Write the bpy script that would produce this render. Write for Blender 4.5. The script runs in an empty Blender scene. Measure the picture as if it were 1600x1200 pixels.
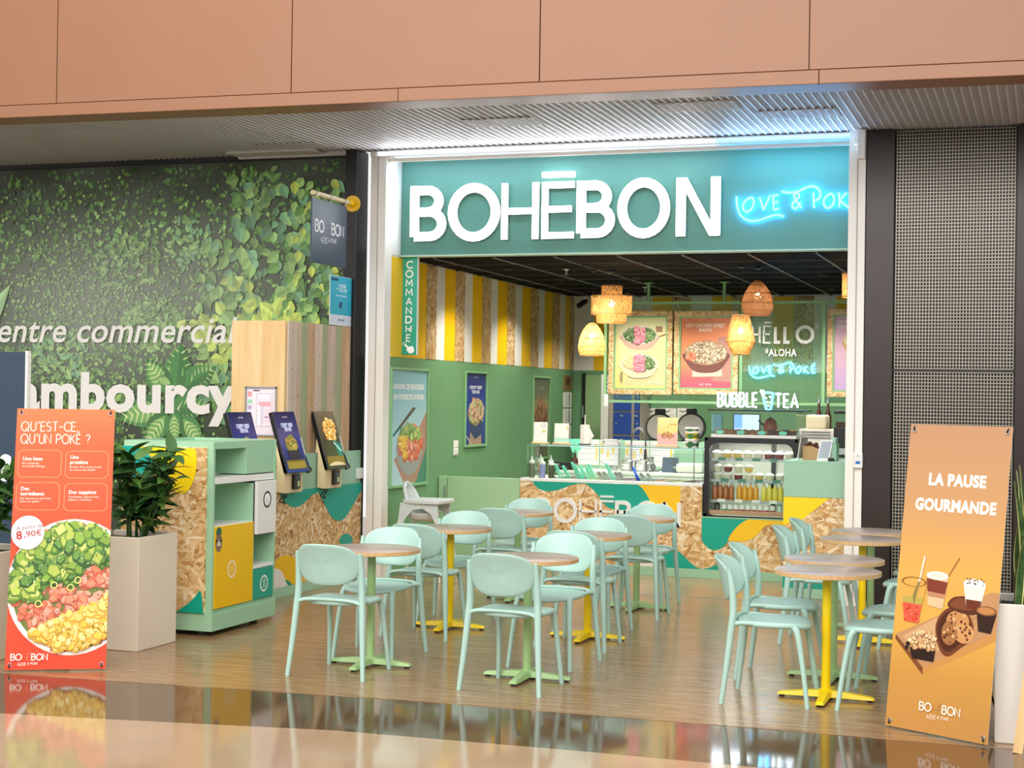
import bpy, math, random
from mathutils import Vector, Matrix
R = random.Random(7)
scene = bpy.context.scene
COL = scene.collection
PI = math.pi

# ---------------------------------------------------------------- camera, light, exposure
cam_data = bpy.data.cameras.new('camera')
cam = bpy.data.objects.new('camera', cam_data)
COL.objects.link(cam)
cam_data.sensor_width = 36.0
cam_data.lens = 2450.0 / 1600.0 * 36.0
cam_data.clip_end = 200
yaw, pitch, roll = 0.33018, 0.0083, 0.01514
cam.matrix_world = (Matrix.Translation((0, 0, 1.70)) @ Matrix.Rotation(yaw, 4, 'Z')
                    @ Matrix.Rotation(PI / 2 + pitch, 4, 'X') @ Matrix.Rotation(roll, 4, 'Z'))
scene.camera = cam

world = bpy.data.worlds.new('mall_daylight')
scene.world = world
world.use_nodes = True
wn = world.node_tree
wn.nodes['Background'].inputs[0].default_value = (1.0, 0.98, 0.96, 1)
wn.nodes['Background'].inputs[1].default_value = 0.72

def area_lamp(name, loc, target, sx, sy, power, color=(1, 1, 1), spread=PI):
    d = bpy.data.lights.new(name, 'AREA')
    d.shape = 'RECTANGLE'
    d.size, d.size_y, d.energy, d.color, d.spread = sx, sy, power, color, spread
    o = bpy.data.objects.new(name, d)
    COL.objects.link(o)
    o.location = loc
    o.rotation_euler = (Vector(target) - Vector(loc)).to_track_quat('-Z', 'Y').to_euler()
    return o

area_lamp('mall_skylight', (-2.5, 1.5, 8.0), (-3.5, 10.5, 0.8), 12, 6, 330, (1.0, 0.97, 0.93))
area_lamp('mall_ceiling_light', (-4.5, 6.5, 7.5), (-4.0, 8.5, 0), 10, 3, 190, (1.0, 0.96, 0.9))
area_lamp('front_fill_light', (-4.0, -3.5, 5.8), (-4.4, 12.0, 1.8), 16, 4, 760, (1.0, 0.98, 0.95))  # added fill lamp behind the camera, brightens mural, shop interior and chair fronts

scene.view_settings.view_transform = 'Standard'
scene.view_settings.look = 'None'
scene.view_settings.gamma = 1
scene.view_settings.use_curve_mapping = False
scene.view_settings.exposure = 0.42
try:
    scene.cycles.use_denoising = True
    scene.cycles.max_bounces = 6
    scene.cycles.transparent_max_bounces = 16
    scene.cycles.caustics_reflective = False
    scene.cycles.caustics_refractive = False
    scene.cycles.sample_clamp_indirect = 6
except Exception:
    pass

# ---------------------------------------------------------------- colours and materials
def lin(c):
    c = c / 255.0
    return c / 12.92 if c <= 0.04045 else ((c + 0.055) / 1.055) ** 2.4

def hexc(h):
    return (lin(int(h[0:2], 16)), lin(int(h[2:4], 16)), lin(int(h[4:6], 16)), 1.0)

def new_mat(name):
    m = bpy.data.materials.new(name)
    m.use_nodes = True
    nt = m.node_tree
    return m, nt, nt.nodes['Principled BSDF']

def nd(nt, typ, **kw):
    n = nt.nodes.new(typ)
    for k, v in kw.items():
        if k.startswith('i_'):
            key = k[2:]
            n.inputs[int(key) if key.isdigit() else key].default_value = v
        else:
            setattr(n, k, v)
    return n

def paint(name, hx, rough=0.5, metal=0.0, grain=0.06, scale=40.0, bump=0.0, coat=0.0, spec=0.5):
    """painted surface with a faint procedural variation"""
    m, nt, b = new_mat(name)
    c = hexc(hx)
    tc = nd(nt, 'ShaderNodeTexCoord')
    nz = nd(nt, 'ShaderNodeTexNoise', i_Scale=scale, i_Detail=3.0)
    nt.links.new(tc.outputs['Object'], nz.inputs['Vector'])
    mx = nd(nt, 'ShaderNodeMix', data_type='RGBA')
    mx.inputs[6].default_value = c
    mx.inputs[7].default_value = (c[0] * (1 - 2.5 * grain), c[1] * (1 - 2.5 * grain), c[2] * (1 - 2.5 * grain), 1)
    nt.links.new(nz.outputs['Fac'], mx.inputs[0])
    nt.links.new(mx.outputs[2], b.inputs['Base Color'])
    b.inputs['Roughness'].default_value = rough
    b.inputs['Metallic'].default_value = metal
    b.inputs['Coat Weight'].default_value = coat
    b.inputs['Specular IOR Level'].default_value = spec
    if bump:
        bp = nd(nt, 'ShaderNodeBump', i_Strength=bump, i_Distance=0.01)
        nt.links.new(nz.outputs['Fac'], bp.inputs['Height'])
        nt.links.new(bp.outputs[0], b.inputs['Normal'])
    return m

def glow(name, hx, strength):
    m, nt, b = new_mat(name)
    c = hexc(hx)
    b.inputs['Base Color'].default_value = c
    b.inputs['Emission Color'].default_value = c
    b.inputs['Emission Strength'].default_value = strength
    return m

def glass(name, tint=(0.96, 1.0, 0.98), gloss=0.06):
    m = bpy.data.materials.new(name)
    m.use_nodes = True
    nt = m.node_tree
    nt.nodes.clear()
    o = nd(nt, 'ShaderNodeOutputMaterial')
    mix = nd(nt, 'ShaderNodeMixShader')
    tr = nd(nt, 'ShaderNodeBsdfTransparent')
    tr.inputs[0].default_value = (*tint, 1)
    gl = nd(nt, 'ShaderNodeBsdfGlossy')
    gl.inputs['Roughness'].default_value = 0.02
    lw = nd(nt, 'ShaderNodeLayerWeight', i_Blend=0.25)
    mp = nd(nt, 'ShaderNodeMapRange')
    mp.inputs[3].default_value = gloss * 0.4
    mp.inputs[4].default_value = gloss * 4
    nt.links.new(lw.outputs['Fresnel'], mp.inputs[0])
    nt.links.new(mp.outputs[0], mix.inputs[0])
    nt.links.new(tr.outputs[0], mix.inputs[1])
    nt.links.new(gl.outputs[0], mix.inputs[2])
    nt.links.new(mix.outputs[0], o.inputs[0])
    return m

def ramp(nt, stops):
    r = nd(nt, 'ShaderNodeValToRGB')
    e = r.color_ramp.elements
    while len(e) < len(stops):
        e.new(0.5)
    for el, (p, hx) in zip(e, stops):
        el.position = p
        el.color = hexc(hx)
    return r

def wood(name, stops, axis='X', scale=6.0, stretch=14.0, rough=0.5, bump=0.05, spec=0.5):
    """grain running along one object axis"""
    m, nt, b = new_mat(name)
    tc = nd(nt, 'ShaderNodeTexCoord')
    mp = nd(nt, 'ShaderNodeMapping')
    s = [scale * stretch] * 3
    s['XYZ'.index(axis)] = scale
    mp.inputs['Scale'].default_value = s
    nt.links.new(tc.outputs['Object'], mp.inputs[0])
    n1 = nd(nt, 'ShaderNodeTexNoise', i_Scale=0.5, i_Detail=6.0, i_Roughness=0.65)
    nt.links.new(mp.outputs[0], n1.inputs['Vector'])
    r = ramp(nt, stops)
    nt.links.new(n1.outputs['Fac'], r.inputs[0])
    nt.links.new(r.outputs[0], b.inputs['Base Color'])
    b.inputs['Roughness'].default_value = rough
    b.inputs['Specular IOR Level'].default_value = spec
    bp = nd(nt, 'ShaderNodeBump', i_Strength=bump, i_Distance=0.005)
    nt.links.new(n1.outputs['Fac'], bp.inputs['Height'])
    nt.links.new(bp.outputs[0], b.inputs['Normal'])
    return m

def osb(name, dark=1.0, scale=1.0):
    """oriented strand board: straw flakes lying in several directions"""
    m, nt, b = new_mat(name)
    tc = nd(nt, 'ShaderNodeTexCoord')
    cols = []
    fac = []
    warp = nd(nt, 'ShaderNodeTexNoise', i_Scale=9.0 * scale, i_Detail=2.0)
    nt.links.new(tc.outputs['Object'], warp.inputs['Vector'])
    wv = nd(nt, 'ShaderNodeMix', data_type='RGBA')
    wv.inputs[0].default_value = 0.02
    nt.links.new(tc.outputs['Object'], wv.inputs[6])
    nt.links.new(warp.outputs['Color'], wv.inputs[7])
    for k, (rot, sc) in enumerate((((0.2, 0.35, 0.3), (8, 30, 30)), ((0.9, -0.8, -0.9), (8, 28, 28)), ((-0.5, 1.5, 1.2), (8, 26, 30)))):
        mp = nd(nt, 'ShaderNodeMapping')
        mp.inputs['Rotation'].default_value = rot
        mp.inputs['Scale'].default_value = [v * scale for v in sc]
        mp.inputs['Location'].default_value = (k * 3.1, k * 1.7, k * 2.3)
        nt.links.new(wv.outputs[2], mp.inputs[0])
        v = nd(nt, 'ShaderNodeTexVoronoi', i_Scale=1.0, i_Randomness=1.0)
        nt.links.new(mp.outputs[0], v.inputs['Vector'])
        cols.append(v)
    # pick the layer by a coarse cell pattern so flakes overlap one another
    pk = nd(nt, 'ShaderNodeTexVoronoi', i_Scale=15.0 * scale)
    nt.links.new(wv.outputs[2], pk.inputs['Vector'])
    sp = nd(nt, 'ShaderNodeSeparateColor')
    nt.links.new(pk.outputs['Color'], sp.inputs[0])
    g1 = nd(nt, 'ShaderNodeMath', operation='GREATER_THAN')
    g1.inputs[1].default_value = 0.36
    g2 = nd(nt, 'ShaderNodeMath', operation='GREATER_THAN')
    g2.inputs[1].default_value = 0.68
    nt.links.new(sp.outputs[0], g1.inputs[0])
    nt.links.new(sp.outputs[0], g2.inputs[0])
    mA = nd(nt, 'ShaderNodeMix', data_type='RGBA')
    mB = nd(nt, 'ShaderNodeMix', data_type='RGBA')
    nt.links.new(g1.outputs[0], mA.inputs[0])
    nt.links.new(cols[0].outputs['Color'], mA.inputs[6])
    nt.links.new(cols[1].outputs['Color'], mA.inputs[7])
    nt.links.new(g2.outputs[0], mB.inputs[0])
    nt.links.new(mA.outputs[2], mB.inputs[6])
    nt.links.new(cols[2].outputs['Color'], mB.inputs[7])
    s2 = nd(nt, 'ShaderNodeSeparateColor')
    nt.links.new(mB.outputs[2], s2.inputs[0])
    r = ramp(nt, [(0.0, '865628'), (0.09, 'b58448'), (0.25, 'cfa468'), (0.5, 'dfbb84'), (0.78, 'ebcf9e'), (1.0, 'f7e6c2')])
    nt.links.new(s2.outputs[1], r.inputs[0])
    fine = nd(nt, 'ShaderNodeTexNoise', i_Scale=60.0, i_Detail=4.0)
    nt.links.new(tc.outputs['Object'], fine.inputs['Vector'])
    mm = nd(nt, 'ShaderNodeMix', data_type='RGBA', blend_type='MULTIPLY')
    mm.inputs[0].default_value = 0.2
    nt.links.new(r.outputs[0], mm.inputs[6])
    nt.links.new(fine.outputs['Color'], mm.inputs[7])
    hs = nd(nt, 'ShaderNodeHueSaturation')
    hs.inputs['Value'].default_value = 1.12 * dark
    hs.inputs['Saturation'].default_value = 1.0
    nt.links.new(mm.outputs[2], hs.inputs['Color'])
    nt.links.new(hs.outputs[0], b.inputs['Base Color'])
    b.inputs['Roughness'].default_value = 0.6
    bp = nd(nt, 'ShaderNodeBump', i_Strength=0.25, i_Distance=0.004)
    nt.links.new(s2.outputs[2], bp.inputs['Height'])
    nt.links.new(bp.outputs[0], b.inputs['Normal'])
    return m

def printed(name, rough=0.45, spec=0.4):
    """flat print: colours come from the printed outlines themselves"""
    m, nt, b = new_mat(name)
    a = nd(nt, 'ShaderNodeVertexColor')
    a.layer_name = 'Col'
    nt.links.new(a.outputs[0], b.inputs['Base Color'])
    b.inputs['Roughness'].default_value = rough
    b.inputs['Specular IOR Level'].default_value = spec
    return m

def screen_mat(name, strength):
    m, nt, b = new_mat(name)
    a = nd(nt, 'ShaderNodeVertexColor')
    a.layer_name = 'Col'
    nt.links.new(a.outputs[0], b.inputs['Base Color'])
    nt.links.new(a.outputs[0], b.inputs['Emission Color'])
    b.inputs['Emission Strength'].default_value = strength
    b.inputs['Roughness'].default_value = 0.2
    b.inputs['Specular IOR Level'].default_value = 0.15
    return m

PRINT = printed('flat_print')
PRINT_GLOSS = printed('glossy_print', 0.3, 0.2)
SCREEN = screen_mat('lit_screen', 0.45)
COPPER = paint('copper_cladding', '966749', 0.42, grain=0.03, scale=3)
MINT = paint('mint_plastic', 'add1c6', 0.36, grain=0.02)
MINT_LAM = paint('mint_laminate', 'a3d0ac', 0.42, grain=0.02, scale=12)
SAGE_LAM = paint('sage_laminate', '9cc7ab', 0.42, grain=0.02, scale=12)
HEADER = paint('teal_green_header_paint', '508a7d', 0.5, grain=0.03, scale=3)
GREEN_WALL = paint('green_wall_paint', '6c9c70', 0.5, grain=0.03, scale=4)
WHITE_METAL = paint('white_lacquer', 'f7f2ea', 0.35, grain=0.02)
WHITE = paint('white_paint', 'efefea', 0.4, grain=0.02)
YELLOW = paint('yellow_paint', 'f6c500', 0.4, grain=0.03)
YELLOW_METAL = paint('yellow_powder_coat', 'ffdc00', 0.35, grain=0.02)
GREEN_METAL = paint('green_powder_coat', 'a9cf8d', 0.4, grain=0.03)
TEAL = paint('teal_paint', '0aa58c', 0.4, grain=0.03)
BLACK = paint('black_plastic', '101012', 0.3, grain=0.02)
BLACK_TILE = paint('black_ceiling_tile', '08080b', 0.85, grain=0.1, scale=60, spec=0.08)
NAVY = paint('navy_panel', '33475c', 0.4, grain=0.03)
DARK_METAL = paint('dark_steel', '23211f', 0.3, metal=0.3, grain=0.15, scale=4)
BRONZE = paint('bronze_panel', '352b26', 0.32, metal=0.3, grain=0.12, scale=5)
STEEL = paint('brushed_steel', 'b9bcbd', 0.28, metal=0.9, grain=0.05)
GREY_SOFFIT = paint('grey_steel_grid', 'd6d2d0', 0.45, grain=0.06)
DARK_VOID = paint('soffit_back', '8a8684', 0.8)
GRID_WIRE = paint('grid_wire', 'aba293', 0.35, metal=0.4, grain=0.05)
TBAR = paint('ceiling_grid_bar', '6a6670', 0.4, grain=0.03)
BEIGE_POT = paint('beige_planter', 'e8dcc8', 0.45, grain=0.03, scale=6)
SOIL = paint('potting_soil', '2a1f17', 0.9, grain=0.2, bump=0.6)
LEAF = paint('dark_green_leaf', '3f6a33', 0.4, grain=0.15, scale=8)
LEAF_LIGHT = paint('fresh_green_leaf', '5d8a3c', 0.4, grain=0.15, scale=8)
RATTAN = paint('rattan', 'c99a5c', 0.6, grain=0.15, scale=60)
RATTAN_BROWN = paint('brown_rattan', '9a6a45', 0.65, grain=0.15, scale=60)
CARD = paint('white_card', 'f6f4ee', 0.6, grain=0.01)
KRAFT = paint('kraft_paper', 'c49a6c', 0.7, grain=0.06)
BLUE_LOCKER = paint('blue_locker', '1d4aa8', 0.4, grain=0.05)
GLASS = glass('clear_glass')
BULB = glow('warm_bulb', 'ffd9a0', 25)
LETTER_GLOW = glow('lit_white_acrylic', 'ffffff', 2.2)
NEON_CYAN = glow('cyan_neon', '30b0ff', 15)
NEON_WHITE = glow('white_neon', 'e4f4ff', 7)
LED = glow('cool_white_led', 'c4dcff', 9)
LED_BLUE = glow('blue_led', '46b4ff', 9)
SOFT_LED = glow('soft_led', 'f2f4ff', 1.6)
COOL_LED = glow('fridge_led', 'fff4df', 7)
SPOT = glow('downlight_lens', 'fff2dd', 18)
OSB = osb('strand_board')
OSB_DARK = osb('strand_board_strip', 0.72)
OAK_TOP = wood('taupe_oak_laminate', [(0.3, '8a7a70'), (0.5, 'ab9a8e'), (0.7, 'c6b6aa')], 'X', 2.2, 16, 0.28, 0.02)
EDGE_WOOD = wood('oak_edge', [(0.2, 'b98f58'), (0.8, 'dcb98a')], 'Z', 20, 4, 0.5, 0.02)
PINE = wood('pale_pine', [(0.2, 'd2a96c'), (0.5, 'e0bd86'), (0.8, 'ebcf9e')], 'Z', 2.5, 10, 0.5, 0.03)
PINE_LIGHT = wood('light_ply', [(0.2, 'dcbf8e'), (0.8, 'efdcb4')], 'Z', 2.5, 10, 0.5, 0.02)
PLANKS = [wood('weathered_plank_%s' % n, s, 'Z', 1.6, 14, 0.6, 0.1) for n, s in (
    ('grey', [(0.2, 'a58d78'), (0.55, 'c9b39e'), (0.8, 'dccbb9')]),
    ('green', [(0.2, '7d9066'), (0.55, 'a9ab86'), (0.8, 'cdbfa3')]),
    ('brown', [(0.2, 'a37b57'), (0.55, 'c9a47e'), (0.8, 'dcc0a0')]),
    ('pale', [(0.2, 'b9a08a'), (0.55, 'd6c2ae'), (0.8, 'e6d8c8')]))]

def vinyl_floor():
    m, nt, b = new_mat('wood_look_vinyl')
    tc = nd(nt, 'ShaderNodeTexCoord')
    mp = nd(nt, 'ShaderNodeMapping')
    mp.inputs['Scale'].default_value = (1.1, 17, 1)
    nt.links.new(tc.outputs['Object'], mp.inputs[0])
    n1 = nd(nt, 'ShaderNodeTexNoise', i_Scale=1.6, i_Detail=7.0, i_Roughness=0.7)
    nt.links.new(mp.outputs[0], n1.inputs['Vector'])
    mp2 = nd(nt, 'ShaderNodeMapping')
    mp2.inputs['Scale'].default_value = (3.5, 60, 1)
    nt.links.new(tc.outputs['Object'], mp2.inputs[0])
    n2 = nd(nt, 'ShaderNodeTexNoise', i_Scale=1.5, i_Detail=4.0)
    nt.links.new(mp2.outputs[0], n2.inputs['Vector'])
    mx = nd(nt, 'ShaderNodeMix', data_type='FLOAT')
    mx.inputs[0].default_value = 0.4
    nt.links.new(n1.outputs['Fac'], mx.inputs[2])
    nt.links.new(n2.outputs['Fac'], mx.inputs[3])
    r = ramp(nt, [(0.3, '5f452f'), (0.44, '856546'), (0.56, 'a2835f'), (0.72, 'c4a880')])
    nt.links.new(mx.outputs[0], r.inputs[0])
    nt.links.new(r.outputs[0], b.inputs['Base Color'])
    b.inputs['Roughness'].default_value = 0.2
    b.inputs['Specular IOR Level'].default_value = 0.55
    bp = nd(nt, 'ShaderNodeBump', i_Strength=0.06, i_Distance=0.003)
    nt.links.new(mx.outputs[0], bp.inputs['Height'])
    nt.links.new(bp.outputs[0], b.inputs['Normal'])
    return m
VINYL = vinyl_floor()
TILE_DARK = paint('polished_brown_tile', '5c4330', 0.07, grain=0.1, scale=3, spec=0.9)
TILE_LIGHT = paint('polished_beige_tile', 'b4967a', 0.09, grain=0.08, scale=3, spec=0.9)
GROUT = paint('tile_grout', '3a2f27', 0.8)

# ---------------------------------------------------------------- mesh helpers
class Fr:
    """a flat working plane: origin, right axis, up axis; n faces the viewer"""
    def __init__(s, o, u, v):
        s.o, s.u, s.v = Vector(o), Vector(u).normalized(), Vector(v).normalized()
        s.n = s.u.cross(s.v).normalized()
    def p(s, x, y, d=0.0):
        return s.o + s.u * x + s.v * y + s.n * d

def front(Y):            # a plane across the shop, coordinates are (X, Z)
    return Fr((0, Y, 0), (1, 0, 0), (0, 0, 1))
def side(X):             # a plane running into the shop and facing +X, coordinates are (Y, Z)
    return Fr((X, 0, 0), (0, 1, 0), (0, 0, 1))
def flat(Z):
    return Fr((0, 0, Z), (1, 0, 0), (0, 1, 0))

def finish(o, parent, world_coords, mesh):
    COL.objects.link(o)
    if parent is not None:
        o.parent = parent
        if world_coords:
            loc = Vector((0, 0, 0))
            q = parent
            while q is not None:
                loc += q.location
                q = q.parent
            mesh.transform(Matrix.Translation(-loc))
    return o

class MB:
    def __init__(s):
        s.v, s.f, s.m = [], [], []
    def add(s, vs, fs, m=0):
        b = len(s.v)
        s.v.extend([tuple(q) for q in vs])
        s.f.extend([tuple(i + b for i in f) for f in fs])
        s.m.extend([m] * len(fs))
        return s
    def box(s, x0, y0, z0, x1, y1, z1, m=0):
        x0, x1 = min(x0, x1), max(x0, x1)
        y0, y1 = min(y0, y1), max(y0, y1)
        z0, z1 = min(z0, z1), max(z0, z1)
        return s.add([(x0, y0, z0), (x1, y0, z0), (x1, y1, z0), (x0, y1, z0), (x0, y0, z1), (x1, y0, z1), (x1, y1, z1), (x0, y1, z1)],
                     [(0, 3, 2, 1), (4, 5, 6, 7), (0, 1, 5, 4), (1, 2, 6, 5), (2, 3, 7, 6), (3, 0, 4, 7)], m)
    def slab(s, fr, x0, y0, x1, y1, d0, d1, m=0):
        return s.prism([(x0, y0), (x1, y0), (x1, y1), (x0, y1)], fr, d0, d1, m)
    def prism(s, pts, fr, d0, d1, m=0):
        a = sum(pts[i][0] * pts[(i + 1) % len(pts)][1] - pts[(i + 1) % len(pts)][0] * pts[i][1] for i in range(len(pts)))
        if a < 0:
            pts = pts[::-1]
        if d0 > d1:
            d0, d1 = d1, d0
        n = len(pts)
        vs = [fr.p(x, y, d0) for x, y in pts] + [fr.p(x, y, d1) for x, y in pts]
        fs = [tuple(range(n - 1, -1, -1)), tuple(range(n, 2 * n))] + [(i, (i + 1) % n, n + (i + 1) % n, n + i) for i in range(n)]
        return s.add(vs, fs, m)
    def cyl(s, p0, p1, r0, r1=None, n=12, m=0):
        r1 = r0 if r1 is None else r1
        return s.tube([p0, p1], [r0, r1], n, m)
    def tube(s, pts, r, n=8, m=0, closed=False, flatten=1.0):
        pts = [Vector(p) for p in pts]
        k = len(pts)
        rs = r if isinstance(r, (list, tuple)) else [r] * k
        vs, fs = [], []
        ref = None
        for i, p in enumerate(pts):
            if closed:
                t = pts[(i + 1) % k] - pts[i - 1]
            else:
                t = pts[min(i + 1, k - 1)] - pts[max(i - 1, 0)]
            t.normalize()
            if ref is None:
                ref = Vector((0, 0, 1)) if abs(t.z) < 0.9 else Vector((0, 1, 0))
            a = ref - t * ref.dot(t)
            if a.length < 1e-5:
                a = Vector((1, 0, 0)) - t * t.x
            a.normalize()
            ref = a
            b = t.cross(a)
            for j in range(n):
                w = 2 * PI * j / n
                vs.append(p + a * (math.cos(w) * rs[i] * flatten) + b * (math.sin(w) * rs[i]))
        for i in range(k if closed else k - 1):
            for j in range(n):
                a0, a1 = i * n + j, i * n + (j + 1) % n
                b0, b1 = ((i + 1) % k) * n + j, ((i + 1) % k) * n + (j + 1) % n
                fs.append((a0, a1, b1, b0))
        if not closed:
            fs.append(tuple(range(n - 1, -1, -1)))
            fs.append(tuple((k - 1) * n + j for j in range(n)))
        return s.add(vs, fs, m)
    def lathe(s, prof, c=(0, 0, 0), n=20, m=0, sx=1.0, sy=1.0):
        vs, fs = [], []
        for r, z in prof:
            for j in range(n):
                w = 2 * PI * j / n
                vs.append((c[0] + r * math.cos(w) * sx, c[1] + r * math.sin(w) * sy, c[2] + z))
        for i in range(len(prof) - 1):
            for j in range(n):
                fs.append((i * n + j, i * n + (j + 1) % n, (i + 1) * n + (j + 1) % n, (i + 1) * n + j))
        if prof[0][0] > 1e-6:
            fs.append(tuple(range(n - 1, -1, -1)))
        if prof[-1][0] > 1e-6:
            fs.append(tuple((len(prof) - 1) * n + j for j in range(n)))
        return s.add(vs, fs, m)
    def ball(s, c, r, n=10, m=0, sz=1.0):
        k = max(4, n // 2)
        return s.lathe([(r * math.sin(PI * i / k) + 1e-7, -r * sz * math.cos(PI * i / k)) for i in range(k + 1)], c, n, m)
    def build(s, name, mats, parent=None, smooth=None, bevel=0.0, world=True, seg=2):
        me = bpy.data.meshes.new(name)
        me.from_pydata(s.v, [], s.f)
        for mt in (mats if isinstance(mats, (list, tuple)) else [mats]):
            me.materials.append(mt)
        if any(s.m):
            me.polygons.foreach_set('material_index', s.m)
        me.validate()
        me.update()
        if smooth:
            me.shade_smooth()
            if smooth is not True:
                me.set_sharp_from_angle(angle=math.radians(smooth))
        o = bpy.data.objects.new(name, me)
        finish(o, parent, world, me)
        if bevel:
            b = o.modifiers.new('bevel', 'BEVEL')
            b.width, b.segments, b.limit_method, b.angle_limit = bevel, seg, 'ANGLE', math.radians(40)
        return o

def box_obj(name, b, mat, parent=None, bevel=0.0, world=True):
    return MB().box(*b).build(name, mat, parent, None, bevel, world)

def thing(name, label, cat, loc=(0, 0, 0), group=None, rz=0.0):
    o = bpy.data.objects.new(name, None)
    o.empty_display_size = 0.1
    COL.objects.link(o)
    o.location = loc
    o.rotation_euler = (0, 0, rz)
    return tag(o, label, cat, group)

def tag(o, label, cat, group=None):
    o['label'] = label
    o['category'] = cat
    if group:
        o['group'] = group
    return o

def structure(o):
    o['kind'] = 'structure'
    return o
def stuff(o):
    o['kind'] = 'stuff'
    return o

def dup(root, loc, rz, label, group=None):
    r = root.copy()
    COL.objects.link(r)
    r.location = loc
    r.rotation_euler = (0, 0, rz)
    tag(r, label, root['category'], group)
    for ch in list(root.children):
        c = ch.copy()
        COL.objects.link(c)
        c.parent = r
        for g in list(ch.children):
            d = g.copy()
            COL.objects.link(d)
            d.parent = c
    return r

def smooth_path(pts, k=6, closed=True):
    """Catmull-Rom through the given 2-D or 3-D points"""
    n = len(pts)
    out = []
    rng = range(n) if closed else range(n - 1)
    for i in rng:
        if closed:
            p = [pts[(i + j - 1) % n] for j in range(4)]
        else:
            p = [pts[max(0, i - 1)], pts[i], pts[i + 1], pts[min(n - 1, i + 2)]]
        for q in range(k):
            t = q / k
            out.append(tuple(0.5 * (2 * b + (c - a) * t + (2 * a - 5 * b + 4 * c - d) * t * t + (3 * b - a - 3 * c + d) * t ** 3)
                             for a, b, c, d in zip(*p)))
    if not closed:
        out.append(tuple(pts[-1]))
    return out

# ---------------------------------------------------------------- lettering
def arc(cx, cy, rx, ry, a0, a1, n=10):
    return [(cx + rx * math.cos(math.radians(a0 + (a1 - a0) * i / n)), cy + ry * math.sin(math.radians(a0 + (a1 - a0) * i / n))) for i in range(n + 1)]

O_ = [arc(.45, .5, .45, .5, 90, 450, 28)]
GLYPH = {   # width, strokes in a box one unit tall
    'A': (.7, [[(0, 0), (.35, 1), (.7, 0)], [(.13, .33), (.57, .33)]]),
    'B': (.62, [[(0, 0), (0, 1), (.3, 1)] + arc(.3, .765, .235, .235, 90, -90)[1:] + [(0, .53)], [(.3, .53)] + arc(.34, .265, .265, .265, 90, -90) + [(0, 0)]]),
    'C': (.72, [arc(.46, .5, .46, .5, 45, 315, 20)]),
    'D': (.75, [[(0, 0), (0, 1), (.25, 1)] + arc(.25, .5, .5, .5, 90, -90, 16)[1:] + [(0, 0)]]),
    'E': (.5, [[(.5, 1), (0, 1), (0, 0), (.5, 0)], [(0, .52), (.45, .52)]]),
    'G': (.8, [arc(.46, .5, .46, .5, 45, 360, 22) + [(.5, .5)]]),
    'H': (.66, [[(0, 0), (0, 1)], [(.66, 0), (.66, 1)], [(0, .5), (.66, .5)]]),
    'I': (.04, [[(.02, 0), (.02, 1)]]),
    'K': (.58, [[(0, 0), (0, 1)], [(.55, 1), (0, .45)], [(.15, .58), (.58, 0)]]),
    'L': (.48, [[(0, 1), (0, 0), (.48, 0)]]),
    'M': (.85, [[(0, 0), (.08, 1), (.425, .3), (.77, 1), (.85, 0)]]),
    'N': (.68, [[(0, 0), (0, 1), (.68, 0), (.68, 1)]]),
    'O': (.9, O_),
    'P': (.55, [[(0, 0), (0, 1), (.3, 1)] + arc(.3, .73, .25, .27, 90, -90)[1:] + [(0, .46)]]),
    'Q': (.95, [O_[0], [(.55, .3), (.95, -.08)]]),
    'R': (.58, [[(0, 0), (0, 1), (.3, 1)] + arc(.3, .73, .25, .27, 90, -90)[1:] + [(0, .46)], [(.25, .46), (.58, 0)]]),
    'S': (.55, [arc(.28, .75, .26, .25, 40, 270, 12) + arc(.28, .25, .26, .25, 90, -140, 12)[1:]]),
    'T': (.62, [[(0, 1), (.62, 1)], [(.31, 1), (.31, 0)]]),
    'U': (.62, [[(0, 1), (0, .3)] + arc(.31, .3, .31, .3, 180, 360, 12)[1:] + [(.62, 1)]]),
    'V': (.66, [[(0, 1), (.33, 0), (.66, 1)]]),
    "'": (.22, [[(.16, 1.05), (.08, .78)]]),
    ',': (.08, [[(.06, .1), (0, -.15)]]),
    '-': (.4, [[(0, .48), (.4, .48)]]),
    '?': (.5, [arc(.25, .75, .25, .25, 160, -70, 12) + [(.25, .3)], [(.24, .03), (.26, .0)]]),
    '&': (.62, [[(.62, .0), (.14, .66)] + arc(.3, .8, .17, .2, 200, -30, 10) + [(.1, .42)] + arc(.26, .22, .22, .22, 150, 330, 10) + [(.62, .5)]]),
    '*': (.4, [[(.2, 1.0), (.2, .6)], [(.03, .9), (.37, .7)], [(.37, .9), (.03, .7)]]),
    ' ': (.32, []),
}
GLYPH['\u00c9'] = (.5, GLYPH['E'][1] + [[(.2, 1.13), (.4, 1.32)]])
GLYPH['\u0112'] = (.5, GLYPH['E'][1] + [[(0, 1.22), (.5, 1.22)]])

def layout(text, h, gap=0.2, width=None):
    """glyph strokes of a line of text, starting at x = 0; squeezed to width if given"""
    x, out = 0.0, []
    for ch in text:
        w, st = GLYPH[ch]
        out.append([[(x + a, b) for a, b in line] for line in st])
        x += w + gap
    tot = x - gap
    k = (width / tot) if width else h
    return [[[(a * k, b * h) for a, b in line] for line in g] for g in out], tot * k

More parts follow.
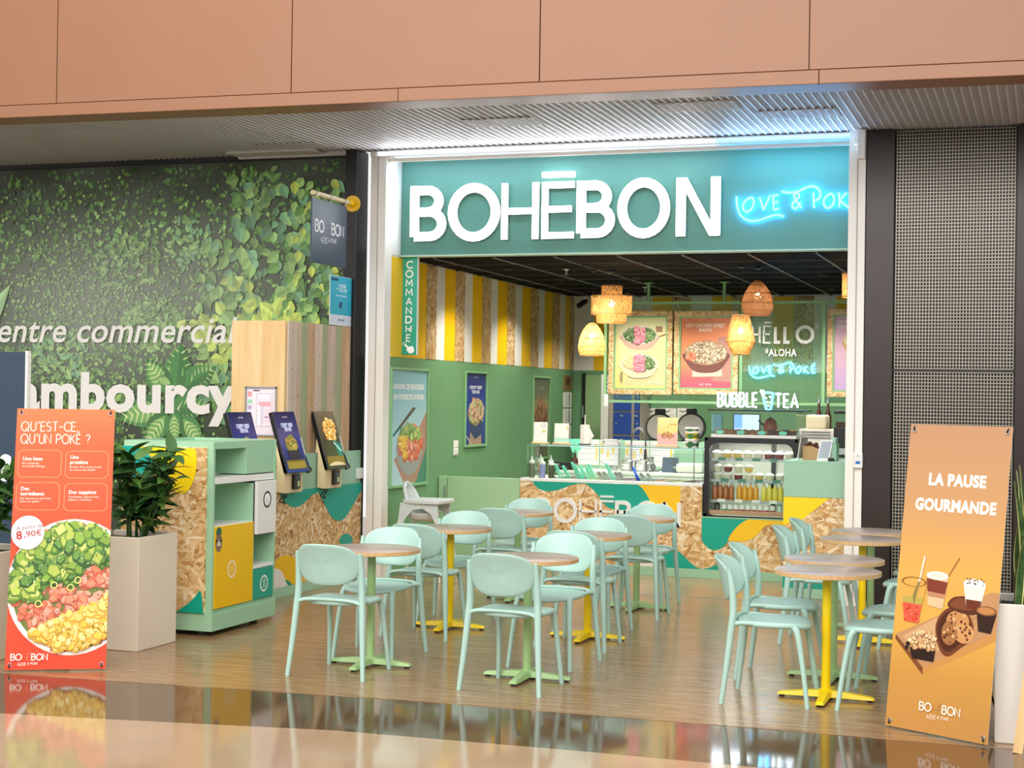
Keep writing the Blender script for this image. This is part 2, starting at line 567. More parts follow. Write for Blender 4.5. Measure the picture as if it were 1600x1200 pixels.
def ribbon(line, th):
    """outline of a stroke of constant width with mitred corners and square ends"""
    pts = [Vector(p) for p in line]
    closed = (pts[0] - pts[-1]).length < 1e-6 and len(pts) > 3
    if closed:
        pts = pts[:-1]
    n = len(pts)
    L, Rr = [], []
    for i, p in enumerate(pts):
        a = pts[i - 1] if (i > 0 or closed) else None
        b = pts[(i + 1) % n] if (i < n - 1 or closed) else None
        d0 = (p - a).normalized() if a is not None else None
        d1 = (b - p).normalized() if b is not None else None
        d0 = d0 or d1
        d1 = d1 or d0
        n0, n1 = Vector((-d0.y, d0.x)), Vector((-d1.y, d1.x))
        m = (n0 + n1)
        m = m.normalized() if m.length > 1e-4 else n0
        dt = m.dot(n0)
        k = 1.0 / dt if dt > 0.6 else 1.5       # very sharp corners are cut off
        L.append(p + m * (th / 2 * k))
        Rr.append(p - m * (th / 2 * k))
    return L, Rr, closed

def solid_stroke(mb, line, th, fr, ox, oy, d0, d1, m=0):
    L, Rr, closed = ribbon(line, th)
    n = len(L)
    for i in range(n if closed else n - 1):
        j = (i + 1) % n
        q = [L[i], L[j], Rr[j], Rr[i]]
        vs = [fr.p(ox + p.x, oy + p.y, d) for d in (d0, d1) for p in q]
        fs = [(4, 7, 6, 5), (0, 1, 2, 3), (0, 4, 5, 1), (2, 6, 7, 3)]
        if not closed and i == 0:
            fs.append((0, 3, 7, 4))
        if not closed and j == n - 1:
            fs.append((1, 5, 6, 2))
        mb.add(vs, fs, m)

_text_cache = {}
def text_shape(body, bold=0.0, shear=0.0):
    key = (body, bold, shear)
    if key not in _text_cache:
        cu = bpy.data.curves.new('text', 'FONT')
        cu.body, cu.size, cu.offset, cu.shear, cu.resolution_u = body, 1.0, bold, shear, 3
        cu.space_character = 1 + 1.6 * bold
        ob = bpy.data.objects.new('text', cu)
        me = bpy.data.meshes.new_from_object(ob)
        vs = [(v.co.x, v.co.y) for v in me.vertices]
        fs = [tuple(p.vertices) for p in me.polygons]
        bpy.data.meshes.remove(me)
        bpy.data.objects.remove(ob)
        bpy.data.curves.remove(cu)
        x0 = min(v[0] for v in vs)
        x1 = max(v[0] for v in vs)
        _text_cache[key] = ([((x - x0), y) for x, y in vs], fs, x1 - x0)
    return _text_cache[key]
CAP = 0.70      # capital height of the built-in font at size one

class Print:
    """flat print in layers: each new shape lies a hair above the one before"""
    def __init__(s, fr, lift=0.0012, clip=None, step=0.00025):
        s.fr, s.d, s.clip, s.step = fr, lift, clip, step
        s.v, s.f, s.c = [], [], []
    def _clip(s, pts):
        if not s.clip:
            return pts
        x0, y0, x1, y1 = s.clip
        for ax, val, sg in ((0, x0, 1), (0, x1, -1), (1, y0, 1), (1, y1, -1)):
            out = []
            for i in range(len(pts)):
                a, b = pts[i - 1], pts[i]
                da, db = (a[ax] - val) * sg, (b[ax] - val) * sg
                if (da >= 0) != (db >= 0):
                    t = da / (da - db)
                    out.append((a[0] + (b[0] - a[0]) * t, a[1] + (b[1] - a[1]) * t))
                if db >= 0:
                    out.append(b)
            pts = out
            if len(pts) < 3:
                return []
        return pts
    def poly(s, pts, c, up=True):
        pts = s._clip([tuple(p) for p in pts])
        if len(pts) < 3:
            return s
        a = sum(pts[i][0] * pts[(i + 1) % len(pts)][1] - pts[(i + 1) % len(pts)][0] * pts[i][1] for i in range(len(pts)))
        if a < 0:
            pts = pts[::-1]
        b = len(s.v)
        s.v.extend([tuple(s.fr.p(x, y, s.d)) for x, y in pts])
        s.f.append(tuple(range(b, b + len(pts))))
        cc = hexc(c) if isinstance(c, str) else c
        s.c.append([cc] * len(pts))
        if up:
            s.d += s.step
        return s
    def grad(s, x0, y0, x1, y1, stops):
        """a printed background blending upwards through (fraction, colour) stops"""
        for (t0, c0), (t1, c1) in zip(stops, stops[1:]):
            ya, yb = y0 + (y1 - y0) * t0, y0 + (y1 - y0) * t1
            b = len(s.v)
            s.v.extend([tuple(s.fr.p(x, y, s.d)) for x, y in ((x0, ya), (x1, ya), (x1, yb), (x0, yb))])
            s.f.append((b, b + 1, b + 2, b + 3))
            a0, a1 = hexc(c0), hexc(c1)
            s.c.append([a0, a0, a1, a1])
        s.d += s.step
        return s
    def rect(s, x0, y0, x1, y1, c):
        return s.poly([(x0, y0), (x1, y0), (x1, y1), (x0, y1)], c)
    def circ(s, cx, cy, r, c, ry=None, n=28, a=0.0, up=True):
        ry = r if ry is None else ry
        ca, sa = math.cos(a), math.sin(a)
        return s.poly([(cx + r * math.cos(w) * ca - ry * math.sin(w) * sa, cy + r * math.cos(w) * sa + ry * math.sin(w) * ca)
                       for w in (2 * PI * i / n for i in range(n))], c, up)
    def ring(s, cx, cy, r, th, c, n=28, ry=None):
        ry = r if ry is None else ry
        for i in range(n):
            w0, w1 = 2 * PI * i / n, 2 * PI * (i + 1) / n
            k = 1 - th / r
            s.poly([(cx + r * math.cos(w0), cy + ry * math.sin(w0)), (cx + r * math.cos(w1), cy + ry * math.sin(w1)),
                    (cx + k * r * math.cos(w1), cy + k * ry * math.sin(w1)), (cx + k * r * math.cos(w0), cy + k * ry * math.sin(w0))], c, False)
        s.d += s.step
        return s
    def line(s, pts, th, c):
        L, Rr, closed = ribbon(pts, th)
        n = len(L)
        for i in range(n if closed else n - 1):
            j = (i + 1) % n
            s.poly([tuple(L[i]), tuple(L[j]), tuple(Rr[j]), tuple(Rr[i])], c, False)
        s.d += s.step
        return s
    def strokes(s, text, x, y, h, th, c, width=None, gap=0.22, mid=False):
        gl, tot = layout(text, h, gap, width)
        if mid:
            x -= tot / 2
        for g in gl:
            for ln in g:
                L, Rr, closed = ribbon([(x + a, y + b) for a, b in ln], th)
                n = len(L)
                for i in range(n if closed else n - 1):
                    j = (i + 1) % n
                    s.poly([tuple(L[i]), tuple(L[j]), tuple(Rr[j]), tuple(Rr[i])], c, False)
        s.d += s.step
        return s
    def text(s, body, x, y, h, c, width=None, bold=0.0, shear=0.0, mid=False, rot=0.0):
        vs, fs, w = text_shape(body, bold, shear)
        ky = h / CAP
        kx = (width / w) if width else ky
        if mid:
            x -= w * kx / 2
        cr, sr = math.cos(rot), math.sin(rot)
        cc = hexc(c)
        for f in fs:
            pts = [(vs[i][0] * kx, vs[i][1] * ky) for i in f]
            s.poly([(x + a * cr - b * sr, y + a * sr + b * cr) for a, b in pts], cc, False)
        s.d += s.step
        return s
    def build(s, name, parent=None, mat=None, world=True):
        me = bpy.data.meshes.new(name)
        me.from_pydata(s.v, [], s.f)
        me.materials.append(mat or PRINT)
        at_ = me.color_attributes.new('Col', 'FLOAT_COLOR', 'CORNER')
        buf = []
        for cs in s.c:
            for q in cs:
                buf.extend(q)
        at_.data.foreach_set('color', buf)
        me.update()
        o = bpy.data.objects.new(name, me)
        return finish(o, parent, world, me)

STRAW = ['8d5c2e', 'a9763f', 'b9884d', 'c79a5e', 'd2a86c', 'dcb67c', 'e6c590', 'efd5a6', 'f6e3bf']
def flakes(parent, fr, x0, y0, x1, y1, seed, dens=1150, L=.105, dim=1.0):
    """the pressed wood strands of a strand board: thin chips lying in all directions"""
    r = random.Random(seed)
    P = Print(fr, lift=.0004, clip=(x0, y0, x1, y1), step=0)
    n = int((x1 - x0) * (y1 - y0) * dens)
    for i in range(n):
        x, y = r.uniform(x0, x1), r.uniform(y0, y1)
        l, w = L * r.uniform(.35, 1.25) / 2, L * r.uniform(.10, .30) / 2
        a = r.gauss(.15, .75) if r.random() < .6 else r.uniform(0, PI)
        ca, sa = math.cos(a), math.sin(a)
        pts = [(-l, -w * r.uniform(.3, 1)), (-l * r.uniform(.1, .5), -w), (l * r.uniform(.5, .9), -w * r.uniform(.6, 1)), (l, w * r.uniform(-.4, .5)), (l * r.uniform(.2, .8), w), (-l * r.uniform(.4, .95), w * r.uniform(.5, 1))]
        k = i / n
        c = jitter(STRAW[min(8, max(0, int(r.gauss(4.0 + 2.6 * k, 1.7))))], .07, r)
        P.poly([(x + p * ca - q * sa, y + p * sa + q * ca) for p, q in pts], (c[0] * dim, c[1] * dim, c[2] * dim, 1), False)
        P.d += 1.6e-6
    o = P.build('wood_strand', parent)
    return stuff(o)

def jitter(c, amt=0.12, r=R):
    q = hexc(c)
    k = 1 + r.uniform(-amt, amt)
    return (q[0] * k, q[1] * k, q[2] * k * (1 + r.uniform(-amt, amt) * 0.4), 1)

def food(P, cx, cy, rx, ry, colors, n, size, inside=None, r=R, ang=None):
    """printed food: a heap of chopped pieces inside an ellipse"""
    for _ in range(n):
        for _try in range(40):
            a, b = r.uniform(-1, 1), r.uniform(-1, 1)
            if a * a + b * b > 1:
                continue
            x, y = cx + a * rx, cy + b * ry
            if inside is None or inside(x, y):
                break
        else:
            continue
        k = r.randint(4, 6)
        w0 = r.uniform(0, 6.3) if ang is None else ang + r.uniform(-.3, .3)
        st = r.uniform(.55, .9)
        s0 = size * r.uniform(.65, 1.2)
        c = r.choice(colors)
        def shp(sc, dx=0, dy=0):
            ca, sa = math.cos(w0), math.sin(w0)
            pts = []
            for i in range(k):
                w = 2 * PI * i / k + .4
                px, py = s0 * sc * math.cos(w), s0 * sc * st * math.sin(w)
                pts.append((x + dx + px * ca - py * sa, y + dy + px * sa + py * ca))
            return pts
        P.poly(shp(1.1, 0, -size * .12), jitter(c[0], .15, r), False)
        P.d += 8e-6
        P.poly(shp(.85, 0, size * .06), jitter(c[1], .12, r), False)
        P.d += 8e-6

# ================================================================ THE SETTING
YF, XL, YB, ZC, ZS = 13.35, -5.83, 19.45, 3.0, 3.965   # shopfront, left wall, back wall, shop ceiling, soffit
fl = MB()
fl.prism([(-13, 7.5), (-5.22, 7.96), (-3.13, 8.125), (-.79, 8.14), (4, 8.2), (4, 20), (-13, 20)], flat(0), -.06, 0)
structure(fl.build('floor', VINYL))
mall = MB().box(-16, -4, -.08, 8, 8.25, -.012).build('floor', GROUT)
structure(mall)
tile_mesh = {}
def mall_tile(x0, x1, ya, yb, mat):
    """polished tile; ya and yb are the far edge heights at its two sides"""
    g = .0004
    m = MB().prism([(x0 + g, yb[0] + g), (x1 - g, yb[1] + g), (x1 - g, ya[1] - g), (x0 + g, ya[0] - g)], flat(0), -.012, -.002)
    m.build('tile', mat, mall, bevel=0)
def edge_y(x):
    pts = [(-13, 7.5), (-5.22, 7.96), (-3.13, 8.125), (-.79, 8.14), (4, 8.2)]
    for (a, b), (c, d) in zip(pts, pts[1:]):
        if a <= x <= c:
            return b + (d - b) * (x - a) / (c - a)
    return pts[-1][1]
def band_y(x):
    pts = [(-13, 6.4), (-5.15, 6.89), (-3.85, 7.23), (-2.3, 7.28), (4, 7.28)]
    for (a, b), (c, d) in zip(pts, pts[1:]):
        if a <= x <= c:
            return b + (d - b) * (x - a) / (c - a)
    return pts[-1][1]
xs = [-9.4, -8.2, -7.0, -5.8, -4.6, -3.4, -2.2, -1.0, .2, 1.4]
for a, b in zip(xs, xs[1:]):
    mall_tile(a, b, (edge_y(a) - .004, edge_y(b) - .004), (band_y(a), band_y(b)), TILE_DARK)
    mall_tile(a, b, (band_y(a), band_y(b)), (5.9, 5.9), TILE_LIGHT)
    mall_tile(a, b, (5.9, 5.9), (4.7, 4.7), TILE_LIGHT)
structure(box_obj('trim_1', (XL, YF - .06, 0, -1.5, YF - .03, .004), STEEL))

# bulkhead above the passage: copper panels, seams 1-2 mm wide, with a lip along the bottom
ang = math.atan2(.33, 8.1)
bulk = Fr((-8.1, 10.82, 0), (math.cos(ang), math.sin(ang), 0), (0, 0, 1))
bk = MB().slab(bulk, -5, 3.93, 13, 6.6, -.30, -.03).build('wall_front', COPPER)
structure(bk)
seams = [-5, -3.2, -1.35, .43, 2.51, 4.51, 6.48, 8.5, 10.5, 13]
for a, b in zip(seams, seams[1:]):
    MB().slab(bulk, a + .004, 4.035, b - .004, 6.6, -.03, 0).build('panel', COPPER, bk, bevel=.002)
lips = [-5, -2.6, 3.4, 6.55, 13]
for a, b in zip(lips, lips[1:]):
    MB().slab(bulk, a + .002, 3.93, b - .002, 4.028, -.03, .012).build('lip', COPPER, bk, bevel=.004)

# metal grid soffit between bulkhead and shopfront
sof = box_obj('ceiling', (-13, 11.35, ZS + .09, 4, 13.5, ZS + .15), DARK_VOID)
structure(sof)
ribs = MB()
x = -12.6
while x < 2.5:
    ribs.box(x, 10.88 + (x + 8.1) * .0408 + .06, ZS, x + .012, 13.42, ZS + .055)
    x += .062
stuff(ribs.build('grid_rib', GREY_SOFFIT, sof))
sl = MB()
y = 10.80
while y < 13.42:
    xr = min(2.5, (y - 10.94) / .0408 - 8.1)      # the bulkhead runs at a slight angle
    if xr > -12.5:
        sl.box(-12.6, y, ZS + .008, xr, y + .010, ZS + .05)
    y += .03
stuff(sl.build('grid_slat', GREY_SOFFIT, sof))
# lay-in modules a little out of line, as the soffit has been opened and closed again
for mx, my, dz in ((-6.9, 12.75, .0), (-4.6, 12.0, -.006), (-2.9, 11.7, -.005), (-8.3, 11.6, -.004), (-2.2, 12.2, -.006)):
    m = MB()
    for i in range(10):
        m.box(mx + i * .062 + .03, my, ZS + dz, mx + i * .062 + .042, my + .34, ZS + .03)
    for i in range(9):
        m.box(mx, my + i * .042, ZS + dz, mx + .62, my + i * .042 + .012, ZS + .03)
    m.build('grid_module', GREY_SOFFIT, sof)
m = MB().box(-7.35, 13.05, ZS - .02, -6.45, 13.3, ZS + .01)
m.box(-7.35, 13.28, ZS - .035, -6.2, 13.33, ZS + .02)
m.build('access_tray', GREY_SOFFIT, sof, bevel=.004)

# shopfront posts
GROOVE = paint('post_groove', 'b9ad9f', .6, spec=.1)
def post(name, x0, x1, y0, y1, mat, z1=ZS, extra=None):
    m = MB().box(x0, y0, 0, x1, y1, z1)
    o = structure(m.build(name, mat, None, bevel=.004))
    return o
p = post('trim_2', -5.985, -5.83, YF - .02, YF + .14, WHITE_METAL)
MB().box(-5.91, YF - .03, 0, -5.905, YF - .0205, ZS).build('groove_strip', GROOVE, p)
p = post('trim_3', -1.605, -1.465, YF - .08, YF + .14, WHITE_METAL, ZS + .04)
MB().box(-1.535, YF - .088, 0, -1.528, YF - .0805, ZS).build('groove_strip', GROOVE, p)
MB().box(-1.53, YF - .16, 3.72, -1.466, YF - .082, 3.96).build('shutter_bracket', WHITE_METAL, p, bevel=.004)
MB().box(-1.56, YF - .14, 3.84, -1.53, YF - .082, 3.90).build('bracket_arm', WHITE_METAL, p, bevel=.004)
post('trim_4', -6.18, -6.065, YF - .16, YF + .1, DARK_METAL)
post('trim_5', -1.46, -1.23, YF - .08, YF + .2, BRONZE, ZS - .0)
post('trim_6', -.265, .5, YF - .08, YF + .2, BRONZE, ZS)
# shutter guide above the opening: two white profiles with an LED strip between them
structure(MB().box(-5.985, YF - .04, 3.905, -1.44, YF + .05, 3.963).build('trim_7', WHITE_METAL, None, bevel=.006))
structure(MB().box(-5.83, YF + .02, 3.865, -1.605, YF + .07, 3.895).build('trim_8', WHITE_METAL, None, bevel=.006))
led = thing('led_strip', 'thin cool white light strip along the top edge of the green shop header', 'light', (-3.7, YF + .12, 3.87))
box_obj('diffuser', (-5.80, YF + .10, 3.885, -2.75, YF + .15, 3.90), LED, led)
box_obj('diffuser', (-2.74, YF + .10, 3.885, -1.52, YF + .15, 3.90), LED_BLUE, led)['label'] = 'blue lit end of the strip'
box_obj('rail', (-5.81, YF + .09, 3.90, -1.51, YF + .16, 3.96), WHITE_METAL, led)
area_lamp('header_led_lamp', (-4.3, YF + .0, 3.80), (-4.3, YF + .4, 3.3), 2.9, .06, 5, (.82, .9, 1.0))
area_lamp('header_blue_led_lamp', (-2.1, YF + .0, 3.80), (-2.1, YF + .4, 3.45), 1.0, .06, 3.5, (.35, .75, 1.0))

led2 = thing('led_strip', 'bluish light line along the soffit edge above the white shutter guide', 'light', (-3.7, YF - .05, 3.93))
box_obj('diffuser', (-5.90, YF - .052, 3.93, -2.75, YF - .042, 3.945), LED, led2)
box_obj('diffuser', (-2.74, YF - .052, 3.93, -1.50, YF - .042, 3.945), LED_BLUE, led2)['label'] = 'blue lit end of the strip'
box_obj('rail', (-5.91, YF - .056, 3.945, -1.49, YF - .0405, 3.96), WHITE_METAL, led2)
area_lamp('soffit_led_lamp', (-4.3, YF - .12, 3.82), (-4.3, YF - .9, 4.3), 3.0, .06, 10, (.86, .9, 1.0))
area_lamp('soffit_blue_led_lamp', (-2.1, YF - .12, 3.82), (-2.1, YF - .9, 4.3), 1.1, .06, 5, (.4, .65, 1.0))

# dark pillar on the right with its wire grid
pil = structure(box_obj('wall_right', (-1.23, YF + .02, 0, -.265, YF + .3, ZS), DARK_METAL))
g = MB()
def wires(g, x0, x1, z0, z1, Y, pitch=.0245, t=.006):
    n = int(round((x1 - x0) / pitch))
    for i in range(n + 1):
        xx = x0 + (x1 - x0) * i / n
        g.box(xx - t / 2, Y, z0, xx + t / 2, Y + .006, z1)
    n = int(round((z1 - z0) / .0285))
    for i in range(n + 1):
        zz = z0 + (z1 - z0) * i / n
        g.box(x0, Y - .005, zz - t / 2, x1, Y + .002, zz + t / 2)
wires(g, -1.215, -.28, 1.985, ZS - .02, YF - .05)
stuff(g.build('wire_grid', GRID_WIRE, pil))
g = MB()
wires(g, -1.215, -.28, .05, 1.955, YF - .05)
stuff(g.build('wire_grid', GRID_WIRE, pil))
box_obj('joint_bar', (-1.23, YF - .06, 1.96, -.265, YF - .03, 1.98), DARK_METAL, pil)

YH, HB = 13.70, 3.022
# header over the opening with its return on the left
hd = structure(box_obj('wall_header', (-5.83, YH, HB, -.9, YH + .12, 4.02), HEADER))
structure(box_obj('wall_reveal', (-5.95, YF + .14, 3.02, -5.83, YH, 3.97), WHITE))
structure(box_obj('trim_9', (-5.83, YH - .02, HB - .012, -.9, YH + .12, HB + .002), paint('pale_edge', 'b9d3bd', .5)))

# shop walls
wl = structure(box_obj('wall_left', (-6.0, YF + .14, 0, XL, YB + .2, 2.06), GREEN_WALL))
up = structure(box_obj('wall_left_upper', (-6.0, YF + .14, 2.06, XL - .012, YB + .2, 3.03), WHITE))
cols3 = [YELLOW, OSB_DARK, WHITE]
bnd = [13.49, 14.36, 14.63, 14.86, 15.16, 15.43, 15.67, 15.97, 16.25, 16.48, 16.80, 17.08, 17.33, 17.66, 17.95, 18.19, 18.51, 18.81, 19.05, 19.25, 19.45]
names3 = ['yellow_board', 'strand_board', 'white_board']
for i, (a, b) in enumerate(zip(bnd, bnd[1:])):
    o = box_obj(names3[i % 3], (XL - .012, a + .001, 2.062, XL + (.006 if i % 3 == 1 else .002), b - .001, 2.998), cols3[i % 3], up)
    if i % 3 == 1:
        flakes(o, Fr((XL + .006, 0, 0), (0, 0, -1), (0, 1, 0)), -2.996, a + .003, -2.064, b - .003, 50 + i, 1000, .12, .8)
wb = structure(box_obj('wall_back', (-6.0, YB, 0, 1.0, YB + .2, 2.055), GREEN_WALL))
ub = structure(box_obj('wall_back_upper', (-6.0, YB + .012, 2.055, 1.0, YB + .2, 3.03), WHITE))
xb = XL + .0
seq = [(.24, 2), (.26, 0), (.25, 1), (.27, 2)]
wd = [.25, .25, .27]
k = 2
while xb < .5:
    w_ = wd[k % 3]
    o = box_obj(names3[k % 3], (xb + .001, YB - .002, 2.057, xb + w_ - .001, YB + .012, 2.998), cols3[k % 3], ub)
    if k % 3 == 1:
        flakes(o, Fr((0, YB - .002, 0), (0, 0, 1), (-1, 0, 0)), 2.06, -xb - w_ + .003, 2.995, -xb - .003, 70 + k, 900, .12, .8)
    xb += w_
    k += 1
structure(box_obj('wall_right_inner', (.0, 13.83, 0, .2, YB, 3.03), GREEN_WALL))
# black tile ceiling in an exposed grid
ic = structure(box_obj('ceiling', (-6.0, 13.8, ZC + .03, .2, YB + .2, ZC + .10), BLACK))
gx = [-5.83] + [-5.54 + .6 * i for i in range(10)]
gy = [13.83] + [14.52 + .66 * i for i in range(8)]
for i in range(len(gx) - 1):
    for j in range(len(gy) - 1):
        if gy[j] > YB:
            continue
        box_obj('ceiling_tile', (gx[i] + .012, gy[j] + .012, ZC + .004, gx[i + 1] - .012, min(gy[j + 1], YB) - .012, ZC + .02), BLACK_TILE, ic)
for xx in gx[1:]:
    box_obj('grid_bar', (xx - .011, 13.83, ZC - .004, xx + .011, YB, ZC + .03), TBAR, ic)
for yy in gy[1:]:
    if yy < YB:
        box_obj('grid_bar', (-5.83, yy - .008, ZC - .003, .0, yy + .008, ZC + .03), paint('dim_grid_bar', '3d3b44', .4) if yy == gy[1] else bpy.data.materials['dim_grid_bar'], ic)
# hoarding wall carrying the mural, and walls out of view on both sides
structure(box_obj('wall_hoarding', (-13, YF + .0, 0, -6.18, YF + .2, ZS + .1), paint('hoarding', '3b3a34', .7)))
structure(box_obj('baseboard_left', (XL, YF + .14, 0, XL + .012, 14.75, .08), GREEN_WALL))

# recessed downlights, sprinkler heads and a camera on the ceiling
def downlight(x, y, label, power=75, colr=(1.0, .93, .82)):
    t = thing('downlight', label, 'light', (x, y, ZC), 'recessed downlights in the black ceiling')
    MB().lathe([(.032, -.008), (.045, -.008), (.045, .004), (.032, .004), (.032, -.008)], (x, y, ZC - .001), 18).build('trim_ring', BLACK, t, smooth=40)
    MB().lathe([(1e-5, 0), (.032, 0)], (x, y, ZC - .002), 18).build('lens', SPOT, t)
    d = bpy.data.lights.new('downlight_lamp', 'SPOT')
    d.energy, d.spot_size, d.spot_blend, d.shadow_soft_size, d.color = power, 2.2, .7, .05, colr
    o = bpy.data.objects.new('downlight_lamp', d)
    COL.objects.link(o)
    o.location = (x, y, ZC - .03)
    return t
spots = [(-5.2, 15.0), (-4.3, 14.7), (-3.3, 14.7), (-2.3, 14.6), (-5.2, 16.8), (-4.2, 16.3), (-3.2, 16.3), (-2.2, 16.2), (-1.1, 15.6), (-4.9, 18.5), (-3.7, 18.4), (-2.4, 18.4), (-1.0, 18.0)]
for x, y in spots:
    row = 'front' if y < 15.2 else 'middle' if y < 17 else 'back'
    nth = [q for q in sorted(spots) if (q[1] < 15.2) == (y < 15.2) and (q[1] < 17) == (y < 17)].index((x, y))
    downlight(x, y, 'round downlight in the %s row of the black ceiling, %s from the striped wall' % (row, ('nearest', 'second', 'third', 'fourth', 'fifth')[nth]))
def sprinkler(x, y, label):
    t = thing('sprinkler_head', label, 'sprinkler', (x, y, ZC), 'small white sprinkler heads under the black ceiling')
    MB().lathe([(.03, 0), (.035, -.008), (.02, -.012), (.008, -.02), (.008, -.05), (.012, -.055)], (x, y, ZC), 12).build('body', WHITE, t, smooth=40)
    MB().lathe([(1e-5, -.066), (.022, -.064), (.022, -.06), (1e-5, -.058)], (x, y, ZC), 12).build('deflector', STEEL, t)
sprinkler(*(-4.617,15.108), 'white sprinkler head left of the rattan lamps, nearest the header')
sprinkler(*(-4.44,17.656), 'white sprinkler head above the left hanging menu board')
cm = thing('security_camera', 'tiny black security camera in the corner above the striped wall', 'camera', (-5.62, 19.2, ZC))
MB().lathe([(.03, 0), (.03, -.02), (.012, -.03), (.012, -.05)], (-5.62, 19.2, ZC), 12).build('mount', WHITE, cm, smooth=40)
MB().cyl((-5.61, 19.22, ZC - .06), (-5.66, 19.08, ZC - .13), .032, .035, 12).build('housing', BLACK, cm, smooth=40)

# ================================================================ THE MURAL HOARDING ON THE LEFT
def wrinkle(x, z):
    return .012 * math.sin(2.1 * x + .9 * z) * math.sin(1.3 * z + .4) + .02 * math.exp(-((z - 3.75) / .2) ** 2) * math.cos(5.2 * x)
mural = thing('mural_banner', 'huge leafy green printed banner with white lettering on the hoarding left of the shop', 'banner', (-8.5, YF, 0))
MURAL_MAT = printed('mural_print', .38, .5)
class MuralPrint(Print):
    def build(s, name, parent=None, mat=None, world=True):
        s.v = [(x, y - wrinkle(x, z), z) for x, y, z in s.v]
        return Print.build(s, name, parent, mat, world)
mp = MuralPrint(front(YF - .035), lift=0)
x0, x1, z0, z1 = -12.5, -6.185, .05, 3.91
NX, NZ = 84, 52
rm = random.Random(3)
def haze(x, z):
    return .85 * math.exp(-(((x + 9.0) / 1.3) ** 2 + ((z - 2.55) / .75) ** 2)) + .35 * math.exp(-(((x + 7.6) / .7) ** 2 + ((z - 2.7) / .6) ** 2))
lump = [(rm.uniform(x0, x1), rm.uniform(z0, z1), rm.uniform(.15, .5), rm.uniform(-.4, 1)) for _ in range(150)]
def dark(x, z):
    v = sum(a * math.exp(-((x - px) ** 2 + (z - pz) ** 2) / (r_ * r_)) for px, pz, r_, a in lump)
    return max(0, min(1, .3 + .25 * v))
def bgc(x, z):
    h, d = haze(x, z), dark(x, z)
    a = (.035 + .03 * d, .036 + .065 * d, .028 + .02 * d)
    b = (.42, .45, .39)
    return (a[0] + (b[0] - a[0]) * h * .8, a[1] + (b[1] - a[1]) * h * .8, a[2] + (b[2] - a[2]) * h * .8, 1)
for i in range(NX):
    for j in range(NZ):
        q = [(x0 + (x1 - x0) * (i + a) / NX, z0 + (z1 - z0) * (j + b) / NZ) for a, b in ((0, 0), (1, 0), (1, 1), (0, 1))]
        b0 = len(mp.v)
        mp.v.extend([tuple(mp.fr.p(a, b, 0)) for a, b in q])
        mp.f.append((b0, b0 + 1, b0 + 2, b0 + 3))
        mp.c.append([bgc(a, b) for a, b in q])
def leaf(P, x, z, L, W, a, c, d, vein=None, n=5):
    """one printed leaf: pointed outline, one half lighter than the other"""
    ca, sa = math.cos(a), math.sin(a)
    up_, dn = [], []
    for i in range(n + 1):
        t = i / n
        w = W * math.sin(PI * min(1, t ** .8)) * (1 - .25 * t)
        up_.append((t * L, w))
        dn.append((t * L, -w))
    tr = lambda p: (x + p[0] * ca - p[1] * sa, z + p[0] * sa + p[1] * ca)
    P.d = d
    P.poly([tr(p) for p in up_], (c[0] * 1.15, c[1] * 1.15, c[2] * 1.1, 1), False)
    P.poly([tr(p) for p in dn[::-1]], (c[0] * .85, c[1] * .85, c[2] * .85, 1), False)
    if vein:
        P.d = d + .0002
        P.poly([tr((L * (.08 + .8 * i / 10), W * .55 * math.sin(PI * i / 10))) for i in range(11)] + [tr((L * (.88 - .8 * i / 10), -W * .55 * math.sin(PI * i / 10))) for i in range(1, 10)], (c[0] * 2.6, c[1] * 1.9, c[2] * 1.8, 1), False)
        P.d = d + .0004
        for t in (.18, .3, .42, .54, .66, .78):
            for sg in (1, -1):
                w = W * math.sin(PI * t ** .8) * .75
                P.poly([tr((t * L, 0)), tr((t * L + .05 * L, 0)), tr((t * L + .16 * L, sg * w))], vein, False)
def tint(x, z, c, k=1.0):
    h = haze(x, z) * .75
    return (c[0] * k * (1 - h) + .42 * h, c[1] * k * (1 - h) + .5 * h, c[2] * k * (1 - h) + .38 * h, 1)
G_DARK, G_MID, G_LT, G_YEL, G_BLUE = hexc('3c5c2e'), hexc('679a48'), hexc('9cc874'), hexc('d2e86a'), hexc('7fb88a')
def scatter(n, bx, L, W, cols, dd, hang=True):
    for _ in range(n):
        x, z = rm.uniform(bx[0], bx[2]), rm.uniform(bx[1], bx[3])
        x, z = max(x0 + .1, min(x1 - .12, x)), max(z0, min(z1 - .03, z))
        c = rm.choice(cols)
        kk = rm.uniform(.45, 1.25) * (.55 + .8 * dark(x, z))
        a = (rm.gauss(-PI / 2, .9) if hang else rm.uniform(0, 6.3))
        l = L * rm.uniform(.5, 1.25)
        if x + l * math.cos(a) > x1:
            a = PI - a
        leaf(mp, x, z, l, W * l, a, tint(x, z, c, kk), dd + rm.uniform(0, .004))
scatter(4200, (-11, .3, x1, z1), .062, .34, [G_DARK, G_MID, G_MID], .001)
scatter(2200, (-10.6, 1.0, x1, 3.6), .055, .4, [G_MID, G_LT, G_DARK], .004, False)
# small round light specks of foliage
for _ in range(2000):
    x, z = rm.gauss(-9.0, .9), rm.gauss(2.45, .6)
    if x0 < x < x1 - .05 and z < z1 - .1:
        mp.d = .007
        k = rm.uniform(.5, 1.2)
        mp.circ(x, z, rm.uniform(.006, .02), tint(x, z, G_LT, k), n=6, up=False)
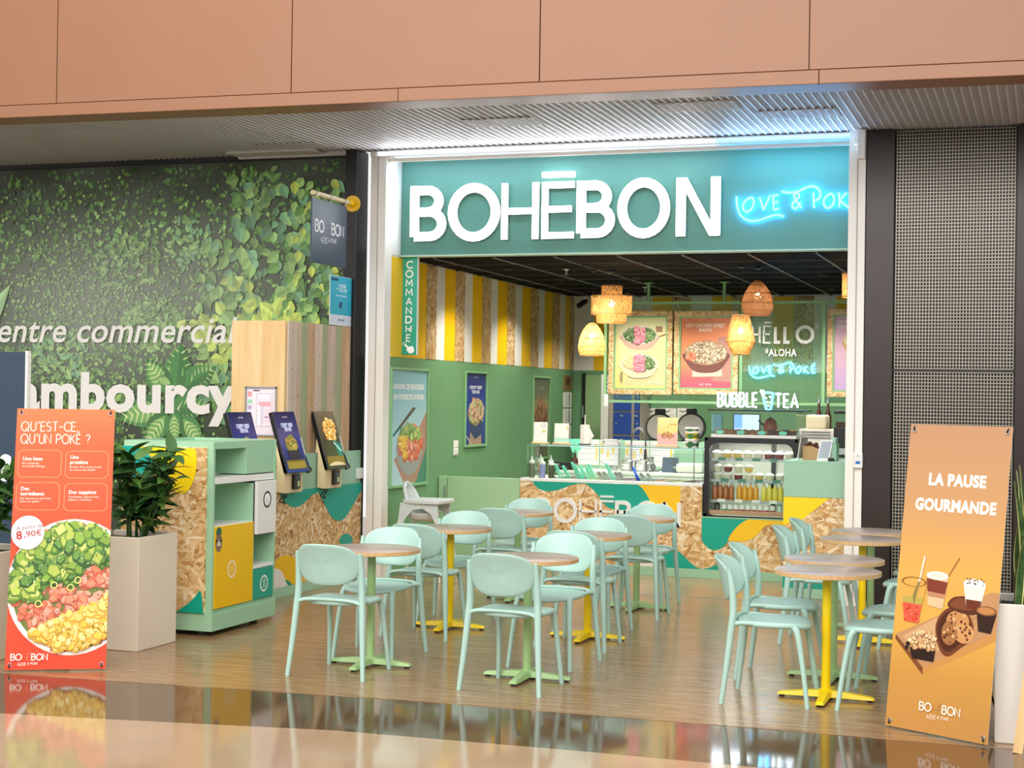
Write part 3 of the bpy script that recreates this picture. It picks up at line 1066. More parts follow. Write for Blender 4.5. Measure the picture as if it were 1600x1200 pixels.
# bushy clumps, ivy falling on the right, broad yellow-green leaves, variegated leaves at the bottom
for cx, cz, rr, n, cols in ((-8.25, 2.35, .35, 130, [G_LT, G_MID]), (-7.9, 3.15, .28, 70, [G_LT, G_BLUE]), (-9.35, 2.05, .3, 90, [G_LT, G_BLUE]), (-8.6, 3.0, .4, 110, [G_MID, G_LT]), (-7.2, 3.65, .3, 60, [G_MID, G_LT]), (-9.9, 3.35, .5, 60, [G_DARK, G_MID]), (-7.4, 1.75, .35, 80, [G_MID, G_LT]), (-9.0, 1.5, .5, 90, [G_LT, G_MID])):
    for _ in range(n):
        a, q = rm.uniform(0, 6.3), rr * math.sqrt(rm.random())
        x, z = cx + q * math.cos(a), cz + q * .8 * math.sin(a)
        l = rm.uniform(.05, .11)
        leaf(mp, x, z, l, l * .33, rm.uniform(0, 6.3), tint(x, z, rm.choice(cols), rm.uniform(.6, 1.2)), .008 + rm.uniform(0, .003))
for _ in range(420):
    x = -6.95 + rm.uniform(-.9, .7) + .1
    z = 3.75 - 2.3 * rm.random() ** 1.1
    if x > x1 - .12 or (x < -7.4 and z > 3.2):
        continue
    l = rm.uniform(.09, .17)
    leaf(mp, x, z, l, l * .42, rm.gauss(-PI / 2, .55), tint(x, z, rm.choice([G_MID, G_BLUE, G_LT]), rm.uniform(.5, 1.2)), .012 + rm.uniform(0, .004))
for _ in range(130):
    x, z = rm.gauss(-7.15, .3), rm.gauss(2.28, .2)
    if x > x1 - .2:
        continue
    l = rm.uniform(.1, .19)
    leaf(mp, x, z, l, l * .42, rm.uniform(0, 6.3), tint(x, z, rm.choice([G_YEL, G_YEL, G_LT]), rm.uniform(.7, 1.15)), .017 + rm.uniform(0, .003))
for _ in range(90):
    x, z = rm.gauss(-6.55, .14), rm.uniform(2.3, 3.75)
    if x > x1 - .13:
        continue
    l = rm.uniform(.08, .14)
    leaf(mp, x, z, l, l * .4, rm.gauss(-PI / 2, .6), tint(x, z, rm.choice([G_YEL, G_LT, G_MID]), rm.uniform(.7, 1.1)), .018 + rm.uniform(0, .003))
for k_, ((bx_, bz_), (tx_, tz_), W) in enumerate((((-8.013,1.603), (-7.939,2.173), .30), ((-8.086,1.701), (-8.334,2.022), .3), ((-7.889,1.753), (-7.557,1.954), .3), ((-8.111,1.564), (-8.626,1.424), .27), ((-8.054,1.528), (-7.62,1.572), .27), ((-8.011,1.516), (-7.991,1.195), .25), ((-8.082,1.496), (-8.339,1.149), .25), ((-7.926,1.468), (-7.682,1.165), .25), ((-8.03,1.776), (-8.216,1.836), .3))):
    L = math.dist((bx_, bz_), (tx_, tz_))
    W *= 1.25
    leaf(mp, bx_, bz_, L, W * L, math.atan2(tz_ - bz_, tx_ - bx_), (.085, .25, .08, 1), .0215 + k_ * .0006, hexc('dbe9a4'), 9)
for ax, az, L, W, a in ((-10.35, 2.15, .75, .12, .95), (-10.4, 2.2, .65, .1, -.5), (-10.6, 2.0, .6, .1, 1.9)):
    leaf(mp, ax, az, L, W, a, hexc('b4d8a4'), .022, None, 9)
mp.build('printed_sheet', mural, MURAL_MAT)
lp = MuralPrint(front(YF - .062), lift=0)
(ea, ez), (eb, _) = (-10.302,2.179), (-7.329,2.212)
lp.text('Centre commercial', ea, ez, .245, 'f7f5ef', width=eb - ea, bold=.012, shear=.22)
lp.build('lettering', mural)['label'] = 'white italic mall words'
lp = MuralPrint(front(YF - .062), lift=0)
(ea, ez), (eb, _) = (-10.522,1.512), (-7.318,1.65)
lp.text('Chambourcy', ea, ez, .36, 'f8f6f0', width=eb - ea, bold=.04)
lp.build('lettering', mural)['label'] = 'bold white place name'

# navy totem sign at the far left
tot = thing('totem_sign', 'dark navy sign panel with a pale edge at the far left before the leafy banner', 'sign', (-7.7, 10.2, 0))
tx, tz = (-7.434,1.99)
box_obj('panel', (tx - 1.1, 10.2, .0, tx - .02, 10.24, tz), NAVY, tot, .004)
box_obj('edge_strip', (tx - .02, 10.195, 0, tx, 10.24, tz + .008), WHITE_METAL, tot)
sp_ = Print(front(10.2))
sx_, sz_ = (-7.565,1.011)
sp_.text('espaces', sx_ - .95, sz_, .26, 'ffffff', width=.95, bold=.05)
sp_.build('lettering', tot)

# ---------------------------------------------------------------- potted plants
def planter_pot(t, x0, x1, y0, y1, h, mat, taper=.0):
    m = MB()
    cx, cy, hx, hy = (x0 + x1) / 2, (y0 + y1) / 2, (x1 - x0) / 2, (y1 - y0) / 2
    vs, k = [], 1 - taper
    for z, s_ in ((0, k), (h, 1), (h, .93), (h - .06, .92)):
        vs += [(cx - hx * s_, cy - hy * s_, z), (cx + hx * s_, cy - hy * s_, z), (cx + hx * s_, cy + hy * s_, z), (cx - hx * s_, cy + hy * s_, z)]
    fs = [(3, 2, 1, 0)]
    for r_ in range(3):
        for i in range(4):
            fs.append((r_ * 4 + i, r_ * 4 + (i + 1) % 4, r_ * 4 + 4 + (i + 1) % 4, r_ * 4 + 4 + i))
    m.add(vs, fs).build('pot', mat, t, bevel=.006)
    MB().box(cx - hx * .92, cy - hy * .92, h - .08, cx + hx * .92, cy + hy * .92, h - .04).build('soil', SOIL, t)

def leaf_mesh(name, mat, L, W, droop):
    m = MB()
    n = 5
    vs, fs = [], []
    for i in range(n + 1):
        t = i / n
        w = W * math.sin(PI * (.06 + .94 * t) ** .85) * (1 - .15 * t)
        z = -droop * t * t
        vs += [(-w, t * L, z + .12 * w), (0, t * L, z), (w, t * L, z + .12 * w)]
    for i in range(n):
        b = i * 3
        fs += [(b, b + 1, b + 4, b + 3), (b + 1, b + 2, b + 5, b + 4)]
    me = bpy.data.meshes.new(name)
    me.from_pydata(vs, [], fs)
    me.materials.append(mat)
    me.shade_smooth()
    return me
LM = [leaf_mesh('leaf', LEAF, .19, .036, .04), leaf_mesh('leaf', LEAF_LIGHT, .18, .034, .03), leaf_mesh('leaf', LEAF, .16, .034, .055)]
def laurel(t, cx, cy, z0, z1, rad, n, seed):
    r = random.Random(seed)
    stems = []
    for i in range(11):
        a = r.uniform(0, 6.3)
        top = (cx + rad * .85 * r.uniform(.2, 1) * math.cos(a), cy + rad * .85 * r.uniform(.2, 1) * math.sin(a), z0 + (z1 - z0) * r.uniform(.45, .95))
        base = (cx + r.uniform(-.06, .06), cy + r.uniform(-.06, .06), z0)
        mid = tuple((p_ + q_) / 2 + (0 if j < 2 else .04) for j, (p_, q_) in enumerate(zip(base, top)))
        MB().tube([base, mid, top], [.009, .007, .003], 6).build('stem', LEAF, t, smooth=True)
        stems.append((Vector(base), Vector(top)))
    for i in range(n):
        b, e = r.choice(stems)
        u = .3 + .72 * (r.random() ** .7)
        p_ = b.lerp(e, min(u, 1.0))
        o = bpy.data.objects.new('leaf', r.choice(LM))
        COL.objects.link(o)
        o.parent = t
        o.location = p_ - t.location
        o.rotation_euler = (r.uniform(-.3, 1.1), r.uniform(-.5, .5), r.uniform(0, 6.3))
        s_ = r.uniform(.75, 1.25)
        o.scale = (s_, s_, s_)
pt = thing('potted_laurel', 'bushy dark green plant in a tall beige planter behind the orange poke banner', 'plant', (-5.85, 9.1, 0))
planter_pot(pt, -6.12, -5.605, 8.9, 9.38, .745, BEIGE_POT)
laurel(pt, -5.75, 9.12, .68, 1.36, .36, 290, 5)
pt = thing('potted_laurel', 'leafy plant in a white planter cut off by the left edge beside the orange banner', 'plant', (-6.4, 8.45, 0))
planter_pot(pt, -6.72, -6.20, 8.25, 8.75, .68, BEIGE_POT)
laurel(pt, -6.42, 8.45, .62, 1.28, .28, 200, 9)

def blade_leaf(t, base, h, lean, w, seed, mat_i, mat_e):
    r = random.Random(seed)
    n = 8
    a = lean[0]
    d = Vector((math.cos(a), math.sin(a), 0))
    sdir = Vector((-math.sin(a + r.uniform(-1, 1)), math.cos(a), 0)).normalized()
    for part, k0, k1, mt in (('leaf', -.78, .78, mat_i), ('leaf_edge', .78, 1.0, mat_e), ('leaf_edge', -1.0, -.78, mat_e)):
        vs, fs = [], []
        for i in range(n + 1):
            q = i / n
            ww = w * (1 - q ** 2.5) * (.75 + .5 * math.sin(PI * min(1, q * 1.1))) + .002
            c = Vector(base) + Vector((0, 0, h * q)) + d * (lean[1] * q * q) + sdir * (.02 * math.sin(4 * q + seed))
            for s_ in (k0, k1):
                vs.append(tuple(c + sdir * (ww * s_) - d * (.012 * (1 - abs(s_)))))
        for i in range(n):
            fs.append((i * 2, i * 2 + 1, i * 2 + 3, i * 2 + 2))
        if part == 'leaf':
            lf = MB().add(vs, fs).build('leaf', mt, t, smooth=True)
        else:
            MB().add([tuple(Vector(v) ) for v in vs], fs).build('leaf_edge', mt, t, smooth=True)
SNAKE = wood('banded_snake_leaf', [(0.3, '27401f'), (0.5, '3d6130'), (0.7, '6f9050')], 'X', 9, 3, .4, .02)
SNAKE_EDGE = paint('pale_yellow_leaf_edge', 'dcd98a', .4)
sn = thing('potted_snake_plant', 'snake plant with yellow edged blades in a white planter at the right edge', 'plant', (.02, 8.5, 0))
planter_pot(sn, -.25, .32, 8.25, 8.75, .70, paint('white_planter', 'e6e0d8', .35, grain=.02), .03)
for i in range(26):
    r = random.Random(100 + i)
    blade_leaf(sn, (r.uniform(-.17, .2), r.uniform(8.34, 8.66), .62), r.uniform(.4, .78), (r.uniform(0, 6.3), r.uniform(.02, .16)), r.uniform(.022, .034), i, SNAKE, SNAKE_EDGE)
es = thing('wooden_easel', 'slanting wooden board leg at the lower right corner beside the white planter', 'sign', (-.05, 7.95, 0))
(ex, ey) = (-0.126,8.071)
m = MB()
def bar(m, p0, p1, w, d):
    p0, p1 = Vector(p0), Vector(p1)
    a = (p1 - p0).normalized()
    s_ = a.cross(Vector((0, 1, 0))).normalized() * (w / 2)
    f_ = Vector((0, d / 2, 0))
    vs = [p + u * s_ + v * f_ for p in (p0, p1) for u, v in ((-1, -1), (1, -1), (1, 1), (-1, 1))]
    m.add(vs, [(0, 3, 2, 1), (4, 5, 6, 7), (0, 1, 5, 4), (1, 2, 6, 5), (2, 3, 7, 6), (3, 0, 4, 7)])
    return m
bar(MB(), (ex, ey, 0), (ex + .12, ey + .1, 1.05), .045, .03).build('leg', PINE, es)
bar(MB(), (ex + .62, ey + .05, 0), (ex + .5, ey + .15, 1.05), .045, .03).build('leg', PINE, es)
MB().box(ex + .085, ey + .10, .35, ex + .56, ey + .13, 1.0).build('board', BLACK, es)
bar(MB(), (ex + .3, ey + .32, 0), (ex + .3, ey + .13, 1.0), .04, .03).build('rear_leg', PINE, es)

# ================================================================ SIGNS ON THE SHOPFRONT
def logo(P, x, y, h, c, hc=None, mid=True, swash=True, gap=.17):
    """the shop's wordmark in one colour, its two middle letters thin"""
    gl, tot = layout('BOH\u0112BON', h, gap)
    x0 = x - tot / 2 if mid else x
    for i, g_ in enumerate(gl):
        th = h * (.09 if i in (2, 3) else .17)
        for ln in g_:
            L, Rr, closed = ribbon([(x0 + a, y + b) for a, b in ln], th)
            n = len(L)
            for q in range(n if closed else n - 1):
                j = (q + 1) % n
                P.poly([tuple(L[q]), tuple(L[j]), tuple(Rr[j]), tuple(Rr[q])], hc if (hc and i in (2, 3)) else c, False)
    P.d += P.step
    if swash:
        P.strokes('LOVE & POK\u00c9', x0 + tot * .22, y - h * .75, h * .34, h * .05, c, width=tot * .52)
        P.line(smooth_path([(x0 + tot * .2, y - h * .5), (x0 + tot * .22, y - h * .85), (x0 + tot * .42, y - h * .9)], 5, False), h * .05, c)
    return tot

sign = thing('shop_sign', 'large lit white shop name letters on the green header over the entrance', 'sign', (-4.3, 13.70, 3.43))
hf = front(13.70)
def sign_letter(parent, ch, p0, p1, th, d0, d1, fr, face, back, name='letter'):
    """a thick letter filling the box p0-p1; the lit face is a thin plate on a white body"""
    w, st = GLYPH[ch]
    (x0, z0), (x1, z1) = p0, p1
    kx, kz = (x1 - x0 - th) / w, (z1 - z0 - th)
    m = MB()
    if ch == 'N':
        for pts in ([(x0, z0), (x0 + th, z0), (x0 + th, z1), (x0, z1)], [(x1 - th, z0), (x1, z0), (x1, z1), (x1 - th, z1)],
                    [(x0 + th * .2, z1), (x0 + th * 1.12, z1), (x1 - th * .2, z0), (x1 - th * 1.12, z0)]):
            m.prism(pts, fr, d0, d1 - .008, 1)
            m.prism(pts, fr, d1 - .008, d1, 0)
        return m.build(name, [face, back], parent)
    for line in st:
        ln = [(x0 + th / 2 + a * kx, z0 + th / 2 + b * kz) for a, b in line]
        if ch in 'HE\u0112N' and len(ln) <= 4:      # let straight ends reach the box edge
            out = []
            for i, p in enumerate(ln):
                if i in (0, len(ln) - 1):
                    q = ln[1] if i == 0 else ln[-2]
                    d = (Vector(p) - Vector(q)).normalized() * th / 2
                    if not (ch == 'H' and abs(d.x) > abs(d.y)):
                        p = (p[0] + d.x, p[1] + d.y)
                out.append(p)
            ln = out
        solid_stroke(m, ln, th, fr, 0, 0, d0, d1 - .008, 1)
        solid_stroke(m, ln, th, fr, 0, 0, d1 - .008, d1, 0)
    return m.build(name, [face, back], parent)
for ch, (xa, xb) in zip('BOHEBON', ([(-5.72,3.405),(-5.351,3.397)], [(-5.338,3.397),(-4.825,3.384)], [(-4.809,3.384),(-4.449,3.376)], [(-4.418,3.375),(-4.109,3.368)], [(-4.085,3.396),(-3.719,3.387)], [(-3.701,3.416),(-3.218,3.404)], [(-3.161,3.431),(-2.763,3.421)])):
    ov = .012 if ch == 'O' else 0
    sign_letter(sign, ch, (xa[0], 3.152 - ov), (xb[0], 3.672 + ov), .060 if ch in 'HE' else .086, .012, .05, hf, LETTER_GLOW, WHITE)
xa, xb = [(-4.414,3.727),(-4.109,3.717)]
MB().slab(hf, xa[0], 3.712, xb[0], 3.762, .012, .07).build('macron', LETTER_GLOW, sign, bevel=.004)

def neon(parent, name, paths, fr, r, mat, d=.03, k=5):
    m = MB()
    for pth in paths:
        q = smooth_path(pth, k, False) if len(pth) > 2 else pth
        m.tube([fr.p(a, b, d) for a, b in q], r, 6)
    return m.build(name, mat, parent, smooth=True)
nl = thing('neon_sign', 'cyan neon script on the green header right of the big white letters', 'sign', (-2.1, 13.70, 3.4))
NP = {
 'L': [[(-2.622,3.494),(-2.615,3.409),(-2.586,3.33),(-2.523,3.283),(-2.444,3.276),(-2.355,3.302),(-2.277,3.323),(-2.232,3.316),(-2.204,3.31)]],
 'O': [[(-2.503,3.48),(-2.554,3.442),(-2.564,3.386),(-2.535,3.357),(-2.491,3.378),(-2.469,3.434),(-2.481,3.473),(-2.503,3.48)]],
 'V': [[(-2.419,3.483),(-2.384,3.37)], [(-2.384,3.37),(-2.324,3.497)]],
 'E': [[(-2.257,3.495),(-2.301,3.491)], [(-2.301,3.491),(-2.294,3.368)], [(-2.294,3.368),(-2.249,3.378)], [(-2.295,3.429),(-2.256,3.439)]],
 '&': [[(-2.055,3.379),(-2.106,3.452),(-2.118,3.492),(-2.09,3.507),(-2.073,3.479),(-2.117,3.436),(-2.133,3.397),(-2.105,3.374),(-2.072,3.407),(-2.061,3.429)]],
 'P': [[(-2.229,3.528),(-2.179,3.516),(-2.096,3.519),(-2.024,3.55),(-1.959,3.565),(-1.909,3.536),(-1.892,3.491),(-1.902,3.458),(-1.94,3.437)], [(-1.952,3.509),(-1.945,3.376)]],
 'O2': [[(-1.815,3.494),(-1.858,3.451),(-1.858,3.396),(-1.824,3.373),(-1.781,3.405),(-1.777,3.466),(-1.799,3.494),(-1.815,3.494)]],
 'K': [[(-1.734,3.503),(-1.726,3.376)], [(-1.668,3.501),(-1.727,3.437)], [(-1.727,3.437),(-1.645,3.368)]],
 'E2': [[(-1.555,3.509),(-1.603,3.505)], [(-1.603,3.505),(-1.596,3.378)], [(-1.596,3.378),(-1.542,3.388)], [(-1.597,3.444),(-1.559,3.449)], [(-1.587,3.526),(-1.555,3.553)]]}
for k_, pths in NP.items():
    neon(nl, 'tube_letter', pths, hf, .0095, NEON_CYAN, .032)

# pennant sign on a wooden rod, price flyer, blade sign
fs_ = side(-6.1)
flag = thing('hanging_sign', 'dark hanging sign on a pale wooden rod with a yellow end disc', 'sign', (-6.1, 13.2, 3.46))
ya, za = (12.375,3.465)
yb, zb = 13.19, 3.465
MB().cyl((-6.1, ya - .02, za - .005), (-6.1, 13.12, zb - .005), .022, .022, 12).build('rod', PINE_LIGHT, flag, smooth=40)
MB().cyl((-6.1, 13.08, zb - .005), (-6.1, 13.175, zb - .005), .03, .03, 14).build('collar', YELLOW, flag, smooth=40)
dsc = MB().lathe([(.001, 0), (.075, 0), (.075, .018), (.001, .018)], (0, 0, 0), 24)
dsc = dsc.build('disc', YELLOW, flag, smooth=40, world=False)
dsc.rotation_euler = (PI / 2, 0, 0)
dsc.location = (0, -.005, .0)
q = [(12.339,3.41),(13.049,3.428),(13.07,2.862),(12.36,2.831)]
MB().slab(fs_, q[0][0], 2.85, q[1][0], 3.415, -.008, .008).build('board', NAVY, flag, bevel=.002)
for yy in (q[0][0] + .06, (q[0][0] + q[1][0]) / 2, q[1][0] - .06):
    MB().tube([(-6.1 + .028 * math.cos(w), yy, 3.446 + .034 * math.sin(w)) for w in [2 * PI * i / 12 for i in range(12)]], .004, 5, closed=True).build('ring', STEEL, flag, smooth=True)
P = Print(side(-6.092), step=.0002)
logo(P, (q[0][0] + q[1][0]) / 2, 3.13, .098, 'f3f3f3', '66758c')
P.build('lettering', flag)
fly = thing('promo_flyer', 'turquoise discount flyer standing on top of the plank clad kiosk wall', 'flyer', (-6.1, 12.95, 2.32))
q = [(12.736,2.765),(13.213,2.773)]
MB().slab(fs_, q[0][0], 2.325, q[1][0], 2.77, -.004, .0).build('sheet', CARD, fly)
for zz in (2.4, 2.66):
    MB().slab(fs_, q[1][0] - .01, zz, q[1][0] + .012, zz + .06, -.006, .006).build('clip', WHITE, fly)
P = Print(side(-6.1), step=.0002)
a_, b_ = q[0][0], q[1][0]
P.rect(a_ + .004, 2.33, b_ - .004, 2.766, 'd5dbe8').grad(a_ + .004, 2.42, b_ - .004, 2.766, [(0, '2aa9c0'), (1, '35b4cf')])
P.text('-10%', (a_ + b_) / 2, 2.63, .075, 'ffffff', width=.22, mid=True)
P.text('sur votre addition', (a_ + b_) / 2, 2.59, .016, 'ffffff', width=.22, bold=.01, mid=True)
P.rect((a_ + b_) / 2 - .05, 2.485, (a_ + b_) / 2 + .01, 2.525, '1c3b78').rect((a_ + b_) / 2 - .03, 2.515, (a_ + b_) / 2 + .02, 2.54, '1c3b78')
P.rect(a_ + .02, 2.725, a_ + .17, 2.75, '14506e')
P.text('BO  BON', (a_ + b_) / 2, 2.365, .022, '26324a', mid=True)
P.build('print', fly)

bs = thing('blade_sign', 'narrow vertical teal sign with white letters hanging inside the left of the entrance', 'sign', (XL + .14, 13.78, 2.08))
bx0, bx1 = [(-5.903,2.538),(-5.672,2.537)]
bx0, bx1 = bx0[0], bx1[0]
bz0, bz1 = 2.085, 3.02
MB().box(bx0, 13.755, bz0, bx1, 13.79, bz1).build('board', WHITE, bs, bevel=.003)
P = Print(front(13.755), step=.0002, clip=(bx0 + .002, bz0, bx1 - .008, bz1))
P.grad(bx0, bz0, bx1 - .006, bz1, [(0, '25a287'), (1, '3db49e')])
for z, r_, rx, c in ((2.93, .2, .052, 'f2c437'), (2.62, .15, .065, '8fb275'), (2.38, .12, .048, 'f3efe0'), (2.16, .11, .06, '8fb275')):
    P.circ(bx0, z, rx, c, r_)
mx_ = bx0 + (bx1 - bx0) * .62
zz = bz1 - .11
for ch in 'COMMANDHE':
    w_, st = GLYPH[ch]
    th = .011 if ch in 'HE' and zz < 2.4 else .014
    P.strokes(ch, mx_, zz, .062, th, 'ffffff', width=w_ * .075, mid=True)
    zz -= .087
P.strokes('-', mx_ + .012, zz + .087 + .073, .06, .009, 'ffffff', width=.03, mid=True)
# pointing hand
hx, hz = mx_ + .01, bz0 + .055
P.poly(smooth_path([(hx - .05, hz + .035), (hx - .035, hz + .048), (hx - .005, hz + .022), (hx + .03, hz + .03), (hx + .05, hz + .0), (hx + .045, hz - .03), (hx + .005, hz - .04), (hx - .025, hz - .012), (hx - .03, hz - .0), (hx - .018, hz + .004)], 4), 'ffffff')
for a in range(5):
    w = .6 + a * .75
    P.line([(hx - .05 + .012 * math.cos(w), hz + .045 + .012 * math.sin(w)), (hx - .05 + .024 * math.cos(w), hz + .045 + .024 * math.sin(w))], .005, 'ffffff')
P.build('print', bs)

# alarm keypad on the right post
ak = thing('alarm_keypad', 'small white wall box with a blue stripe on the right white post', 'keypad', (-1.49, YF - .08, 1.2))
xa, xb = [(-1.534,1.224),(-1.456,1.226)]
MB().box(xa[0], YF - .12, 1.15, xb[0], YF - .08, 1.285).build('housing', WHITE, ak, bevel=.012, seg=3)
P = Print(front(YF - .12), step=.0002)
P.rect(xa[0] + .02, 1.188, xb[0] - .02, 1.212, '2a70b8').circ((xa[0] + xb[0]) / 2, 1.255, .008, 'b9b2a8')
P.build('stripe', ak)

# ================================================================ PRINTED BANNERS ON X STANDS
AVO = [('5c7e26', 'aebf54'), ('3f6a22', '84a63c'), ('708f30', 'c4cc70'), ('2f5a22', '63903c')]
SAL = [('c25a3e', 'dc7a58'), ('c86448', 'e29274'), ('c0644e', 'e4a48c')]
MAN = [('c8962a', 'e6c04c'), ('d09e30', 'e9cf70'), ('cca03a', 'efde94')]
CHK = [('8a6a4a', 'd9bd94'), ('6d5238', 'c7a67a'), ('9c7a54', 'efdcb8'), ('5b4a30', 'a88d5c')]
def x_banner(name, label, A, u, lean, w, h, draw):
    """sheet on a leaning stand: A is its lower left corner on the floor, u the direction of its width"""
    t = thing(name, label, 'banner', (A[0], A[1], 0))
    U = Vector((u[0], u[1], 0)).normalized()
    nb = Vector((-U.y, U.x, 0))
    V = (nb * lean + Vector((0, 0, h))).normalized()
    H = math.hypot(lean, h)
    fr = Fr((A[0], A[1], .012), U, V)
    MB().slab(fr, 0, 0, w, H, -.0015, 0).build('sheet', CARD, t)
    P = Print(fr, lift=.0006, clip=(0, 0, w, H), step=.00012)
    draw(P, w, H)
    P.build('print', t, PRINT_GLOSS)
    for cx in (.028, w - .028):
        for cy in (.03, H - .03):
            c = fr.p(cx, cy, .002)
            m = MB().tube([fr.p(cx + .011 * math.cos(q), cy + .011 * math.sin(q), .003) for q in [2 * PI * i / 12 for i in range(12)]], .0025, 5, closed=True)
            m.build('eyelet', STEEL, t, smooth=True)
            sx = .02 if cx > .1 else -.02
            MB().tube([fr.p(cx, cy, .004), fr.p(cx + sx * .2, cy + (.012 if cy > .1 else -.012), .006), fr.p(cx + sx * .3, cy + (.03 if cy > .1 else -.028), -.012)], .0045, 6).build('hook', BLACK, t, smooth=True)
    c0 = fr.p(w / 2, H * .45, -.10)
    for cx, cy in ((.028, .0), (w - .028, .0), (.028, H), (w - .028, H)):
        e = fr.p(cx, cy, -.006)
        if e.z < .02:
            e.z = .008
        MB().tube([tuple(c0), tuple(e)], [.009, .005], 6).build('stand_pole', DARK_METAL, t, smooth=True)
    foot = Vector(c0) + nb * .42
    foot.z = .008
    MB().tube([tuple(c0), tuple(foot)], [.009, .007], 6).build('stand_pole', DARK_METAL, t, smooth=True)
    MB().ball(tuple(c0), .025, 8).build('hub', BLACK, t, smooth=True)
    return t

def draw_poke(P, w, H):
    P.grad(0, 0, w, H, [(0, 'de4526'), (.45, 'dc4822'), (.85, 'e45c32'), (1, 'ea7644')])
    Y = lambda v: H * (1 - v)
    P.strokes("QU'EST-CE,", .05 * w, Y(.088), .058, .0052, 'fdf3df', width=.575 * w, gap=.2)
    P.strokes("QU'UN POK\u00c9 ?", .05 * w, Y(.137), .058, .0052, 'fdf3df', width=.70 * w, gap=.2)
    rr = random.Random(4)
    for bx, by, tl, sm in ((.035, .163, ['Une base'], ['Du riz basmati', 'ou lentilles Beluga']),
                           (.515, .166, ['Une', 'prot\u00e9ine'], ['Saumon, thon, poulet, boeuf', 'ou encore des falafels']),
                           (.03, .29, ['Des', 'ingr\u00e9dients'], ['Des l\u00e9gumes ou des fruits,', 'selon vos go\u00fbts !']),
                           (.515, .293, ['Des toppings'], ['Cacahu\u00e8tes, oignons frits,', 'c\u00e9bette, coriandre...'])):
        x0, x1, y1, y0 = bx * w, (bx + .435) * w, Y(by), Y(by + .106)
        rad = .02
        out = [(x0 + rad, y1)] + [(x1 - rad, y1)] + [(x1, y1 - rad), (x1, y0 + rad), (x1 - rad, y0), (x0 + rad, y0), (x0, y0 + rad), (x0, y1 - rad), (x0 + rad, y1)]
        for p, q in zip(out, out[1:]):
            L = math.dist(p, q)
            n = max(1, int(L / .013))
            for i in range(n):
                a, b = (i + .15) / n, (i + .7) / n
                pp = (p[0] + (q[0] - p[0]) * a, p[1] + (q[1] - p[1]) * a)
                qq = (p[0] + (q[0] - p[0]) * b, p[1] + (q[1] - p[1]) * b)
                P.line([pp, qq], .0028, 'ffd9a0')
                P.d -= P.step
        yy = Y(by + (.040 if len(tl) == 1 else .030))
        for s in tl:
            P.text(s, x0 + .045 * w, yy, .0215, 'fffdf6', bold=.018)
            yy -= .032
        yy += .008
        for s in sm:
            P.text(s, x0 + .04 * w, yy, .0115, 'ffe9d6', width=min(.36 * w, .0115 * len(s) * .62), bold=.004)
            yy -= .0185
    cx, cy = .632 * w, Y(.69)
    P.circ(cx, cy, .387, 'efe6dc', .415, 48).circ(cx, cy + .002, .377, 'fbf7f0', .405, 48).circ(cx + .004, cy, .362, '6d7a36', .388, 48)
    ex, ey = .35, .375
    f = lambda x, y: (x - cx) * .48 - (y - cy)            # diagonal across the bowl
    food(P, cx, cy, ex, ey, SAL, 420, .036, lambda x, y: -.10 < -f(x, y) < .11 or True, rr)
    food(P, cx, cy, ex, ey, AVO, 520, .046, lambda x, y: -f(x, y) > .075 + .03 * math.sin(x * 30), rr, None)
    food(P, cx, cy, ex, ey, MAN, 330, .032, lambda x, y: f(x, y) > .16, rr)
    for _ in range(150):
        a, b = rr.uniform(-1, 1), rr.uniform(-1, 1)
        if a * a + b * b < .95:
            P.circ(cx + a * ex, cy + b * ey, .0052, '1d1612' if rr.random() < .55 else 'f6edd2', .003, 7, rr.uniform(0, 3), False)
    P.d += P.step
    for a, b in ((-.3, .02), (-.55, -.28), (-.02, -.02), (.1, .1)):
        P.ring(cx + a * ex, cy + b * ey, .022, .007, 'd9dc7a', 14)
    P.circ(.17 * w, Y(.485), .098, 'fdf6f2', .104, 36)
    P.text('\u00c0 partir de', .055 * w, Y(.477), .026, '6d2f3c', width=.27 * w, bold=.006, rot=.13)
    P.text('8', .06 * w, Y(.512), .05, 'b82a28', bold=.03, rot=.13)
    P.text(',90\u20ac', .135 * w, Y(.503), .036, 'a83a40', width=.18 * w, bold=.015, rot=.13)
    logo(P, .24 * w, Y(.965), .036, 'fff5ea', 'f07d5c')

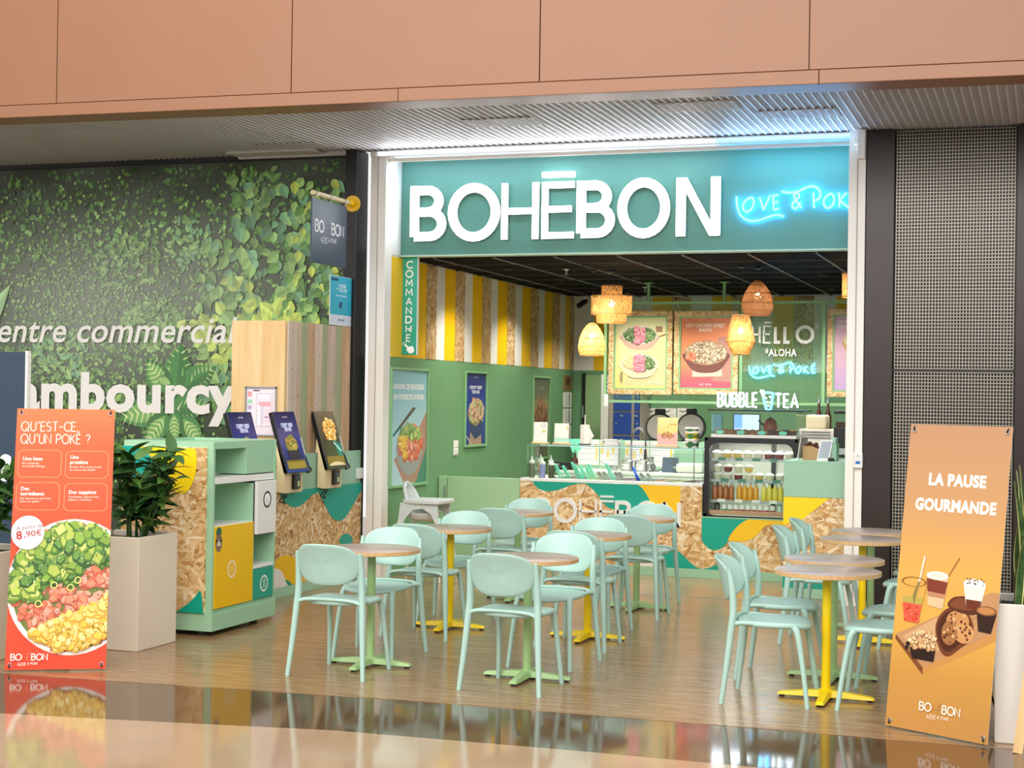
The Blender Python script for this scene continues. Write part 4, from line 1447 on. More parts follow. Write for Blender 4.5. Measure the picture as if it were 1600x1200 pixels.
def draw_pause(P, w, H):
    P.grad(0, 0, w, H, [(0, 'bc8848'), (.18, 'c49044'), (.35, 'd6a44a'), (.52, 'd8a452'), (.72, 'c29464'), (1, 'b58a68')])
    X = lambda u: u * w
    Y = lambda v: H * (1 - v)
    rr = random.Random(8)
    P.text('LA PAUSE', .51 * w, Y(.198), .058, 'fdf6ee', width=.56 * w, bold=.045, mid=True)
    P.text('GOURMANDE', .51 * w, Y(.282), .058, 'fdf6ee', width=.79 * w, bold=.045, mid=True)
    def pl(pts, c):
        P.poly([(X(a), Y(b)) for a, b in pts], c)
    # serving board with its front edge
    pl([(.03, .712), (.33, .815), (1.05, .668), (1.05, .625), (1.0, .60), (.9, .535)], 'c48a4a')
    pl([(.03, .700), (.33, .795), (1.05, .640), (1.05, .53), (.93, .527)], 'b98a5e')
    pl([(.10, .703), (.30, .77), (.62, .70), (.42, .63)], 'c99f74')
    pl([(.03, .700), (.33, .795), (.33, .818), (.03, .715)], '7c4a26')
    P.line([(X(.18), Y(.74)), (X(.95), Y(.58))], .003, '8f6238')
    # plates and cups
    P.poly(smooth_path([(X(a), Y(b)) for a, b in ((.42, .655), (.5, .6), (.66, .588), (.77, .628), (.78, .68), (.68, .715), (.56, .748), (.47, .725))]), '6e3c22')
    P.poly(smooth_path([(X(a), Y(b)) for a, b in ((.44, .655), (.52, .607), (.66, .597), (.75, .632), (.76, .675), (.66, .705), (.56, .733), (.48, .71))]), '4d2716')
    P.circ(X(.63), Y(.632), .066, 'c08a55', .055).circ(X(.70), Y(.668), .058, 'c9945c', .05).circ(X(.56), Y(.672), .046, 'a06c40', .062)
    for _ in range(46):
        q = rr.choice(((.63, .632, .055, .045), (.70, .668, .048, .04), (.56, .672, .035, .05)))
        a, b = rr.uniform(-1, 1), rr.uniform(-1, 1)
        if a * a + b * b < 1:
            P.circ(X(q[0]) + a * q[2], Y(q[1]) + b * q[3], rr.uniform(.004, .009), rr.choice(('4a2613', '6b3a1e', 'dcb37c')), None, 7, 0, False)
    P.d += P.step
    P.poly(smooth_path([(X(a), Y(b)) for a, b in ((.52, .585), (.58, .556), (.74, .552), (.84, .578), (.78, .605), (.62, .602))]), '5a2f1c')
    P.poly(smooth_path([(X(a), Y(b)) for a, b in ((.54, .582), (.60, .56), (.73, .557), (.80, .577), (.74, .592), (.62, .592))]), '7b4528')
    # whipped cream cup
    pl([(.655, .505), (.87, .51), (.83, .585), (.70, .585)], 'eadfd0')
    pl([(.69, .558), (.84, .56), (.83, .588), (.70, .587)], '6a3320')
    P.circ(X(.762), Y(.507), .062, 'f4ece0', .024)
    for i in range(18):
        P.circ(X(.762) + rr.uniform(-.05, .05), Y(.503) + rr.uniform(-.012, .02), .006, '5a4638', .003, 6, rr.uniform(0, 3), False)
    P.d += P.step
    # espresso
    pl([(.80, .588), (.99, .595), (.95, .658), (.83, .655)], '35211a')
    P.circ(X(.895), Y(.588), .058, '8a5a34', .024).circ(X(.89), Y(.588), .048, 'b9804c', .018)
    # latte glass and spoon
    P.line([(X(.49), Y(.503)), (X(.60), Y(.43))], .0048, '8a5a1e')
    pl([(.29, .49), (.51, .498), (.475, .60), (.325, .592)], 'd7b890')
    pl([(.295, .505), (.505, .512), (.488, .552), (.312, .547)], '7d3a26')
    pl([(.312, .547), (.488, .552), (.482, .567), (.318, .563)], 'b98560')
    P.circ(X(.40), Y(.494), .065, 'f6e6d8', .022).circ(X(.40), Y(.494), .045, 'ecd4c2', .013)
    # iced tea
    P.line([(X(.225), Y(.52)), (X(.262), Y(.435))], .011, 'e6d3c2')
    pl([(.045, .522), (.30, .527), (.245, .655), (.105, .652)], 'd9a24e')
    pl([(.075, .59), (.27, .593), (.245, .655), (.105, .652)], 'e0563f')
    pl([(.065, .57), (.28, .572), (.27, .595), (.075, .592)], 'b3a24e')
    for i in range(30):
        P.circ(X(rr.uniform(.1, .25)), Y(rr.uniform(.6, .648)), .008, rr.choice(('f0705a', 'd8452f', 'e86a4c')), None, 7, 0, False)
    P.d += P.step
    P.ring(X(.172), Y(.522), .076, .010, '8a5f26', 24, .026)
    pl([(.17, .565), (.215, .52), (.235, .522), (.19, .60)], '8b7a45')
    # crumble cake
    pl([(.18, .735), (.44, .735), (.43, .772), (.22, .77)], '2d1a14')
    food(P, X(.31), Y(.71), .083, .05, [('a87a4c', 'd9b07c'), ('8a5c36', 'e6c898'), ('c09060', 'f0d8a8')], 60, .016, None, rr)
    P.circ(X(.165), Y(.725), .012, '2a1a1c').circ(X(.155), Y(.738), .010, '2a1a1c')
    logo(P, .53 * w, Y(.93), .040, 'fbeedd', 'c9924f')

x_banner('poke_banner', 'orange banner with a big poke bowl picture on the left by the planters', (-5.925,7.955), (.882, .472), .33, .592, 1.57, draw_poke)
x_banner('dessert_banner', 'golden banner with drinks and cookies standing at the right of the terrace', (-0.794,8.431), (.869, -.495), .20, .604, 1.575, draw_pause)

# ================================================================ WASTE SORTING CABINET
cab = thing('sorting_cabinet', 'mint green waste sorting cabinet with a strand board front and yellow door', 'cabinet', (-5.86, 10.12, 0))
cx0, cx1, cy0, cy1, ct = -6.22, -5.5, 9.66, 10.60, 1.355
(yl, zr1t), (yr1, zr1b) = (9.64,1.303), (10.145,1.092)
(_, zr2t), (ysp, zr2b) = (9.647,1.083), (10.263,0.754)
(_, zyt), (_, zyb) = (9.916,0.761), (9.625,0.138)
(ywr, zwt), (_, zwb) = (10.593,1.058), (10.399,0.664)
(_, zr3b) = (10.407,0.441)
yl = cy0 + .03
zb = .155
def cbox(name, y0, y1, z0, z1, x0=cx0, x1=cx1, mat=MINT_LAM, bev=.002):
    return box_obj(name, (x0, y0, z0, x1, y1, z1), mat, cab, bev)
cbox('side_panel', cy0, yl, zb, ct)
cbox('side_panel', cy1 - .025, cy1, zb, ct)
cbox('back_panel', yl, cy1 - .025, zb, ct, cx0, cx0 + .03)
cbox('divider', ysp - .012, ysp + .012, zb, zwt - .015, cx0 + .03, cx1 - .004)
cbox('bottom_panel', yl, cy1 - .025, zb, zb + .025, cx0 + .03, cx1 - .01)
cbox('plinth', cy0 - .008, cy1 + .004, .035, zb, cx0, cx1 + .012)
for yy in (cy0 + .1, cy1 - .1):
    for xx in (cx0 + .1, cx1 - .12):
        MB().cyl((xx, yy, 0), (xx, yy, .036), .03, .03, 10).build('foot', BLACK, cab)
cbox('top_band', yr1, cy1 - .025, zr1b + .02, ct, cx1 - .3, cx1 - .004)
cbox('top_band', yl, yr1, zr1t, ct, cx1 - .3, cx1 - .004)
cbox('niche_back', yl, yr1, zr1b, zr1t, cx1 - .34, cx1 - .30)
cbox('shelf', yl, cy1 - .025, zwt, zr1b + .012, cx0 + .03, cx1, WHITE)
cbox('shelf', yl, ysp - .012, zyt + .004, zr2b, cx0 + .03, cx1, WHITE)
cbox('shelf', ysp + .012, cy1 - .025, zr3b - .03, zr3b - .005, cx0 + .03, cx1, WHITE)
cbox('liner', yl, ysp - .012, zr2b, zr2t, cx1 - .36, cx1 - .34)
cbox('liner', ysp + .012, cy1 - .025, zr3b, zwb, cx1 - .36, cx1 - .34)
MB().box(cx1 - .28, yl + .05, zr2b + .001, cx1 - .1, yl + .3, zr2b + .006).build('drop_hole', BLACK, cab)
yd = cbox('door', yl + .004, ysp - .008, zb + .03, zyt, cx1 - .02, cx1 + .004, YELLOW)
wd_ = cbox('door', ysp + .014, cy1 - .028, zwb, zwt - .006, cx1 - .03, cx1 + .02, WHITE)
td = cbox('door', ysp + .002, cy1 - .028, zb + .03, zr3b - .034, cx1 - .02, cx1 + .004, TEAL)
yd['label'], wd_['label'], td['label'] = 'yellow door', 'white door', 'teal door'
MB().box(cx1 - .025, ysp - .006, zwb, cx1 - .002, ysp + .012, zwt - .006).build('gap_shadow_strip', BLACK, cab)
def emblem(door, px, c, x, inner):
    P = Print(side(x), step=.0002)
    P.ring(px[0], px[1], .062, .014, c)
    inner(P, px[0], px[1])
    P.build('emblem', door, world=True)
def em_bottle(P, y, z):
    for k in (-.014, .012):
        P.line([(y + k, z - .028), (y + k, z + .022)], .009, 'f6e7b0')
def em_tree(P, y, z):
    for k in range(4):
        P.line([(y - .02, z - .028 + k * .017), (y + .02, z - .022 + k * .017)], .005, 'dff3ea')
    P.line([(y - .006, z - .03), (y - .006, z + .035)], .004, 'dff3ea')
    P.line([(y + .01, z - .03), (y + .01, z + .035)], .004, 'dff3ea')
def em_food(P, y, z):
    P.circ(y, z, .046, 'fafaf6').line(smooth_path([(y - .01, z - .03), (y - .015, z - .005), (y + .005, z + .004), (y + .012, z - .018), (y - .006, z - .032)], 4, False), .003, '7a7a72')
emblem(yd, (9.936,0.445), 'f6edd8', cx1 + .004, em_bottle)
emblem(td, (10.426,0.292), 'f3f6f2', cx1 + .004, em_tree)
emblem(wd_, (10.428,0.914), '23221f', cx1 + .02, em_food)
P = Print(side(cx1 + .004), step=.0002)
py_, pz_ = (9.747,0.656)
P.poly(smooth_path([(py_ - .035, pz_ + .045), (py_ - .03, pz_ + .085), (py_, pz_ + .10), (py_ + .03, pz_ + .085), (py_ + .03, pz_ + .045)], 4), '1f6a4c')
P.circ(py_, pz_ - .01, .047, '8a6f58', .065)
P.line([(py_ - .045, pz_ + .005), (py_ + .045, pz_ + .005)], .014, '2a2320')
P.poly([(py_ - .025, pz_ - .03), (py_, pz_ + .03), (py_ + .025, pz_ - .03)], 'e9e4d6')
P.line([(py_, pz_ + .06), (py_, pz_ - .02)], .006, '2a2320')
P.build('sticker', yd)
sbd = MB().box(cx0 - .003, cy0 - .018, zb + .008, -5.545, cy0 - .0005, 1.315).build('strand_board', OSB, cab, bevel=.002)
flakes(sbd, front(cy0 - .018), cx0, zb + .010, -5.547, 1.313, 31, 1150, .12)
for k_, (pts, c) in enumerate((([(-6.342,1.324),(-6.089,1.33),(-6.057,1.295),(-6.011,1.26),(-5.964,1.214),(-5.923,1.164),(-5.981,1.127),(-6.034,1.086),(-6.098,1.06),(-6.19,1.089),(-6.337,1.1)], '00a796'), ([(-6.089,1.308),(-5.984,1.307),(-5.831,1.308),(-5.652,1.307),(-5.629,1.294),(-5.619,1.232),(-5.624,1.138),(-5.652,1.059),(-5.691,1.006),(-5.744,0.988),(-5.798,1.003),(-5.844,1.06),(-5.886,1.13),(-5.923,1.188),(-5.974,1.238),(-6.029,1.282)], 'ffdc00'), ([(-5.834,0.068),(-5.808,0.117),(-5.773,0.154),(-5.702,0.201),(-5.641,0.248),(-5.601,0.289),(-5.571,0.318),(-5.551,0.21),(-5.549,0.086),(-5.682,0.074)], '00a58c'), ([(-6.127,0.24),(-6.04,0.225),(-6.007,0.168),(-5.979,0.13),(-5.956,0.076),(-6.041,0.055),(-6.124,0.066)], 'f0ece4'),)):
    P = Print(front(cy0 - .018), step=.0003, lift=.0052 + .0003 * k_, clip=(cx0 - .003, zb + .008, -5.545, 1.315))
    P.poly(smooth_path(pts, 5), c)
    P.build('painted_shape', cab)

# ================================================================ PLANK CLAD WALL WITH ORDERING KIOSKS
kw = thing('kiosk_unit', 'plank clad wall unit with a strand board base beside the left white post', 'wall unit', (-6.3, 12.6, 0))
WY0, WY1, WT = 11.93, 13.19, 2.318
box_obj('end_board', (-6.62, WY0 - .02, 0, -6.115, WY0, WT), PINE, kw, .002)
box_obj('carcass', (-6.62, WY0, 0, -6.115, WY1, WT - .02), PINE, kw)
pk = [450, 463, 471, 480, 491, 502, 511, 525, 534, 547, 556, 568]
pky = [11.93 + (13.46 - 11.93) * 0 for _ in pk]
pky = [p_[0] for p_ in [(11.948,1.782),(12.103,1.783),(12.2,1.785),(12.311,1.786),(12.461,1.788),(12.602,1.79),(12.706,1.791),(12.879,1.793),(13,1.795),(13.18,1.797),(13.306,1.799),(13.479,1.801)]]
order = [3, 0, 1, 2, 3, 1, 0, 1, 2, 3, 2, 1]
KNOT = paint('wood_knot', '5a4030', .7)
rk = random.Random(12)
for i, (a, b) in enumerate(zip(pky, pky[1:])):
    d = rk.uniform(0, .008)
    b2 = min(b, 13.36)
    pl_ = box_obj('plank', (-6.115, a + .0015, .9, -6.1 + d - .006, b2 - .0015, WT + rk.uniform(-.003, .003)), PLANKS[order[i]], kw, .0015)
    for _ in range(rk.randint(2, 4)):
        ky, kz = rk.uniform(a + .02, b2 - .02), rk.uniform(1.3, 2.25)
        kb = MB().lathe([(1e-4, .0012), (rk.uniform(.004, .008), .0008), (.009, 0)], (0, 0, 0), 8, sx=.7).build('knot', KNOT, pl_, world=False)
        kb.location = (-6.1 + d - .006 - kw.location.x, ky - kw.location.y, kz)
        kb.rotation_euler = (0, PI / 2, 0)
# low panel: mint strip over strand board on a plinth, running forward behind the cabinet
LX = -6.035
box_obj('low_panel', (-6.10, 10.75, .08, LX - .012, 13.34, 1.185), SAGE_LAM, kw, .002)
box_obj('plinth', (-6.10, 10.75, 0, LX + .006, 13.34, .085), MINT_LAM, kw, .002)
ob_t = .885
sbd = box_obj('strand_board', (LX - .012, 10.76, .086, LX, 13.335, ob_t), OSB, kw, .002)
flakes(sbd, side(LX), 10.762, .088, 13.333, ob_t - .002, 32, 1150, .105, 1.0)
for k_, (pts, c) in enumerate((([(11.678,0.952),(11.701,0.859),(11.758,0.81),(11.835,0.774),(11.938,0.744),(12.067,0.745),(12.197,0.784),(12.303,0.826),(12.398,0.843),(12.408,0.929)], '0aa08c'),
               ([(12.354,0.932),(12.473,0.805),(12.583,0.701),(12.7,0.607),(12.845,0.564),(12.977,0.582),(13.137,0.679),(13.286,0.786),(13.407,0.877),(13.128,0.934)], '0aa08c'),
               ([(12.867,0.371),(12.895,0.413),(12.953,0.433),(13.027,0.436),(13.102,0.413),(13.155,0.367),(13.031,0.32)], '0aa08c'),
               ([(11.628,0.279),(11.675,0.332),(11.762,0.349),(11.875,0.341),(11.992,0.303),(12.059,0.249),(12.14,0.17),(12.276,0.097),(12.413,0.04),(12.388,-0.024),(11.913,-0.005),(11.635,0.095)], 'f2bd12'),
               ([(11.581,0.238),(11.679,0.246),(11.754,0.215),(11.819,0.145),(11.897,0.09),(11.976,0.034),(11.787,-0.014),(11.589,0.009)], 'ece6dc'),
               ([(11.812,0.14),(11.896,0.119),(11.949,0.078),(11.952,0.043),(11.911,0.059)], '0a9a80'))):
    P = Print(side(LX), step=.0003, lift=.0052 + .0003 * k_, clip=(10.76, .087, 13.335, ob_t))
    P.poly(smooth_path(pts, 5), c)
    P.build('painted_shape', kw)
sw = thing('wall_socket', 'small white socket plate on the mint strip right of the last kiosk', 'socket', (LX - .012, 13.1, 1.0))
q = [(13.234,1.001),(13.351,0.925)]
MB().box(LX - .012, q[0][0], q[1][1], LX + .012, q[1][0], q[0][1] + .02).build('plate', WHITE, sw, bevel=.004)
# evacuation plan
ep = thing('evacuation_plan', 'framed pale pink evacuation plan on the plain wooden end board', 'poster', (-6.36, WY0 - .02, 1.54))
(xa, za), (xb, zb_) = (-6.478,1.755), (-6.182,1.336)
m = MB()
for b in ((xa, zb_, xb, zb_ + .012), (xa, za - .012, xb, za), (xa, zb_, xa + .012, za), (xb - .012, zb_, xb, za)):
    m.box(b[0], WY0 - .036, b[1], b[2], WY0 - .02, b[3])
m.build('frame', STEEL, ep)
P = Print(front(WY0 - .022), step=.0002)
P.rect(xa + .01, zb_ + .01, xb - .01, za - .01, 'f0e2ea')
X_ = lambda u: xa + (xb - xa) * u
Z_ = lambda v: zb_ + (za - zb_) * v
for u0, v0, u1, v1, c in ((.07, .80, .2, .9, 'e79aa0'), (.07, .66, .22, .74, '9fd6b4'), (.07, .54, .2, .62, 'b9a8c8'), (.38, .78, .78, .85, 'f7e9ee'), (.42, .6, .8, .7, 'f0a8b4'), (.38, .22, .5, .62, 'fdf8fa'), (.52, .26, .58, .6, 'd9cfe0'), (.62, .3, .8, .56, 'f4d6de'), (.62, .37, .74, .4, '9a8cb8'), (.25, .91, .45, .935, '5a4a55')):
    P.rect(X_(u0), Z_(v0), X_(u1), Z_(v1), c)
for u0, v0, u1, v1 in ((.36, .2, .36, .86), (.36, .86, .82, .86), (.82, .86, .82, .2), (.36, .2, .82, .2), (.5, .22, .5, .62), (.36, .42, .5, .42), (.36, .52, .5, .52), (.88, .1, .88, .9)):
    P.line([(X_(u0), Z_(v0)), (X_(u1), Z_(v1))], .002, 'a8808e')
P.build('print', ep)
SCREEN_BLUE = '10296e'
def kiosk(name, label, y0, art, low=False):
    """wooden console on the wall carrying a tilted touch screen, card reader and hand scanner"""
    y1 = y0 + .335
    t = thing(name, label, 'kiosk', (-6.1, y0 + .17, .88), 'ordering kiosks on the plank wall')
    prof = [(LX + .001, .885), (-5.958, .875), (-5.958, 1.045), (-5.935, 1.05), (-6.045, 1.33), (-6.055, 1.187), (LX + .001, 1.187)]
    fr = Fr((0, y0, 0), (1, 0, 0), (0, 0, 1))
    MB().prism(prof, fr, -(y1 - y0), 0).build('console', PINE_LIGHT, t, bevel=.003)
    a = Vector((-5.925, y0 - .0, 1.045))
    v = Vector((-.152, 0, .502))
    L = v.length
    sf = Fr(a, (0, 1, 0), v)
    w = .385
    MB().slab(sf, 0, 0, w, L, -.042, 0).build('screen_housing', BLACK, t, bevel=.005)
    P = Print(sf, lift=.0008, clip=(.022, .03, w - .022, L - .022), step=.0002)
    art(P, w, L)
    P.build('screen', t, SCREEN)
    fr2 = side(-5.958)
    rd = MB().slab(fr2, y0 + .13, .905, y0 + .245, 1.03, 0, .03).build('card_reader', BLACK, t, bevel=.006)
    MB().slab(fr2, y0 + .15, .99, y0 + .225, 1.012, .03, .033).build('reader_display', NAVY, rd)
    P = Print(side(-5.927), step=.0002)
    P.circ(y0 + .2, .95, .02, 'd8dca0', .026).line([(y0 + .19, .95), (y0 + .21, .955)], .006, '5a7a3a')
    P.build('reader_emblem', rd)
    # scanner hanging at the far side of the screen
    p0 = sf.p(w + .012, .22, -.02)
    p1 = sf.p(w + .012, .03, -.01)
    sc_ = MB().tube([p0, p0.lerp(p1, .4), p1], [.014, .018, .024], 8).build('hand_scanner', BLACK, t, smooth=40)
    MB().tube([p1, p1 + Vector((.02, 0, -.03))], [.028, .03], 10).build('scanner_head', BLACK, sc_, smooth=40)
    MB().slab(sf, w + .0, .12, w + .02, .30, -.02, .0).build('label_strip', WHITE, t)
    loop = [(-5.995 + .02 * math.sin(q * 3), y0 + .06 + .035 * math.cos(q), .835 + .045 * math.sin(q)) for q in [i * .45 for i in range(26)]]
    MB().tube([(-6.0, y0 + .06, .885)] + loop, .005, 5).build('cable', BLACK, t, smooth=True)
    return t
def art_blue(P, w, L):
    P.grad(0, 0, w, L, [(0, '1a3a7a'), (.2, '142a5c'), (.5, '12307c'), (1, '0b1a44')])
    P.text('CRISPY BEEF', w / 2, L * .75, .032, 'cdd6ee', width=w * .55, bold=.03, mid=True)
    P.text('TERIYAKI', w / 2, L * .68, .032, 'cdd6ee', width=w * .34, bold=.03, mid=True)
    P.text('BO  BON', w / 2, L * .90, .014, 'cdd6ee', mid=True)
    food(P, w * .5, L * .45, w * .27, L * .15, [('4d5a1e', '9aa648'), ('6d5a24', 'c8a850'), ('4a3a18', '8a7a38')], 160, .016)
    P.poly([(w * .2, L * .36), (w * .8, L * .36), (w * .72, L * .2), (w * .28, L * .2)], '1d2536')
    P.rect(0, 0, w, L * .2, '6b5f2a')
    P.rect(w * .1, L * .04, w * .9, L * .17, '8a7c30')
def art_food(P, w, L):
    P.grad(0, 0, w, L, [(0, '2a3a2c'), (.5, '3a3a2a'), (1, '6a5a48')])
    food(P, w * .58, L * .68, w * .32, L * .2, [('a86a20', 'e0a848'), ('8a5218', 'f0c874'), ('c08030', 'ffdf9a')], 150, .022, None, R, .4)
    P.poly([(w * .2, L * .5), (w * .6, L * .5), (w * .75, L * .2), (w * .1, L * .18)], '35432c')
    P.poly([(w * .6, L * .5), (w * .95, L * .42), (w * .95, L * .2), (w * .72, L * .2)], '0d7a66')
    P.line([(w * .6, L * .46), (w * .9, L * .3)], .012, 'c8e4de')
    P.rect(0, 0, w, L * .22, '7a6a2c')
    P.poly(smooth_path([(w * .1, L * .06), (w * .4, L * .12), (w * .8, L * .1), (w * .95, L * .03), (w * .5, L * .0)], 5), 'c9b890')
kiosk('ordering_kiosk', 'ordering kiosk with a blue screen, half hidden behind the sorting cabinet', 10.874, art_blue)
kiosk('ordering_kiosk', 'middle ordering kiosk with blue screen and bowl picture, beside the sorting cabinet', 11.63, art_blue)
kiosk('ordering_kiosk', 'ordering kiosk with a golden food picture, last before the white post', 12.40, art_food)

# ================================================================ POSTERS ON THE GREEN LEFT WALL
GREEN_FRAME = paint('green_snap_frame', '86b884', .35, grain=.02)
def wall_poster(label, y0, y1, z0, z1, draw, name='wall_poster', cat='poster'):
    t = thing(name, label, cat, (XL, (y0 + y1) / 2, (z0 + z1) / 2))
    for b in ((y0, z0, y1, z0 + .025), (y0, z1 - .025, y1, z1), (y0, z0 + .025, y0 + .025, z1 - .025), (y1 - .025, z0 + .025, y1, z1 - .025)):
        box_obj('frame_bar', (XL, b[0], b[1], XL + .022, b[2], b[3]), GREEN_FRAME, t, .003)
    P = Print(side(XL), lift=.004, clip=(y0 + .02, z0 + .02, y1 - .02, z1 - .02), step=.0002)
    draw(P, y0, y1, z0, z1)
    P.build('print', t, PRINT_GLOSS)
    return t
def art_fresh(P, y0, y1, z0, z1):
    w, h = y1 - y0, z1 - z0
    P.grad(y0, z0, y1, z1, [(0, 'b8d8dc'), (.6, 'a3ccd2'), (1, '7fb6bf')])
    P.poly([(y0 + w * .62, z0), (y1, z0), (y1, z0 + h * .35)], '4f8a72')
    P.poly([(y1 - w * .05, z0 + h * .62), (y1, z0 + h * .64), (y1, z0 + h * .35), (y0 + w * .7, z0 + h * .03), (y0 + w * .38, z0 + h * .03), (y0 + w * .12, z0 + h * .24), (y0 + w * .55, z0 + h * .34)], 'b08a76')
    P.text('UN BOWL DE FRAICHEUR,', (y0 + y1) / 2 - .01, z0 + h * .82, h * .042, 'f3f0ee', width=w * .82, bold=.04, mid=True)
    P.text('UN MONDE DE SAVEURS', (y0 + y1) / 2 - .01, z0 + h * .735, h * .042, 'f3f0ee', width=w * .8, bold=.04, mid=True)
    P.poly([(y0 + w * .06, z0 + h * .43), (y0 + w * .12, z0 + h * .43), (y0 + w * .68, z0 + h * .66), (y0 + w * .6, z0 + h * .67)], '6a5a48')
    P.poly([(y0 + w * .06, z0 + h * .43), (y0 + w * .12, z0 + h * .43), (y0 + w * .3, z0 + h * .505), (y0 + w * .24, z0 + h * .51)], '1d6a62')
    cx, cz = y0 + w * .54, z0 + h * .37
    P.poly(smooth_path([(cx - w * .33, cz), (cx - w * .3, z0 + h * .2), (cx - w * .1, z0 + h * .1), (cx + w * .12, z0 + h * .11), (cx + w * .28, z0 + h * .22), (cx + w * .31, cz)], 5), '97a09a')
    P.circ(cx, cz, w * .34, 'b9b4aa', h * .165)
    food(P, cx, cz, w * .29, h * .14, SAL, 110, .06)
    food(P, cx, cz, w * .29, h * .14, [('5a7a4a', '8fae6a'), ('7a9a4a', 'b9c878')], 60, .05, lambda a, b: b > cz + h * .05)
    food(P, cx, cz, w * .29, h * .14, MAN, 25, .05, lambda a, b: a < cx - w * .1 and b < cz + h * .04)
def art_navy(P, y0, y1, z0, z1):
    w, h = y1 - y0, z1 - z0
    P.grad(y0, z0, y1, z1, [(0, '2a3f78'), (.5, '2f4aa0'), (.75, '2b3a84'), (1, '2c3160')])
    P.text('CRISPY BEEF', (y0 + y1) / 2, z0 + h * .765, h * .04, 'e0dfea', width=w * .56, bold=.04, mid=True)
    P.text('TERIYAKI', (y0 + y1) / 2, z0 + h * .705, h * .04, 'e0dfea', width=w * .36, bold=.04, mid=True)
    P.text('BO  BON', (y0 + y1) / 2, z0 + h * .91, h * .02, 'cfd0e4', width=w * .2, mid=True)
    P.poly([(y0 + w * .25, z0 + h * .38), (y0 + w * .82, z0 + h * .38), (y0 + w * .78, z0 + h * .1), (y0 + w * .25, z0 + h * .1)], '37466a')
    P.poly([(y0 + w * .2, z0), (y0 + w * .28, z0 + h * .2), (y0 + w * .5, z0 + h * .1), (y0 + w * .78, z0 + h * .16), (y0 + w * .8, z0)], 'a58a76')
    P.line([(y0 + w * .06, z0 + h * .16), (y0 + w * .35, z0 + h * .04)], .016, 'd0b8a4')
    food(P, y0 + w * .53, z0 + h * .47, w * .33, h * .155, [('8a6a4a', 'c79a80'), ('7a8a58', 'b9bd84'), ('9a6a58', 'd8b49a')], 200, .045)
def art_dim(P, y0, y1, z0, z1):
    w, h = y1 - y0, z1 - z0
    P.grad(y0, z0, y1, z1, [(0, '6a6550'), (.6, '7d7c5c'), (1, '566054')])
    P.circ(y0 + w * .55, z0 + h * .55, w * .55, '8f8a58', h * .2)
    food(P, y0 + w * .5, z0 + h * .5, w * .38, h * .2, [('5a3a28', '8a6248'), ('6d4a34', 'a37a5a')], 90, .07)
    P.text('POKE', (y0 + y1) / 2, z0 + h * .83, h * .04, '8f9488', width=w * .4, bold=.03, mid=True)
wall_poster('tall pale blue poster of a poke bowl, nearest the entrance on the green wall', 13.49, 14.43, .825, 1.965, art_fresh)
wall_poster('narrow navy blue poster of a rice bowl in the middle of the green wall', 15.46, 16.14, 1.16, 1.972, art_navy)
wall_poster('dim olive poster of a dish on the green wall, farthest from the entrance', 17.76, 18.42, .95, 1.96, art_dim)
ls = thing('light_switch', 'white double light switch on the green wall under the navy poster', 'switch', (XL, 15.22, 1.16))
MB().box(XL, 15.16, 1.085, XL + .012, 15.285, 1.24).build('plate', WHITE, ls, bevel=.004)
MB().box(XL + .012, 15.175, 1.17, XL + .018, 15.27, 1.225).build('rocker', WHITE, ls, bevel=.003)
MB().box(XL + .012, 15.175, 1.10, XL + .018, 15.27, 1.155).build('rocker', WHITE, ls, bevel=.003)
ml = thing('allergen_list', 'vertical strip of pinned paper lists in the far corner of the green wall', 'notice', (XL, 19.25, 1.6))
la, lb = 19.02, 19.38
for i, (za_, zb__) in enumerate(((1.985, 1.79), (1.77, 1.58), (1.56, 1.37), (1.35, 1.155))):
    o = MB().box(XL, la, zb__, XL + .006, lb, za_).build('sheet', CARD if i else KRAFT, ml)
    P = Print(side(XL + .006), step=.0002)
    if i == 0:
        P.rect(la, zb__, lb, za_, '8a6a3c').circ((la + lb) / 2, (za_ + zb__) / 2 + .02, .1, '4a3420', .06)
    else:
        for k in range(9):
            P.line([(la + .05, za_ - .02 - k * .018), (la + .17, za_ - .02 - k * .018)], .004, '8d8880')
            P.rect(la + .22, za_ - .027 - k * .018, la + .27, za_ - .015 - k * .018, '6d6862')
    P.build('print', o)

# ================================================================ TABLES AND CHAIRS
def sup(w, e):
    c, s_ = math.cos(w), math.sin(w)
    return (math.copysign(abs(c) ** (2 / e), c), math.copysign(abs(s_) ** (2 / e), s_))

